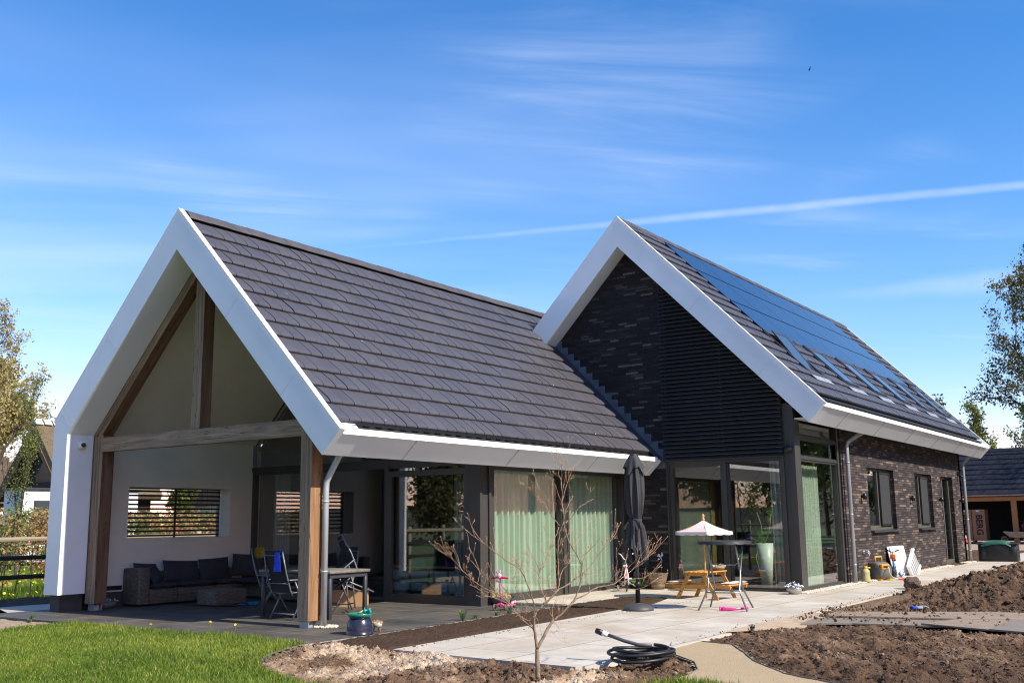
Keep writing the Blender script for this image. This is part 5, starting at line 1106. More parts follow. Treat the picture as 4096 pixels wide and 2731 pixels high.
part('stem',lambda b:b.tube([(0,0,.10),(-.03,0,.62)],.017,12),pm('magenta_stem',(.40,.02,.16),r=.4,c2=(.55,.15,.35),vs=30),sc)
part('handlebar',lambda b:b.tube([(-.03,-.17,.60),(-.03,-.06,.605),(-.03,.06,.605),(-.03,.17,.60)],[.024,.02,.02,.024],10),pm('red_grip',(.60,.01,.08),r=.6),sc)
part('soft_toy',lambda b:(b.sphere((-.06,0,.64),.045,sc=(1,1,1.3)),b.sphere((-.07,.03,.56),.035),b.tube([(-.06,.03,.68),(-.07,.05,.74)],[.018,.008],8),b.tube([(-.06,-.02,.68),(-.06,-.03,.74)],[.018,.008],8)),pm('pink_white_plush',(.80,.55,.58),r=.95,c2=(.45,.2,.5),vs=12),sc)
for y in (-.12,.12): part('wheel',lambda b:(wheel(b,(-.03,y,.062),.062,.016,(0,1,0)),b.tube([(-.03,y-.01,.062),(-.03,y+.01,.062)],.045,16)),pm('grey_wheel',(.10,.075,.065),r=.6) if y<0 else bpy.data.materials['grey_wheel'],sc)
part('wheel',lambda b:(wheel(b,(.53,0,.045),.045,.014,(0,1,0)),b.tube([(.53,-.01,.045),(.53,.01,.045)],.03,14)),BLK,sc)
part('brake_fender',lambda b:b.tube([(.44,0,.09),(.52,0,.12),(.57,0,.10),(.60,0,.14)],[.022,.024,.022,.014],8),PKL,sc)
bi=T(empty('childs_bicycle',(10.0,2.92,0),R(28)),'small pink bicycle with stabiliser wheels beside the right green curtain window','bicycle')
# front wheel towards -x
part('frame',lambda b:(b.tube([(-.06,0,.52),(-.08,0,.60)],.022,10),b.tube([(-.05,0,.50),(.03,0,.36),(.12,0,.24),(.24,0,.22)],[.035,.034,.03,.025],10),b.tube([(.24,0,.22),(.22,0,.38),(.20,0,.50)],.016,8),b.tube([(.24,0,.22),(.52,0,.165)],.012,8),b.tube([(.21,0,.40),(.52,0,.165)],.010,8)),PKL,bi)
part('fork',lambda b:(b.tube([(-.07,.0,.55),(-.09,.04,.38),(-.14,.04,.16)],.011,8),b.tube([(-.07,0,.55),(-.09,-.04,.38),(-.14,-.04,.16)],.011,8)),PASW if False else PLASW,bi)
part('handlebar',lambda b:(b.tube([(-.08,0,.58),(-.07,0,.72)],.012,8),b.tube([(.02,-.17,.86),(-.02,-.12,.84),(-.07,-.04,.73),(-.07,.04,.73),(-.02,.12,.84),(.02,.17,.86)],.012,8)),PLASW,bi)
part('bell',lambda b:b.lathe([(.001,.70),(.03,.70),(.036,.67),(.03,.64),(.001,.64)],14,c=(-.07,0,0)),pm('turquoise_plastic',(.02,.42,.42),r=.4),bi)
part('saddle',lambda b:(b.rbox((.10,-.075,.545),(.32,.075,.59),.03,seg=3),b.rbox((.0,-.03,.55),(.12,.03,.58),.02,seg=2)),PLASW,bi)
part('seat_post',lambda b:b.tube([(.20,0,.40),(.19,0,.55)],.011,8),ZINC,bi)
for x in (-.14,.52):
    def wh(b):
        wheel(b,(x,0,.165),.165,.022,(0,1,0)); spokes(b,(x,0,.165),.14,(0,1,0),12)
    w_=part('wheel',wh,BLK,bi); part('rim',lambda b:wheel(b,(x,0,.165),.140,.008,(0,1,0)),PLASW,w_)
part('mudguard',lambda b:b.grid(lambda u,v:(-.14+.185*math.cos(.4+1.9*u),-.03+.06*v,.165+.185*math.sin(.4+1.9*u)),10,3),PKL,bi)
for s in (-1,1): 
    part('stabiliser',lambda b:(wheel(b,(.50,s*.22,.055),.055,.016,(0,1,0)),b.tube([(.50,s*.215,.055),(.50,s*.225,.055)],.04,14),b.tube([(.52,0,.165),(.50,s*.15,.12),(.50,s*.22,.055)],.007,6)),pm('pale_stabiliser',(.60,.45,.42),r=.6) if s<0 else bpy.data.materials['pale_stabiliser'],bi)
part('crank',lambda b:(b.tube([(.24,-.05,.20),(.24,.05,.20)],.008,6),b.tube([(.24,.05,.20),(.30,.055,.12)],.008,6),b.box((.27,.055,.10),(.34,.12,.125)),b.tube([(.24,-.05,.20),(.18,-.055,.28)],.008,6),b.box((.14,-.12,.27),(.21,-.055,.295))),PLASW,bi)
gt=T(empty('toy_turtle',(11.1,3.25,0)),'round green plastic toy bowl with a brown pot on it behind the bicycle','toy')
part('shell',lambda b:b.lathe([(.001,.02),(.14,.02),(.20,.10),(.21,.20),(.19,.24),(.001,.24)],24),pm('green_plastic',(.06,.34,.02),r=.35,var=.15),gt)
part('brown_pot',lambda b:b.tube([(-.05,-.06,.28),(.08,.03,.34)],[.10,.08],16),pm('brown_clay',(.20,.13,.10),r=.8),gt)
nc=MB(); nc.lathe([(.16,0),(.20,.16),(.185,.16),(.15,.02)],20,c=(10.95,3.45,0)); T(nc.build('plant_crate',BLK),'low black pot in the corner behind the pink bicycle','pot')
# ------------------------------------------------------------------ plant inside
ip=T(empty('tall_planter',(12.35,.42,.03)),'tall pale green conical planter with a climbing plant behind the gable glass','planter')
part('pot_body',lambda b:b.lathe([(.001,0),(.13,0),(.205,1.02),(.19,1.02),(.001,.95)],32),pm('pale_green_planter',(.52,.62,.52),r=.4,var=.03),ip)
part('plant_stems',lambda b:[b.tube(p,.007,6) for p in ([(0,0,.95),(-.05,.06,1.5),(-.1,.12,1.75)],[(0,0,1),(.02,-.12,1.3),(0,-.2,1.75)],[(-.1,.1,1),(-.24,.14,.7),(-.2,.05,.2)],[(0,0,1),(-.1,.3,1.15),(-.1,.5,1.1)])],pm('cane',(.45,.33,.15),r=.6),ip)
def bigl(b):
    rr=random.Random(2)
    for c_ in ([0,-.2,1.78],[-.05,-.12,1.3],[-.05,.02,1.15],[-.1,.5,1.1],[-.05,-.05,1.22],[-.1,.1,1.1],[0,-.15,1.6],[-.1,.62,.75],[0,.1,1.3]):
        for k in range(4):
            p=Vector(c_)+Vector((rr.uniform(-.05,.05),rr.uniform(-.08,.08),rr.uniform(-.08,.08))); a=rr.uniform(0,6.28); t=Vector((.2,math.cos(a),math.sin(a))).normalized(); u=Vector((.3,-math.sin(a),math.cos(a))).normalized(); s=rr.uniform(.05,.09)
            b.add([p-t*s,p-t*s*.3+u*s*.6,p+t*s,p-t*s*.3-u*s*.6],[(0,1,2,3)])
part('leaves',bigl,pm('house_plant_leaf',(.06,.20,.03),r=.4,var=.2),ip)
# low shelf with toy bins seen through the terrace glazing
shf=T(empty('toy_shelf',(7.2,6.6,.03)),'low pine shelf with rows of pale bins seen through the terrace glass','shelf')
part('shelf_frame',lambda b:(b.box((0,-1.2,.55),(.45,1.2,.6)),b.box((0,-1.2,0),(.45,-1.16,.55)),b.box((0,1.16,0),(.45,1.2,.55)),b.box((0,-.02,0),(.45,.02,.55)),b.box((0,-1.16,.27),(.45,1.16,.29))),pm('pale_shelf',(.40,.30,.18),r=.6),shf)
for i in range(4):
    y=-1.12+i*.57
    for z0 in (.03,.30): part('bin',lambda b:b.rbox((-.02,y,z0),(.40,y+.50,z0+.2),.02),pm('pale_bin',(.42,.55,.55),r=.4) if i==0 and z0<.1 else bpy.data.materials['pale_bin'],shf)
for nm,lb,cl,(x,y,z_),s in (('toy_box','turquoise toy box on the low shelf indoors',(.03,.28,.36),(7.35,6.9,.63),.2),('toy_box','purple toy box on the low shelf indoors',(.12,.02,.22),(7.35,5.9,.63),.16)):
    b=MB(); b.rbox((-s,-s*1.1,0),(s,s*1.1,s*.8),.02); o=b.build(nm,pm(nm+'_'+lb[:4],cl,r=.5)); o.location=(x,y,z_); T(o,lb,'toy box')
# ------------------------------------------------------------------ along the brick wall
bo=T(empty('plastic_bottle',(15.42,-1.02,.0)),'clear bottle of pale yellow oil with a yellow cap beside the downpipe','bottle')
part('bottle_body',lambda b:b.lathe([(.001,.01),(.11,.01),(.115,.05),(.107,.14),(.10,.19),(.11,.24),(.10,.30),(.055,.345),(.045,.36),(.001,.36)],28),pm('pale_oil',(.45,.42,.20),r=.15,var=.15,coat=.5),bo)
part('cap',lambda b:(b.lathe([(.001,.36),(.055,.36),(.055,.40),(.001,.40)],16),b.tube([(0,0,.375),(.03,-.12,.36)],.018,8)),pm('yellow_cap',(.80,.42,.01),r=.4),bo)
rl=T(empty('hose_reel',(16.55,-1.05,0),R(-20)),'grey hose reel box with orange handle standing by the brick wall','hose reel')
ORG=pm('orange_plastic',(.78,.30,.01),r=.4,var=.06)
part('drum',lambda b:b.tube([(-.24,0,.235),(-.20,0,.235),(.22,0,.235),(.25,0,.235)],[.20,.235,.235,.20],32),pm('grey_plastic',(.12,.12,.115),r=.55,var=.1),rl)
part('side_disc',lambda b:b.tube([(.25,0,.235),(.262,0,.235)],.17,32),pm('mid_grey_plastic',(.22,.22,.215),r=.5),rl)
part('front_panel',lambda b:b.rbox((-.22,-.26,.28),(.10,-.16,.42),.03),ORG,rl)
part('slot',lambda b:b.rbox((-.18,-.275,.33),(.06,-.255,.38),.008),BLK,rl)
part('handle',lambda b:b.tube([(-.12,.02,.44),(-.12,.02,.60),(.14,.02,.60),(.14,.02,.44)],.026,8),ORG,rl)
part('foot',lambda b:(b.rbox((-.26,-.22,0),(-.14,.20,.03),.01),b.rbox((.14,-.22,0),(.30,.20,.03),.01)),ORG,rl)
part('hose_end',lambda b:b.tube([(.0,-.27,.36),(-.10,-.36,.30),(-.10,-.38,.18),(.0,-.40,.08),(.18,-.42,.03)],.016,8),pm('cream_hose',(.50,.44,.34),r=.6),rl)
part('nozzle',lambda b:b.tube([(.18,-.42,.03),(.34,-.45,.03),(.36,-.45,.03),(.43,-.46,.035)],[.018,.02,.035,.032],10),pm('red_plastic',(.65,.03,.02),r=.4),rl)
bb_=T(empty('balance_bike',(17.75,-1.12,0),R(12)),'small blue and orange childs bike with thick black tyres by the hose reel','bicycle')
BLU=pm('blue_paint',(.02,.14,.60),r=.3,coat=.3)
part('frame',lambda b:(b.tube([(-.25,0,.42),(-.05,0,.28),(.18,0,.26),(.35,0,.16)],[.03,.032,.028,.014],10),b.tube([(.1,0,.27),(.08,0,.45)],.014,8)),BLU,bb_)
part('fork',lambda b:(b.tube([(-.22,0,.62),(-.25,.0,.42),(-.30,.04,.15)],.013,8),b.tube([(-.25,0,.42),(-.30,-.04,.15)],.013,8)),BLU,bb_)
part('handlebar',lambda b:(b.tube([(-.21,-.16,.76),(-.22,-.05,.70),(-.22,.05,.70),(-.21,.16,.76)],[.024,.014,.014,.024],8),b.tube([(-.22,0,.6),(-.22,0,.71)],.014,8)),BLK,bb_)
part('number_plate',lambda b:b.rbox((-.31,-.07,.50),(-.28,.07,.64),.02),pm('orange_red_paint',(.75,.12,.01),r=.4),bb_)
part('saddle',lambda b:b.rbox((.0,-.06,.44),(.22,.06,.49),.025,seg=3),BLK,bb_)
for x in (-.30,.38):
    w_=part('wheel',lambda b:(wheel(b,(x,0,.155),.155,.030,(0,1,0)),spokes(b,(x,0,.155),.12,(0,1,0),10,0,.004)),BLK,bb_); part('rim',lambda b:wheel(b,(x,0,.155),.118,.010,(0,1,0)),pm('copper_rim',(.45,.20,.10),r=.4) if x<0 else bpy.data.materials['copper_rim'],w_)
wb_=MB(); wb_.prism([(-.06,0),(.07,0),(.06,.28),(.02,.33),(-.03,.33),(-.06,.28)],'y',-.04,.04); o=wb_.build('green_bottle',pm('green_sheet',(.10,.42,.12),r=.5)); o.location=(17.32,-1.1,0); T(o,'flat green plastic container between the hose reel and the blue bike','container')
ba=MB(); ba.sphere((0,0,.085),.085,n=20,k=12); o=ba.build('toy_ball',pm('white_blue_ball',(.75,.75,.78),r=.4,c2=(.05,.2,.6),vs=9,lo=.40,hi=.43)); o.location=(18.05,-1.22,.0); T(o,'small white and blue ball lying beside the blue bike wheel','ball')
for i,(dx,lb) in enumerate(((0,'front white panel leaning on the brick wall'),(.06,'rear white panel leaning on the brick wall behind the front one'))):
    b=MB(); b.rbox((-.68,-.02,0),(.68,.02,.82),.012,seg=1); o=b.build('white_panel',PLASW); o.location=(18.95-dx*1.5,-1.06+dx,.01); o.rotation_euler=(R(-11),R(0),0); T(o,lb,'panel','white panels leaning on the wall')
cr_=T(empty('folding_crate',(19.75,-1.22,.0)),'grey flattened folding crate leaning on the white panels','crate')
GRYP=pm('light_grey_plastic',(.42,.43,.44),r=.5,var=.06)
cr_.rotation_euler=(R(-14),R(-22),R(6))
part('crate_panel',lambda b:(b.rbox((-.62,-.02,0),(.55,.02,.52),.01,seg=1),),GRYP,cr_)
part('rim',lambda b:(b.box((-.66,-.05,.50),(.6,.03,.56)),b.box((-.66,-.05,-.02),(.6,.03,.03)),b.box((-.66,-.05,.03),(-.6,.03,.5))),PLASW,cr_)
part('rib',lambda b:[b.box((-.4+i*.2,-.035,.04),(-.385+i*.2,-.02,.5)) for i in range(5)],GRYP,cr_)
# ------------------------------------------------------------------ garden hose coil
hc=T(empty('hose_coil',(-.55,-3.05,.03)),'coiled thick black garden hose with a grey and white end fitting','hose')
HOSE=pm('black_rubber',(.016,.016,.017),r=.45,var=.3,vs=20)
pts=[]; rr_=random.Random(8)
for i in range(5*36+1):
    a=6.2832*i/36; lap=i/36; r0=.33+.035*math.sin(lap*2.1+1)+.02*math.sin(a*2+lap); pts.append((r0*math.cos(a)*1.12,r0*math.sin(a)*1.0,.025+.026*lap*.85+.012*math.sin(a*1.5+lap)))
part('hose_loops',lambda b:b.tube(pts,.0185,10),HOSE,hc)
e0=Vector(pts[-1])
part('hose_tail',lambda b:b.tube([(.05,-.10,.17),(.02,.05,.17),(-.02,.22,.21),(-.05,.42,.27)],.021,10),pm('grey_rubber',(.08,.08,.085),r=.5),hc)
part('fitting',lambda b:b.tube([(-.05,.42,.27),(-.06,.47,.285),(-.065,.49,.29)],[.026,.034,.034],16),PLASW,hc)
part('nozzle',lambda b:b.tube([(-.065,.49,.29),(-.075,.57,.315)],[.036,.033],12),BLK,hc)
# ------------------------------------------------------------------ boards on the soil
def plate(name,poly,z,th,m_,label,cat,grp=None,rx=0):
    b=MB(); cx=sum(p[0] for p in poly)/len(poly); cy=sum(p[1] for p in poly)/len(poly)
    b.prism([(x-cx,y-cy) for x,y in poly],'z',0,th); o=b.build(name,m_); o.location=(cx,cy,z); o.rotation_euler=(rx,0,0); T(o,label,cat,grp); return o
PLY=pm('dusty_plywood',(.50,.38,.26),r=.85,c2=(.38,.28,.19),vs=4,det=8,bump=.3,bs=50,bdist=.004)
RDP=pm('muddy_ground_plate',(.22,.18,.14),r=.8,c2=(.31,.22,.145),vs=3,det=8,bump=.5,bs=40,bdist=.008)
GRP=pm('grey_ground_plate',(.17,.165,.15),r=.7,c2=(.27,.195,.13),vs=3.5,det=8,bump=.4,bs=40,bdist=.006)
plate('plywood_sheet',[(2.88,-2.62),(6.15,-2.66),(6.7,-3.75),(6.4,-4.1),(3.95,-3.42)],.012,.02,PLY,'pale plywood sheet lying between the concrete terrace and the soil','board')
plate('ground_plate',[(4.15,-3.28),(5.1,-3.18),(5.6,-4.0),(6.0,-5.4),(4.7,-5.3),(4.55,-3.95)],.036,.022,GRP,'grey ground protection plate at the near edge of the track','ground plate','ground protection plates across the soil')
plate('ground_plate',[(5.3,-3.30),(6.05,-3.22),(7.1,-5.4),(7.3,-6.8),(6.2,-6.9),(5.75,-5.6)],.066,.022,RDP,'long muddy brown plate on top of the others, farthest from the lawn','ground plate','ground protection plates across the soil')
plate('ground_plate',[(4.75,-4.9),(6.05,-5.35),(6.6,-7.2),(5.4,-7.6),(4.25,-6.0)],.062,.022,RDP,'mud covered plate between the near grey plate and the right edge','ground plate','ground protection plates across the soil',)
plate('ground_plate',[(4.1,-5.95),(5.5,-6.0),(6.6,-7.9),(5.2,-8.9),(3.75,-6.9)],.088,.022,GRP,'grey plate with a wet edge at the right border of the picture','ground plate','ground protection plates across the soil')
gl=MB()
def glove(b):
    b.rbox((-.07,-.05,0),(.06,.05,.05),.022,seg=3)
    for i,(y,l_) in enumerate(((-.04,.09),(-.015,.11),(.012,.10),(.037,.08))): b.tube([(.05,y,.03),(.05+l_*.6,y*1.3,.045),(.05+l_,y*1.5,.02)],[.015,.014,.011],8)
    b.tube([(-.02,.05,.03),(.02,.09,.04),(.06,.10,.02)],[.015,.014,.011],8)
gg=T(empty('work_glove',(6.95,-4.35,.10),R(-40)),'grey and blue work glove lying on the soil beside the plates','glove')
part('glove_body',glove,pm('grey_knit',(.25,.27,.30),r=.9,var=.2),gg); part('cuff',lambda b:b.rbox((-.16,-.045,.0),(-.06,.045,.055),.02),pm('blue_knit',(.02,.06,.40),r=.9),gg)
g2=MB(); glove(g2); o=g2.build('rubber_piece',BLK); o.location=(3.05,-2.95,.03); o.rotation_euler=(0,R(-70),R(30)); o.scale=(.6,.6,.6); T(o,'small black rubber hook sticking up at the corner of the plywood','hook')
ck=MB(); rk=random.Random(3); bm_=bmesh.new(); bmesh.ops.create_icosphere(bm_,subdivisions=3,radius=1); bm_.verts.index_update()
vv=[v.co*(.19*(1+.35*(float(fbm(np.array([v.co.x*2+5]),np.array([v.co.y*2+v.co.z*2.3]),4,3)[0])-.5)*2)) for v in bm_.verts]; ck.add(vv,[[v.index for v in f.verts] for f in bm_.faces]); bm_.free()
o=ck.build('earth_clod',pm('clod_soil',(.17,.115,.08),r=.95,c2=(.08,.05,.035),vs=14,bump=1,bs=30,bdist=.03)); o.location=(13.5,-2.62,.13); o.scale=(1.1,1.0,.75); T(o,'large round earth clod on the edge of the concrete path','clod')
# weeds along the terrace kerb
for i,(x,y,h_) in enumerate(((2.55,2.0,.16),(2.9,2.0,.07),(4.0,2.05,.08),(-.9,9.2,.07),(-1.3,8.6,.06),(3.6,2.03,.06))):
    b=MB(); rw=random.Random(i)
    for k in range(26):
        a=rw.uniform(0,6.28); l_=h_*rw.uniform(.5,1.1); p=Vector((rw.uniform(-.03,.03),rw.uniform(-.03,.03),0)); q=p+Vector((math.cos(a)*l_*.5,math.sin(a)*l_*.5,l_)); t=Vector((-math.sin(a),math.cos(a),0))*.007
        b.add([p-t,p+t,q+t*1.2,q-t*1.2],[(0,1,2,3)])
    o=b.build('weed',LEAFG); o.location=(x,y,0); T(o,['tallest weed growing on the terrace kerb','grass tuft on the terrace kerb right of the tall weed','grass tuft on the kerb before the steel column','weed in the pale soil at the left','second weed in the pale soil nearer the lawn','tiny tuft on the kerb near the scooter'][i],'weed')
for i,(x,y,h_) in enumerate(((-.98,4.15,.20),(-1.0,3.55,.19),(-.99,5.6,.10))):
    e=T(empty('yellow_weed_flower',(x,y,-.03)),['taller yellow weed flower at the edge of the lawn','yellow weed flower standing right of the taller one at the lawn edge','short yellow weed flower at the lawn edge, farthest left'][i],'flower')
    part('stem',lambda b:(b.tube([(0,0,0),(.01,.01,h_)],.004,5),b.tube([(0,0,h_*.3),(.02,-.03,h_*.5)],.003,4)),LEAFG,e); part('blossom',lambda b:tuft(b,.01,.01,h_,.022,.02,26,i,.010),pm('yellow_petal',(.85,.70,.03),r=.7) if i==0 else bpy.data.materials['yellow_petal'],e)
# ------------------------------------------------------------------ storage box, shed and what stands in it
st=T(empty('storage_box',(29.35,-1.72,0)),'low black plastic storage chest at the end of the path','storage box')
BOXP=pm('black_resin',(.022,.024,.026),r=.5,var=.1)
part('chest_body',lambda b:(b.rbox((0,-.64,.0),(.55,.66,.60),.03),b.rbox((-.015,-.60,.05),(.0,-.38,.52),.008,seg=1),b.rbox((-.015,.40,.05),(.0,.62,.52),.008,seg=1)),BOXP,st)
part('lid',lambda b:b.rbox((-.03,-.68,.60),(.58,.70,.645),.015),BOXP,st)
tp_=MB()
def tarp(u,v):
    x=-.08+.62*u; y=-.46+1.0*v; z=.665+.035*math.sin(5*v+2*u)*math.sin(3*u+1)+.03*math.sin(math.pi*v)
    if u<.18: z-=.10*(.18-u)/.18
    if v<.15: z-=.05*(.15-v)/.15
    return (x,y,z)
tp_.grid(tarp,20,24); tp_.grid(lambda u,v:(lambda p:(p[0]+.02,p[1]+.02,p[2]+.03))(tarp(u*.9,v*.9+.03)),20,24)
o=tp_.build('green_tarp',pm('green_tarpaulin',(.025,.12,.075),r=.6,var=.2,vs=9)); o.location=(29.35,-1.72,0); T(o,'folded dark green tarpaulin on the black storage chest','tarpaulin')
shd=T(empty('garden_shed',(57.5,3,0)),'open fronted timber shed with a dark tiled roof behind the house','shed')
WY0,WY1=-9.0,12.0
part('back_wall',lambda b:(b.box((4.5,WY0,0),(4.6,WY1,2.7)),b.box((0.1,WY0,0),(4.5,WY0+.1,2.7)),b.box((0.1,WY1-.1,0),(4.5,WY1,2.7)),b.box((.2,WY0,0),(.3,-2.0,2.45))),pm('black_boards',(.012,.011,.010),r=.8,var=.2,vs=4),shd)
part('eave_beam',lambda b:b.box((-.05,WY0,2.50),(.15,WY1,2.80)),TIMBER,shd)
for y in (-5.8,-.92,4.0): part('post',lambda b:(b.box((-.08,y-.15,0),(.16,y+.15,2.5))),TIMBER,shd)
part('gutter',lambda b:b.tube([(-.20,WY0,2.86),(-.20,WY1,2.86)],.075,8),pm('copper_grey_gutter',(.32,.26,.24),r=.5,metal=.4),shd)
srf=MB(); srf.prism([(-.25,2.86),(3.0,5.75),(6.0,2.86),(5.9,2.75),(3.0,5.6),(-.1,2.75)],'y',WY0-.2,WY1+.2); sr=srf.build('roof',ROOFBASE,shd)
V_=[];F_=[];T_=[];n_=0; rr2=np.random.default_rng(4); a_=math.atan2(2.89,3.25); ca,sa=math.cos(a_),math.sin(a_); Ls=math.hypot(3.25,2.89); nr=9
for k in range(nr):
    s1=(k+1)*Ls/nr; s0=s1-Ls/nr-.05; y=WY0-.2-(.17 if k%2 else 0)
    while y<WY1+.1:
        a=max(y,WY0-.2)+.006; b_=min(y+.34,WY1+.2)-.006; y+=.34; tn=float(np.clip(rr2.normal(.12,.12),0,1))
        for s_,h_ in ((s0,.02),(s1-.05,.085),(s1,.06),(s1,.01)):
            x=3.0-s_*ca; zz=5.75-s_*sa
            V_+= [(x-h_*sa,a,zz+h_*ca),(x-h_*sa,b_,zz+h_*ca)]
        F_+=[[n_,n_+1,n_+3,n_+2],[n_+2,n_+3,n_+5,n_+4],[n_+4,n_+5,n_+7,n_+6]]; T_+=[tn]*3; n_+=8
DTILE=attr_mat('dark_shed_tile','tone',[(0,(.013,.013,.018)),(1,(.028,.028,.034))],r=.5,vs=3,var=.1,bump=0,spec=.4)
F_=[f[::-1] for f in F_]
np_mesh('roof_tiles',V_,F_,DTILE,sr,attr={'tone':('FACE',T_)})
part('ridge_tiles',lambda b:b.prism([(2.8,5.68),(3.0,5.88),(3.2,5.68)],'y',WY0-.2,WY1+.2),DTILE,sr)
def letters(txt,size,parent,M,m_,name='lettering'):
    cu=bpy.data.curves.new('t','FONT'); cu.body=txt; cu.size=size; cu.extrude=.004; cu.offset=size*.028; cu.shear=.0; cu.align_x='CENTER'; cu.align_y='CENTER'
    to=bpy.data.objects.new('t',cu); col.objects.link(to); bpy.context.view_layer.update(); dg=bpy.context.evaluated_depsgraph_get(); me=bpy.data.meshes.new_from_object(to.evaluated_get(dg)); bpy.data.objects.remove(to)
    me.name=name; me.materials.clear(); me.materials.append(m_); o=bpy.data.objects.new(name,me); col.objects.link(o); o.parent=parent; o.matrix_local=M; return o
INK=pm('black_print',(.012,.012,.012),r=.8)
# text runs top to bottom on the box face that looks towards -x
Mt=Matrix(((0,0,-1,0),(0,-1,0,0),(-1,0,0,0),(0,0,0,1)))
for i,(y,lb) in enumerate(((4.22,'tall brown carton printed BERG standing right, in the open shed'),(5.02,'tall brown carton printed BERG standing left, half hidden by the downpipe'))):
    c_=T(empty('tall_carton',(57.9,y,.14),R(-4 if i==0 else 0)),lb,'carton','tall cartons on the pallet in the shed')
    part('carton_body',lambda b:b.box((0,-.38,0),(.8,.38,1.86)),pm('brown_carton',(.26,.15,.08),r=.85,var=.06) if i==0 else bpy.data.materials['brown_carton'],c_)
    part('tape_line',lambda b:[b.box((-.004,-.37,z_),(-.001,.37,z_+.012)) for z_ in (.45,.92,1.40,1.66)],pm('tan_tape',(.36,.23,.13),r=.7) if i==0 else bpy.data.materials['tan_tape'],c_)
    part('paper_label',lambda b:b.box((-.006,-.08,1.73),(-.002,.12,1.82)),pm('white_paper',(.6,.6,.6),r=.8) if i==0 else bpy.data.materials['white_paper'],c_)
    Mx=Matrix(((0,0,-1,-.012),(0,-1,0,0),(-1,0,0,.92),(0,0,0,1)))
    Mx=Matrix.Translation((-.012,-.02,.92))@Matrix(((0,0,-1,0),(0,1,0,0),(1,0,0,0),(0,0,0,1)))@Matrix.Rotation(0,4,'Z')
    # reading direction downwards, glyph tops towards -y (right in the picture)
    Mx=Matrix.Translation((-.012,-.02,.92))@Matrix(((0,0,-1,0),(0,-1,0,0),(-1,0,0,0),(0,0,0,1)))
    letters('BERG',.52,c_,Mx,INK)
pl_=T(empty('wooden_pallet',(57.8,4.6,0)),'wooden pallet under the tall cartons in the shed','pallet')
part('pallet_board',lambda b:[b.box((i*.2,-1.0,.11),(i*.2+.12,.95,.135)) for i in range(5)]+[b.box((0,y,0),(.9,y+.1,.11)) for y in (-1,-.05,.85)],TIMBER,pl_)
cn=T(empty('traffic_cone',(57.0,5.02,0)),'red and white traffic cone in front of the tall cartons','cone')
RED=pm('red_cone',(.62,.03,.025),r=.5)
part('cone_body',lambda b:(b.lathe([(.24,.04),(.19,.28)],20,cap=False),b.lathe([(.155,.44),(.115,.62)],20,cap=False),b.lathe([(.08,.78),(.045,.92),(.001,.92)],20,cap=False),b.rbox((-.28,-.28,0),(.28,.28,.045),.02)),RED,cn)
part('white_band',lambda b:(b.lathe([(.19,.28),(.155,.44)],20,cap=False),b.lathe([(.115,.62),(.08,.78)],20,cap=False)),PLASW,cn)
wbw=T(empty('wheelbarrow',(56.6,1.9,0),R(-90)),'grey metal wheelbarrow in front of the open shed','wheelbarrow')
def tray(b):
    bt_=[(-.40,-.24,.34),(.30,-.24,.30),(.30,.24,.30),(-.40,.24,.34)]; tp2=[(-.72,-.38,.66),(.58,-.38,.62),(.58,.38,.62),(-.72,.38,.66)]
    b.add(bt_+tp2,[(3,2,1,0),(0,1,5,4),(1,2,6,5),(2,3,7,6),(3,0,4,7)])
part('tray',tray,pm('dull_galvanised',(.22,.21,.19),r=.6,metal=.2,var=.2),wbw)
part('frame',lambda b:[b.tube([(-.75,s*.08,.22),(-.3,s*.2,.30),(.4,s*.24,.30),(.75,s*.28,.60),(1.15,s*.30,.72)],.02,6) for s in (-1,1)]+[b.tube([(.30,s*.24,.3),(.42,s*.25,0)],.018,6) for s in (-1,1)],BLK,wbw)
part('wheel',lambda b:(wheel(b,(-.72,0,.20),.20,.045,(0,1,0)),b.tube([(-.72,-.03,.2),(-.72,.03,.2)],.08,12)),pm('orange_hub_wheel',(.20,.10,.02),r=.6),wbw)
tk=T(empty('lawn_tractor',(59.6,2.0,0),R(200)),'dark ride on machine with red lights in the gloom of the shed','machine')
part('machine_body',lambda b:(b.rbox((-.8,-.35,.4),(.2,.35,.9),.08),b.rbox((.2,-.3,.35),(.9,.3,.6),.05),b.rbox((.45,-.25,.6),(.9,.25,1.15),.06)),BLK,tk)
part('steering_column',lambda b:(b.tube([(-.05,0,.8),(.15,0,1.25)],.04,8),b.tube([(.1,-.3,1.25),(.15,.3,1.25)],.02,8)),DARKMETAL,tk)
part('wheel',lambda b:[wheel(b,(x,s*.42,.28),.28,.09,(0,1,0)) for x in (-.6,.6) for s in (-1,1)],BLK,tk)
part('red_reflector',lambda b:(b.rbox((.89,-.28,.92),(.93,-.14,1.0),.01),b.rbox((.89,.14,.92),(.93,.28,1.0),.01)),RED,tk)
stk=T(empty('wood_stack',(57.2,-1.9,0)),'small stack of pale planks against the dark shed wall','planks')
part('plank',lambda b:[b.box((-.2,-.5,.02+i*.1),(.25,.5,.09+i*.1)) for i in range(7)],pm('pale_planks',(.45,.36,.26),r=.8,var=.2),stk)
sheet('yard_soil',[(31,-14),(75,-14),(75,12),(31,12)],-.10,pm('yard_gravel',(.42,.30,.21),r=.95,c2=(.26,.19,.13),vs=1.5,det=9,bump=1,bs=9,bdist=.06),kind='structure')
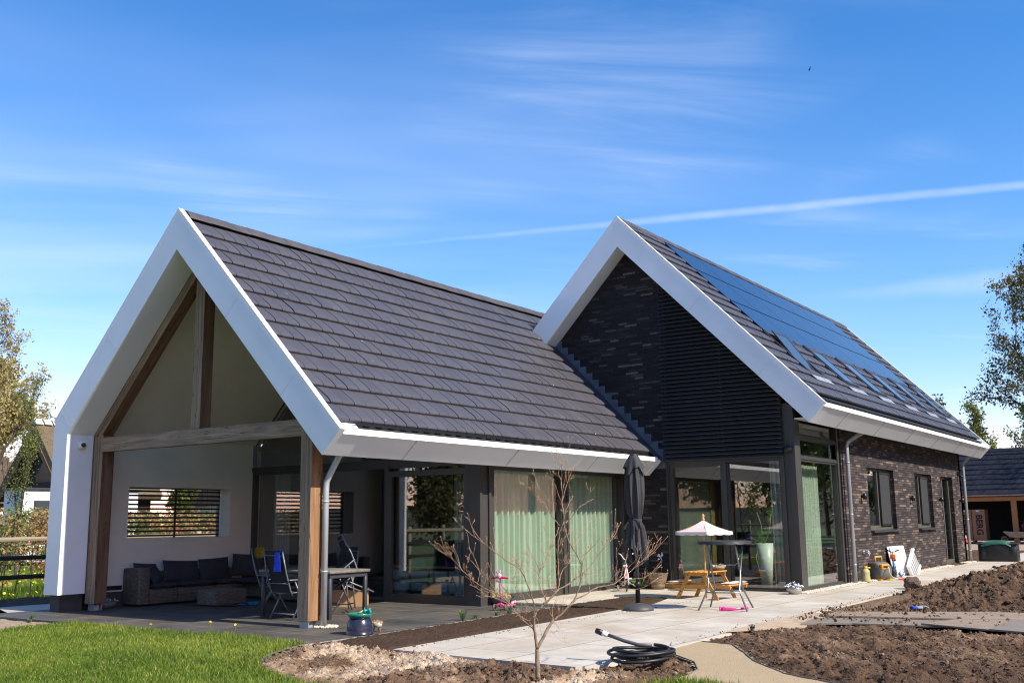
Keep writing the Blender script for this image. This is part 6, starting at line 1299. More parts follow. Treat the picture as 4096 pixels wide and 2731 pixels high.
# ------------------------------------------------------------------ the bare shrub in the foreground
BARK=pm('shrub_bark',(.30,.22,.15),r=.8,c2=(.17,.12,.08),vs=30,st=(1,1,.3),bump=.5,bs=60,bdist=.003)
TWIG=pm('young_twig',(.52,.33,.22),r=.65,c2=(.24,.13,.085),vs=20)
BUD=pm('leaf_bud',(.50,.34,.18),r=.6,var=.25,vs=60)
SH=json.loads('''[[0.03,0.024,[[-2.069,-2.601,-0.016],[-2.072,-2.596,0.145],[-2.074,-2.594,0.29]]],[0.018,0.014,[[-2.074,-2.594,0.29],[-2.1,-2.585,0.454],[-2.12,-2.586,0.595],[-2.119,-2.617,0.682]]],[0.014,0.011,[[-2.119,-2.617,0.682],[-2.029,-2.691,0.78],[-1.956,-2.741,0.851],[-1.898,-2.767,0.906]]],[0.01,0.006,[[-1.898,-2.767,0.906],[-1.886,-2.77,1.022],[-1.882,-2.762,1.189],[-1.875,-2.757,1.357],[-1.857,-2.769,1.491],[-1.832,-2.792,1.593],[-1.814,-2.803,1.661]]],[0.006,0.002,[[-1.814,-2.803,1.661],[-1.802,-2.786,1.798],[-1.787,-2.772,1.953],[-1.781,-2.745,2.11],[-1.791,-2.694,2.286],[-1.8,-2.645,2.407]]],[0.004,0.002,[[-1.804,-2.783,1.953],[-1.811,-2.826,2.124],[-1.825,-2.859,2.26],[-1.836,-2.897,2.432],[-1.836,-2.951,2.55]]],[0.004,0.002,[[-1.82,-2.795,1.866],[-1.732,-2.806,2.057],[-1.639,-2.825,2.216],[-1.537,-2.858,2.307]]],[0.004,0.002,[[-1.828,-2.783,1.832],[-1.967,-2.8,2.018],[-2.111,-2.809,2.201]]],[0.004,0.002,[[-1.812,-2.807,1.729],[-1.739,-2.826,1.832],[-1.672,-2.837,1.905]]],[0.003,0.002,[[-1.828,-2.783,2.038],[-1.82,-2.794,2.246],[-1.823,-2.79,2.441]]],[0.002,0.0015,[[-1.859,-2.737,2.282],[-1.861,-2.733,2.351],[-1.85,-2.749,2.421]]],[0.003,0.0015,[[-1.746,-2.815,2.057],[-1.775,-2.817,2.212],[-1.8,-2.825,2.35]]],[0.006,0.002,[[-1.842,-2.762,1.593],[-1.959,-2.766,1.662],[-2.08,-2.765,1.763],[-2.205,-2.758,1.863],[-2.344,-2.73,1.954],[-2.474,-2.715,2.043]]],[0.004,0.002,[[-1.996,-2.711,1.764],[-2.084,-2.7,1.916],[-2.172,-2.688,2.034],[-2.246,-2.696,2.184]]],[0.004,0.002,[[-1.959,-2.766,1.662],[-1.908,-2.722,1.867],[-1.854,-2.683,2.075],[-1.834,-2.593,2.148]]],[0.003,0.002,[[-2.122,-2.703,1.865],[-2.232,-2.718,2.015],[-2.363,-2.701,2.104]]],[0.009,0.0025,[[-1.898,-2.767,0.906],[-1.806,-2.805,0.943],[-1.701,-2.863,1.006],[-1.615,-2.892,1.061],[-1.528,-2.922,1.109],[-1.42,-2.984,1.242],[-1.322,-3.031,1.343],[-1.223,-3.08,1.445],[-1.148,-3.091,1.522],[-1.073,-3.103,1.609]]],[0.003,0.002,[[-1.307,-3.023,1.342],[-1.159,-3.066,1.514],[-1.06,-3.033,1.761]]],[0.003,0.002,[[-1.401,-2.973,1.241],[-1.384,-3.089,1.396],[-1.419,-3.125,1.586],[-1.437,-3.189,1.723]]],[0.003,0.002,[[-1.297,-3.038,1.36],[-1.184,-3.117,1.514],[-1.135,-3.101,1.605]]],[0.01,0.006,[[-1.771,-2.869,0.768],[-1.731,-2.929,0.917],[-1.714,-2.953,1.084],[-1.715,-2.952,1.176],[-1.741,-2.914,1.278],[-1.782,-2.852,1.405],[-1.804,-2.818,1.524],[-1.815,-2.802,1.618],[-1.817,-2.8,1.729]]],[0.004,0.002,[[-1.763,-2.88,1.354],[-1.662,-2.911,1.454],[-1.555,-2.952,1.589],[-1.447,-2.994,1.726]]],[0.004,0.002,[[-1.799,-2.826,1.592],[-1.83,-2.96,1.727],[-1.867,-3.085,1.826],[-1.906,-3.206,1.982]]],[0.004,0.002,[[-1.784,-2.849,1.643],[-1.668,-2.903,1.779],[-1.581,-2.913,1.814],[-1.464,-2.968,1.875]]],[0.004,0.002,[[-1.715,-2.952,1.176],[-1.556,-2.965,1.332],[-1.421,-2.942,1.535]]],[0.004,0.002,[[-1.714,-2.953,1.084],[-1.808,-3.054,1.256],[-1.865,-3.209,1.375],[-1.942,-3.334,1.459]]],[0.02,0.016,[[-2.074,-2.594,0.29],[-2.019,-2.647,0.426],[-1.971,-2.688,0.521],[-1.931,-2.718,0.585]]],[0.014,0.011,[[-1.931,-2.718,0.585],[-1.862,-2.793,0.656],[-1.799,-2.856,0.745],[-1.751,-2.898,0.801]]],[0.01,0.006,[[-1.751,-2.898,0.801],[-1.62,-2.95,0.844],[-1.493,-2.996,0.902],[-1.356,-3.058,0.924],[-1.238,-3.092,0.941],[-1.128,-3.112,0.982]]],[0.005,0.002,[[-1.128,-3.112,0.982],[-0.991,-3.182,1.072],[-0.864,-3.238,1.164],[-0.745,-3.28,1.257],[-0.641,-3.302,1.37]]],[0.004,0.002,[[-0.864,-3.238,1.164],[-0.712,-3.315,1.292],[-0.605,-3.325,1.379],[-0.504,-3.327,1.439]]],[0.004,0.002,[[-0.848,-3.261,1.181],[-0.737,-3.337,1.266],[-0.6,-3.454,1.441]]],[0.003,0.002,[[-1.013,-3.194,1.073],[-0.987,-3.263,1.16],[-0.97,-3.318,1.265],[-0.954,-3.372,1.334]]],[0.005,0.002,[[-1.347,-3.053,0.924],[-1.331,-3.168,1.053],[-1.297,-3.309,1.122],[-1.276,-3.43,1.25]]],[0.003,0.0015,[[-1.129,-3.111,0.935],[-0.971,-3.167,0.975],[-0.793,-3.254,0.994],[-0.652,-3.285,1.058],[-0.515,-3.31,1.151]]],[0.003,0.0015,[[-1.168,-3.052,0.913],[-1.037,-3.159,0.869],[-0.914,-3.253,0.875],[-0.809,-3.32,0.926],[-0.718,-3.366,0.975]]],[0.003,0.0015,[[-1.206,-3.084,0.942],[-1.194,-3.103,1.132],[-1.191,-3.108,1.322]]],[0.003,0.0015,[[-1.133,-3.105,0.991],[-1.095,-3.161,1.163],[-1.073,-3.194,1.311]]],[0.006,0.003,[[-1.931,-2.718,0.585],[-2.025,-2.727,0.699],[-2.112,-2.747,0.82],[-2.195,-2.773,0.94]]],[0.004,0.002,[[-1.938,-2.709,0.585],[-1.868,-2.677,0.719],[-1.775,-2.681,0.829]]],[0.009,0.002,[[-2.093,-2.565,0.494],[-2.209,-2.536,0.576],[-2.321,-2.512,0.665],[-2.432,-2.49,0.785],[-2.561,-2.441,0.888],[-2.707,-2.365,0.959],[-2.834,-2.319,1.037],[-2.961,-2.273,1.145],[-3.078,-2.242,1.26],[-3.203,-2.198,1.343],[-3.337,-2.142,1.448]]],[0.003,0.0015,[[-2.913,-2.236,1.143],[-2.989,-2.213,1.281],[-3.054,-2.206,1.386]]],[0.003,0.0015,[[-2.968,-2.155,1.255],[-3.069,-2.183,1.339],[-3.17,-2.212,1.433]]],[0.003,0.0015,[[-3.082,-2.163,1.315],[-3.158,-2.14,1.404],[-3.228,-2.125,1.441]]],[0.003,0.0015,[[-3.073,-2.176,1.307],[-3.061,-2.104,1.386],[-3.04,-2.046,1.489]]],[0.003,0.0015,[[-3.006,-2.277,1.179],[-2.975,-2.233,1.264],[-2.966,-2.158,1.399]]],[0.004,0.0015,[[-2.748,-2.304,1.016],[-2.714,-2.31,1.127],[-2.73,-2.241,1.28],[-2.733,-2.192,1.377],[-2.728,-2.153,1.524]]],[0.003,0.0015,[[-2.738,-2.319,1.136],[-2.819,-2.288,1.235],[-2.892,-2.268,1.291]]],[0.002,0.0015,[[-2.73,-2.241,1.28],[-2.719,-2.258,1.413]]],[0.002,0.0015,[[-2.886,-2.277,1.126],[-2.894,-2.266,1.174],[-2.882,-2.284,1.23]]],[0.009,0.002,[[-2.119,-2.616,0.678],[-2.202,-2.616,0.855],[-2.294,-2.601,1.039],[-2.387,-2.586,1.149],[-2.499,-2.543,1.21],[-2.637,-2.46,1.319],[-2.765,-2.392,1.427],[-2.901,-2.311,1.535],[-3.031,-2.24,1.657]]],[0.004,0.0015,[[-2.634,-2.295,1.424],[-2.716,-2.232,1.557],[-2.765,-2.218,1.672],[-2.804,-2.22,1.729]]],[0.0025,0.0015,[[-2.561,-2.405,1.316],[-2.588,-2.364,1.415]]],[0.0025,0.0015,[[-2.561,-2.405,1.316],[-2.497,-2.411,1.355],[-2.433,-2.417,1.395]]],[0.003,0.0015,[[-2.547,-2.426,1.305],[-2.544,-2.384,1.438],[-2.531,-2.359,1.57]]],[0.003,0.0015,[[-2.341,-2.554,1.147],[-2.391,-2.569,1.222],[-2.459,-2.557,1.249]]],[0.005,0.002,[[-2.299,-2.437,0.749],[-2.463,-2.37,0.832],[-2.609,-2.333,0.872],[-2.753,-2.297,0.96],[-2.869,-2.303,0.999]]],[0.005,0.002,[[-2.358,-2.438,0.778],[-2.39,-2.421,0.91],[-2.449,-2.362,1.009],[-2.49,-2.33,1.076]]],[0.004,0.002,[[-2.463,-2.371,0.88],[-2.59,-2.361,1.001],[-2.707,-2.366,1.087],[-2.805,-2.399,1.148]]],[0.007,0.004,[[-2.057,-2.71,0.783],[-2.067,-2.649,0.946],[-2.05,-2.63,1.11],[-1.99,-2.675,1.225],[-1.944,-2.699,1.358],[-1.888,-2.737,1.475],[-1.847,-2.754,1.576]]],[0.005,0.002,[[-2.048,-2.634,1.027],[-2.23,-2.66,1.144],[-2.433,-2.656,1.128],[-2.624,-2.67,1.209]]],[0.004,0.0015,[[-2.05,-2.63,1.11],[-2.193,-2.657,1.232],[-2.339,-2.677,1.369],[-2.462,-2.733,1.502]]],[0.003,0.0015,[[-1.986,-2.726,1.359],[-1.999,-2.706,1.46],[-2.022,-2.672,1.57]]],[0.004,0.002,[[-1.898,-2.768,0.956],[-1.8,-2.764,1.101],[-1.69,-2.779,1.181],[-1.599,-2.766,1.263]]],[0.003,0.0015,[[-1.898,-2.768,1.189],[-2.04,-2.78,1.261],[-2.173,-2.806,1.299]]],[0.006,0.002,[[-2.077,-2.589,0.665],[-2.185,-2.562,0.77],[-2.284,-2.55,0.874],[-2.382,-2.538,0.945],[-2.461,-2.554,1.047]]],[0.005,0.003,[[-2.093,-2.566,0.51],[-2.235,-2.593,0.596],[-2.391,-2.6,0.658],[-2.545,-2.608,0.734]]],[0.004,0.002,[[-1.731,-2.929,0.917],[-1.601,-2.943,1.011],[-1.486,-2.936,1.039],[-1.341,-2.972,1.05]]],[0.004,0.002,[[-1.953,-2.775,0.877],[-2.074,-2.774,0.933],[-2.171,-2.809,1.037],[-2.24,-2.885,1.107]]],[0.003,0.0015,[[-1.854,-2.744,1.356],[-1.758,-2.767,1.456],[-1.662,-2.791,1.522],[-1.6,-2.764,1.591]]],[0.0022,0.0012,[[-2.047,-2.635,0.419],[-2.134,-2.684,0.511],[-2.235,-2.713,0.618]]],[0.0018,0.001,[[-1.962,-2.672,0.503],[-1.834,-2.728,0.371],[-1.716,-2.77,0.329]]],[0.0018,0.001,[[-1.931,-2.718,0.585],[-1.833,-2.73,0.486],[-1.76,-2.705,0.528]]]]''')
shr=T(empty('bare_shrub',(-2.07,-2.60,0)),'bare budding shrub with a forked trunk growing in the soil in front of the terrace','shrub')
tb=MB(); tw_=MB(); bd=MB(); rs=random.Random(12); O=Vector((-2.07,-2.60,0))
def smooth(P):
    out=[]
    for i in range(len(P)-1):
        a=P[max(i-1,0)];b=P[i];c=P[i+1];d=P[min(i+2,len(P)-1)]
        for k in range(4):
            t=k/4; out.append(.5*((2*b)+(c-a)*t+(2*a-5*b+4*c-d)*t*t+(3*b-a-3*c+d)*t**3))
    out.append(P[-1]); return out
def bud(p,d,s=.0045): bd.tube([p-d*s*.3,p+d*s*.8,p+d*s*2.4],[s*.45,s*.75,s*.12],5)
for r0,r1,pl in SH:
    P=smooth([Vector(p)-O for p in pl]); n=len(P)
    P=[p+Vector((rs.gauss(0,1),rs.gauss(0,1),rs.gauss(0,.5)))*(.0035 if 0<i<n-1 else 0) for i,p in enumerate(P)]
    rad=[(r0+(r1-r0)*i/(n-1))*(.8 if r0<.012 else .92) for i in range(n)]
    (tb if r0>.008 else tw_).tube(P,rad,8 if r0>.008 else 6)
    if r1<.003: bud(P[-1],(P[-1]-P[-2]).normalized(),.0065)
    if r0<.016:
        for i in range(2,n-1):
            d=(P[i+1]-P[i]).normalized()
            if rs.random()<((.42 if r0>.004 else .2)*(1.15 if P[i].z<1.35 else .55)):
                s=d.orthogonal().normalized(); s.rotate(Matrix.Rotation(rs.uniform(0,6.28),3,d)); q=(d*.55+s*rs.uniform(.5,1)+Vector((0,0,.45))).normalized(); L_=rs.uniform(.04,.17)*(1.1 if P[i].z<1.3 else .7)
                m1=P[i]+q*L_*.5+Vector((rs.gauss(0,.006),rs.gauss(0,.006),.004)); e1=P[i]+q*L_+Vector((0,0,L_*.2)); tw_.tube([P[i],m1,e1],[.0022,.0017,.0012],5); bud(e1,(e1-m1).normalized(),.0045)
                for w_ in range(rs.randint(1,4)):
                    q2=(q+Vector((rs.gauss(0,.7),rs.gauss(0,.7),rs.gauss(.2,.4)))).normalized(); e2=m1+q2*L_*rs.uniform(.3,.6); tw_.tube([m1,e2],[.0014,.001],4); bud(e2,q2,.004)
            elif rs.random()<.3:
                s=d.orthogonal().normalized(); s.rotate(Matrix.Rotation(rs.uniform(0,6.28),3,d)); bud(P[i]+s*rad[i],(s+d).normalized(),.0038)
tb.build('trunk',BARK,shr); tw_.build('twigs',TWIG,shr); bd.build('buds',BUD,shr)
# ------------------------------------------------------------------ trees
def leaf_arrays(P,size,r_,up=.3,asp=.55):
    n=len(P); N=r_.normal(size=(n,3)); N[:,2]+=up; N/=np.linalg.norm(N,axis=1)[:,None]+1e-9
    A=r_.normal(size=(n,3)); Tt=np.cross(N,A); Tt/=np.linalg.norm(Tt,axis=1)[:,None]+1e-9; U=np.cross(N,Tt)
    s=(size*np.exp(r_.normal(0,.3,n)))[:,None]; V=np.stack([P-Tt*s,P+U*s*asp,P+Tt*s,P-U*s*asp],1).reshape(-1,3)
    return V,(np.arange(n)*4)[:,None]+np.array([[0,1,2,3]])
def grow(seed,height,spread,levels,trunk_r,clear=.25,nb=(5,7),up=.25,wob=.12,narrow=False,side=.85):
    """returns branch segments [(points, radii)] and the twig ends"""
    r_=np.random.default_rng(seed); br=[]; tips=[]
    def go(p,d,L,r,lev):
        n=6 if lev<2 else 4; pts=[p]; q=p.copy(); dd=d.copy()
        for i in range(n):
            dd=dd+r_.normal(0,wob,3)*(1 if lev else .35)+np.array([0,0,up*.25 if lev else .05]); dd/=np.linalg.norm(dd); q=q+dd*L/n; pts.append(q.copy())
        rad=[r*(1-.75*i/n) for i in range(n+1)]; br.append((pts,rad,lev))
        if lev>=levels:
            for t in pts[1:]: tips.append(t)
            return
        k=r_.integers(nb[0],nb[1]+1)+(3 if lev==0 else 0)
        for j in range(k):
            t=(clear if lev==0 else .2)+(1-(clear if lev==0 else .2))*(j+r_.random())/k; t=min(t,.99); i=int(t*n); f_=t*n-i; b=pts[i]*(1-f_)+pts[min(i+1,n)]*f_
            ax=pts[min(i+1,n)]-pts[i]; ax/=np.linalg.norm(ax)+1e-9; s=np.cross(ax,r_.normal(size=3)); s/=np.linalg.norm(s)+1e-9
            ang=side*r_.uniform(.6,1.15)*(1 if not narrow else .5); nd=ax*math.cos(ang)+s*math.sin(ang); nd[2]+=up*.4; nd/=np.linalg.norm(nd)
            LL=L*(spread if lev==0 else .58)*r_.uniform(.7,1.1)*(1-.45*t if lev==0 else 1-.25*t)
            go(b,nd,LL,max(rad[i]*.55,.006),lev+1)
    go(np.zeros(3),np.array([0,0,1.]),height,trunk_r,0)
    return br,tips
def tree(name,label,loc,seed,height,spread,levels,trunk_r,leafm,leafs,per,jit,bark,group=None,cat='tree',leaf_tone=(.2,.9),maxn=60000,twigs=True,hollow=0,**kw):
    br,tips=grow(seed,height,spread,levels,trunk_r,**kw); r_=np.random.default_rng(seed+99)
    e=T(empty(name,loc),label,cat,group)
    b=MB()
    for pts,rad,lev in br:
        if not twigs and lev>=levels: continue
        b.tube([Vector(p) for p in pts],rad,7 if lev==0 else (5 if lev<3 else 3),cap=False)
    b.build('trunk',bark,e)
    P=np.array(tips); 
    if hollow: P=P[P[:,2]>hollow]
    P=np.repeat(P,per,0)+r_.normal(0,jit,(len(P)*per,3))
    if len(P)>maxn: P=P[r_.choice(len(P),maxn,replace=False)]
    V,F=leaf_arrays(P,leafs,r_); 
    t=np.clip(leaf_tone[0]+(leaf_tone[1]-leaf_tone[0])*(.55*fbm(P[:,0]*1.1+5,P[:,1]*1.1+P[:,2]*.9,3,7)+.45*r_.random(len(P))),0,1)
    np_mesh('crown',V,F,leafm,e,attr={'tone':('POINT',np.repeat(t,4))})
    return e
BARKD=pm('dark_bark',(.075,.055,.04),r=.9,var=.35,vs=8)
L_YEL=attr_mat('budding_yellow_leaf','tone',[(0,(.20,.15,.06)),(.5,(.38,.31,.12)),(1,(.48,.42,.18))],r=.7,bump=0,trans=.35,vs=2)
L_OLV=attr_mat('olive_spring_leaf','tone',[(0,(.045,.045,.015)),(.5,(.10,.095,.025)),(1,(.22,.18,.05))],r=.7,bump=0,trans=.3,vs=2)
L_GRN=attr_mat('fresh_green_leaf','tone',[(0,(.07,.085,.018)),(.5,(.17,.20,.045)),(1,(.33,.36,.10))],r=.6,bump=0,trans=.4,vs=2)
L_DRK=attr_mat('dark_green_leaf','tone',[(0,(.015,.03,.008)),(.5,(.04,.07,.015)),(1,(.10,.13,.03))],r=.6,bump=0,trans=.25,vs=2)
L_BRN=attr_mat('beech_hedge_leaf','tone',[(0,(.16,.065,.025)),(.45,(.42,.20,.09)),(.7,(.50,.28,.14)),(.74,(.10,.17,.03)),(1,(.20,.28,.06))],r=.7,bump=0,trans=.3,vs=2)
# left side
tree('budding_tree','large tree with yellow brown buds at the left edge of the picture',(18.2,48,0),11,10.8,.60,4,.28,L_YEL,.070,2,.14,BARKD,nb=(4,6),up=.35,maxn=42000)
tree('budding_tree','yellow budding tree behind the thatched house',(24.5,60,0),12,10.5,.55,3,.3,L_YEL,.14,14,.5,BARKD,nb=(5,6),up=.3,maxn=30000)
tree('budding_tree','dense low yellow tree between the dark tiled roof and the thatched gable',(18.5,55,0),13,8.5,.6,3,.3,L_YEL,.14,14,.5,BARKD,nb=(5,6),up=.2,clear=.1,maxn=30000)
tree('young_tree','slender young tree with light green leaves in front of the thatched gable',(7.1,24,0),21,5.6,.36,3,.05,L_GRN,.028,3,.12,BARKD,nb=(5,7),up=.8,narrow=True,clear=.15,maxn=16000)
tree('young_tree','young green tree seen through the slatted opening',(13.9,24.5,0),22,4.4,.36,3,.05,L_GRN,.045,8,.12,BARKD,nb=(5,6),up=.6,narrow=True,clear=.15,maxn=14000)
# beech hedge
def hedge(name,label,x0,x1,y,h_,n,seed,leafm,sz=.035,thk=.45,density=.55):
    r_=np.random.default_rng(seed); e=T(empty(name,(x0,y,0)),label,'hedge'); b=MB(); rr=random.Random(seed)
    P=np.stack([r_.uniform(0,x1-x0,n*3),r_.normal(0,thk,n*3),r_.uniform(.12,1,n*3)],1)
    top=h_*(.72+.5*fbm((P[:,0]+x0)*.9,P[:,1]*0+3,3,seed)); P[:,2]*=top; k=fbm((P[:,0]+x0)*2.1,P[:,2]*2.1,3,seed+1)>(1-density)*.9; P=P[k][:n]
    x=.2
    while x<x1-x0:
        z_=h_*rr.uniform(.7,1.15); b.tube([(x,rr.gauss(0,.1),-.1),(x+rr.gauss(0,.08),rr.gauss(0,.1),z_*.5),(x+rr.gauss(0,.15),rr.gauss(0,.15),z_)],[.022,.015,.005],5)
        for j in range(7): zz=rr.uniform(.2,.95)*z_; a=rr.uniform(0,6.28); b.tube([(x,0,zz),(x+.45*math.cos(a),.35*math.sin(a),zz+.3)],[.008,.003],4)
        x+=rr.uniform(.22,.4)
    b.build('stems',BARKD,e); V,F=leaf_arrays(P,sz,r_); t=np.clip(.75*fbm((P[:,0]+x0)*.8,P[:,2]*.9,2,seed+5)*1.15-.05+.3*r_.random(len(P)),0,1)
    np_mesh('foliage',V,F,leafm,e,attr={'tone':('POINT',np.repeat(t,4))}); return e
hedge('beech_hedge','loose young beech hedge with copper brown leaves behind the rail fence',-2,22,16.6,2.0,34000,31,L_BRN)
hedge('green_hedge','green garden hedge in front of the white extension',8,22,31,2.1,14000,33,L_GRN,.07,.6,.8)
# rail fence on the left
def rail_fence(name,label,p0,p1,step,heights,topm,lowm,postm,ph=1.5,cat='fence'):
    e=T(empty(name,(p0[0],p0[1],0),math.atan2(p1[1]-p0[1],p1[0]-p0[0])),label,cat); L_=math.hypot(p1[0]-p0[0],p1[1]-p0[1])
    for i,h_ in enumerate(heights): part('rail',lambda b:b.rbox((0,-.03,h_-.05),(L_,.03,h_+.05),.008,seg=1),topm if i==0 else lowm,e)
    x=step*.37
    while x<L_: part('post',lambda b:b.rbox((x-.07,.03,-.1),(x+.07,.14,ph),.015,seg=1),postm,e); x+=step
    return e
rail_fence('rail_fence','wooden rail fence with pale top rail and two lower rails coloured as if shaded at the far left',(-9.0,14.05),(20.0,14.05),2.9,(1.36,.94,.51),FENCEW,FENCE_SHADE,FENCEW,1.5)
# dandelions in the meadow
r_=np.random.default_rng(50); k=2600; P=np.stack([r_.uniform(-2,16,k),r_.uniform(14,36,k),r_.uniform(-.06,.04,k)],1); P=P[fbm(P[:,0]*.5,P[:,1]*.5,3,9)>.45]
V,F=leaf_arrays(P,.035,r_,2,.9); np_mesh('dandelions',V,F,pm('dandelion_yellow',(.85,.62,.02),r=.7),kind='stuff',label='yellow dandelions scattered in the meadow beyond the fence',category='flowers')
def meadow(n,x0,x1,y0,y1,h_,seed,label):
    r_=np.random.default_rng(seed); px=r_.uniform(x0,x1,n); py=r_.uniform(y0,y1,n); hh=h_*np.exp(r_.normal(0,.35,n)); a=r_.uniform(0,6.28,n); w=.012
    V=np.zeros((n,3,3)); V[:,0]=np.stack([px-np.cos(a)*w,py-np.sin(a)*w,np.full(n,-.16)],1); V[:,1]=np.stack([px+np.cos(a)*w,py+np.sin(a)*w,np.full(n,-.16)],1); V[:,2]=np.stack([px+r_.normal(0,.05,n),py+r_.normal(0,.05,n),-.16+hh],1)
    t=np.clip(fbm(px*.7,py*.7,3,seed)+r_.normal(0,.12,n),0,1); np_mesh('meadow_grass',V.reshape(-1,3),np.arange(n*3).reshape(-1,3),BLADE,attr={'tone':('POINT',np.repeat(t,3))},kind='stuff',label=label,category='grass')
meadow(60000,-3,14,14.6,30,.16,77,'rough meadow grass beyond the rail fence')
# houses on the left
THATCH=pm('thatch',(.20,.15,.09),r=.95,c2=(.11,.075,.045),vs=6,st=(1,1,3),bump=1,bs=30,bdist=.05)
DWOOD=pm('dark_gable_boards',(.035,.025,.018),r=.8,var=.3,vs=5)
th=T(empty('thatched_house',(17.9,42,0)),'thatched house with a dark timber gable and a white flat roofed extension','house')
part('wall',lambda b:(b.box((.5,-2.7,0),(5.2,2.7,3.4)),b.prism([(-2.7,3.4),(2.7,3.4),(0,6.5)],'x',.5,5.2)),DWOOD,th)
rt=MB(); rt.prism([(0,7.05),(3.3,3.25),(3.1,2.95),(0,6.5)],'x',-.2,5.5); rt.prism([(0,7.05),(0,6.5),(-3.1,2.95),(-3.3,3.25)],'x',-.2,5.5); rt.build('roof',THATCH,th)
part('barge_board',lambda b:(b.prism([(0,6.54),(3.12,2.98),(3.0,2.8),(0,6.2)],'x',-.24,-.16),b.prism([(0,6.54),(0,6.2),(-3.0,2.8),(-3.12,2.98)],'x',-.24,-.16)),pm('brown_barge_board',(.14,.075,.04),r=.8),th)
part('ridge_cap',lambda b:[b.prism([(-.28,6.9),(0,7.2),(.28,6.9)],'x',i*.5-.2,i*.5+.2) for i in range(11)],pm('white_ridge_cap',(.62,.60,.56),r=.7),th)
part('extension',lambda b:(b.box((-3.0,-4.4,0),(3.2,-2.75,3.35)),),pm('white_render',(.72,.72,.72),r=.8,var=.03),th)
part('roof_edge',lambda b:b.box((-3.1,-4.5,3.35),(3.3,-2.7,3.45)),DARKMETAL,th)
w_=part('window',lambda b:b.box((-2.45,-4.42,.8),(-.55,-4.39,2.85)),DARKMETAL,th); part('pane',lambda b:(b.box((-2.38,-4.44,.9),(-1.55,-4.425,2.78)),b.box((-1.45,-4.44,.9),(-.62,-4.425,2.78))),GLASS_SKY,w_)
w_=part('window',lambda b:b.box((.46,-1.2,3.9),(.49,.6,5.2)),DARKMETAL,th); part('pane',lambda b:b.box((.43,-1.1,4.0),(.455,.5,5.1)),GLASS_SKY,w_)
dh=T(empty('tiled_house',(8,60,0)),'house with a dark brown tiled roof and brick wall at the far left','house')
part('wall',lambda b:b.box((0,-3.5,0),(17.5,3.5,3.3)),pm('red_brown_brick',(.25,.10,.06),r=.9,var=.2,vs=8),dh)
BTILE=slab_mat('brown_pantile',(.10,.07,.055),(.13,.09,.07),(.03,.02,.02),.35,.4,.03,.5,r=.7)
rt=MB()
for k in range(10):
    a=k/10; c_=(k+1)/10; rt.box((-.2,-4.1+4.1*a-.06,3.1+3.2*a),(18.2,-4.1+4.1*c_,3.1+3.2*c_+.02))
rt.prism([(-4.1,3.1),(0,6.3),(4.1,3.1)],'x',-.15,18.15); rt.build('roof',BTILE,dh)
part('chimney',lambda b:b.tube([(16.8,-.3,5.6),(16.8,-.3,7.0)],.45,12),pm('red_chimney',(.28,.10,.06),r=.9),dh)
w_=part('window',lambda b:b.box((14.5,-3.56,1.2),(16.4,-3.5,2.6)),PLASW,dh); part('pane',lambda b:b.box((14.65,-3.6,1.35),(16.25,-3.57,2.45)),GLASS_SKY,w_)
part('skylight',lambda b:b.box((12.0,-3.0,3.9),(13.4,-1.8,5.0)),DARKMETAL,dh)
# the pale house and roof seen through the slats
ph=T(empty('pale_house',(22.2,36.0,0)),'low house with a brown roof seen through the slatted opening','house')
part('wall',lambda b:b.box((2.0,-2.5,0),(14,2.5,2.7)),pm('pale_render',(.50,.46,.42),r=.9),ph); part('roof',lambda b:b.prism([(-3.2,2.6),(0,5.4),(3.2,2.6)],'x',1.7,14.5),BTILE,ph)
# right side trees
tree('big_tree','large half bare tree behind the shed at the right edge of the picture',(73,.2,0),41,16.0,.64,4,.5,L_OLV,.09,9,.24,BARKD,nb=(5,6),up=.25,maxn=130000)
for i,(x,y,h_,sd_) in enumerate(((68,7.8,8.8,51),(67,5.2,7.8,52),(69,2.5,8.4,53),(66,9.8,7.0,54),(70,-.6,8.2,55),(68,-3.2,7.6,56))):
    tree('spring_shrub',['tallest light green shrub rising above the verge of the long roof','light green shrub behind the left part of the shed roof','light green shrub in front of the large bare tree','low light green shrub hidden mostly by the house eave','light green shrub below the crown of the large bare tree','light green shrub at the far right behind the shed'][i],(x,y,0),sd_,h_,.42,3,.12,L_GRN,.085,5,.20,BARKD,'light green shrubs behind the shed','shrub',nb=(5,6),up=.55,clear=.08,maxn=15000)
# trees beyond the garden: behind and beside the camera, mirrored in the windows
for i,(x,y,h_,sd_,mm_) in enumerate(((-34,6,9,61,L_DRK),(-38,16,9,62,L_DRK),(-15.5,24.5,4.3,63,L_GRN),(-40,41,5.5,64,L_OLV),(-30,52,6,65,L_DRK),(-45,-6,13,66,L_OLV),(-21,14,5.5,67,L_GRN))):
    tree('garden_tree',['dark round tree behind the camera, nearest the lawn','dark tree behind the camera beyond the fence','small young tree by the fence, mirrored at the left of the sliding door','tall dark tree behind the camera','dark tree at the far corner behind the camera','olive tree far behind the camera','small green tree beside the fence mirrored in the sliding door'][i],(x,y,0),sd_,h_,.5,3,.3 if i not in (2,6) else .05,mm_,.20 if i not in (2,6) else .06,10,.6 if i not in (2,6) else .2,BARKD,'trees beyond the garden',nb=(5,7),up=.2,clear=.12,maxn=11000 if i not in (2,6) else 4500,twigs=i in (2,6))
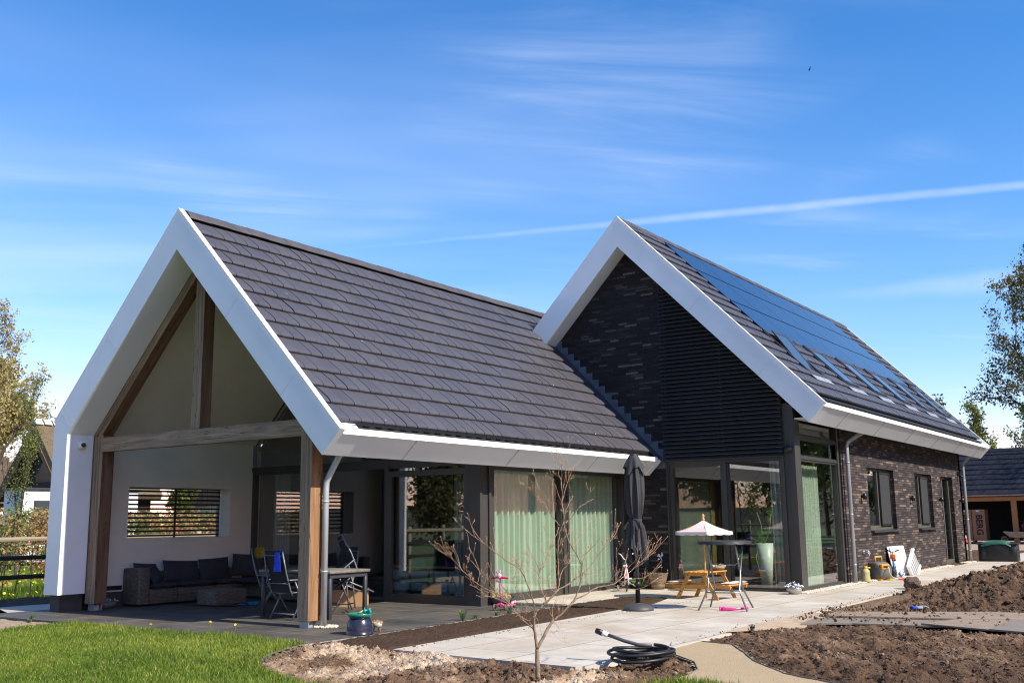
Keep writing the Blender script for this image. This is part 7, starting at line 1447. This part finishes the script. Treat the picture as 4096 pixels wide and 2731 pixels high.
for i,(x,y,h_,sd_,mm_) in enumerate(((20,-30,10,71,L_GRN),(30,-33,12,72,L_DRK),(41,-31,11,73,L_GRN),(54,-34,13,74,L_GRN),(68,-36,12,75,L_DRK),(10,-34,11,76,L_DRK),(84,-38,13,77,L_GRN),(60,-12,13,78,L_OLV),(11.5,-16.5,7.5,79,L_OLV))):
    tree('garden_tree',['fresh green tree south of the house, right of the camera','dark tree south of the house','fresh green tree south of the path','fresh green tree south of the shed yard','dark tree far along the southern edge','dark tree nearest the camera on the southern edge','green tree at the far end of the southern edge','olive tree beside the shed shading its roof','half bare tree beyond the soil heap shading the ground plates'][i],(x,y,0),sd_,h_,.5,3,.3,mm_,.2 if i<7 else .11,10 if i<7 else 3,.6,BARKD,'trees beyond the garden',nb=(5,7),up=.2,clear=.12,maxn=13000 if i<8 else 5000,twigs=i>=7)
for i,(x,y,h_,sd_,mm_) in enumerate(((22,-17.5,7.5,81,L_DRK),(29,-19,8.5,82,L_GRN),(36,-17,8,83,L_DRK),(44,-16.5,7.5,84,L_GRN),(51,-18,9,85,L_DRK),(59,-19,9,86,L_GRN),(68,-20,10,87,L_GRN),(79,-22,11,88,L_DRK),(92,-25,12,89,L_GRN))):
    tree('boundary_tree','%s of the southern row, %s'%(['dark tree','light green tree','dark green tree','small light green tree','tall dark tree','broad light green tree','tall light green tree','tall dark green tree','tallest light green tree'][i],['nearest the camera','second from the camera','third from the camera','fourth from the camera','fifth from the camera','beside the yard','beyond the yard','far beyond the yard','at the far end'][i]),(x,y,0),sd_,h_,.5,3,.25,mm_,.16,10,.5,BARKD,'boundary trees along the south side',nb=(5,7),up=.2,clear=.05,maxn=13000,twigs=False)
for i,(x,y,h_,sd_) in enumerate(((-36,-14,9,91),(-34,-24,10,92),(-29,-35,10,93),(-21,-44,11,94),(-12,-50,11,95),(0,-46,10,96))):
    tree('boundary_tree',['dark tree of the western row, northernmost','dark tree of the western row, second from the north','dark tree of the western row, third from the north','tall dark tree at the south west corner','dark tree just past the south west corner','dark tree south of the lawn'][i],(x,y,0),sd_,h_,.55,3,.3,L_DRK,.2,12,.7,BARKD,'boundary trees behind the camera',nb=(5,7),up=.2,clear=.05,maxn=14000,twigs=False)
rail_fence('paddock_fence','pale post and rail fence across the lawn behind the camera',(-17.0,-2),(-17.0,40),2.6,(1.3,.75),FENCEW,FENCEW,FENCEW,1.5)
rhh=T(empty('brick_house',(-52,2,0)),'brick house with a red tiled roof far behind the camera','house')
part('wall',lambda b:(b.box((-5,-5,0),(5,5,4)),b.prism([(-5,4),(5,4),(0,8.5)],'x',-5,5)),pm('pale_brick',(.35,.20,.14),r=.9,var=.15,vs=9),rhh); part('roof',lambda b:b.prism([(-5.6,3.8),(0,9.2),(5.6,3.8),(5.2,3.7),(0,8.7),(-5.2,3.7)],'x',-5.4,5.4),pm('red_roof',(.30,.09,.05),r=.8,var=.2,vs=5),rhh); part('window',lambda b:(b.box((5.0,-2,1),(5.05,2,2.6)),b.box((5.0,-1,4.8),(5.05,1,6.2))),PLASW,rhh)
# low wooded hill on the horizon
hl=[]; nH=160
def hill(name,az0,az1,dist,hmax,seed):
    V=[];F=[]; a=np.linspace(az0,az1,nH); H_=hmax*(.5+.7*fbm(a*9,a*0+seed,5,seed)); 
    for i,t in enumerate(a):
        x=CAMP.x+dist*math.cos(t); y=CAMP.y+dist*math.sin(t); x2=CAMP.x+(dist+90)*math.cos(t); y2=CAMP.y+(dist+90)*math.sin(t)
        V+=[(x,y,-.2),(x+ (x2-x)*.25,y+(y2-y)*.25,float(H_[i])*.8),(x+(x2-x)*.6,y+(y2-y)*.6,float(H_[i])),(x2,y2,-.2)]
    for i in range(nH-1):
        for k in range(3): F.append((i*4+k,(i+1)*4+k,(i+1)*4+k+1,i*4+k+1))
    return np_mesh(name,V,F,pm('wooded_hill',(.06,.065,.03),r=.95,c2=(.03,.035,.02),vs=.12,bump=1,bs=.6,bdist=2) if 'wooded_hill' not in bpy.data.materials else bpy.data.materials['wooded_hill'],smooth=True,kind='structure')
hill('hills',R(75),R(285),150,4.2,3); hill('hills',R(-75),R(1.5),170,10,4); hill('hills',R(58),R(75),170,5,5)
# a bird in the sky
bd_=MB(); bd_.tube([(-.14,0,0),(-.05,0,.0),(.08,0,.01),(.16,0,.0)],[.01,.035,.04,.012],6)
for s in (-1,1): bd_.add([(-.04,s*.02,.01),(.07,s*.02,.01),(.03,s*.22,.09),(-.02,s*.40,.02)],[(0,1,2,3)]); bd_.add([(-.04,s*.02,.004),(-.02,s*.40,.014),(.03,s*.22,.084),(.07,s*.02,.004)],[(0,1,2,3)])
o=bd_.build('bird',BLK); 
o.location=(40.90,7.54,25.80); o.rotation_euler=(.3,.2,2.2)
o.scale=(.55,.55,.55)
T(o,'small dark bird flying high at the upper right of the sky','bird')
bpy.context.view_layer.update()
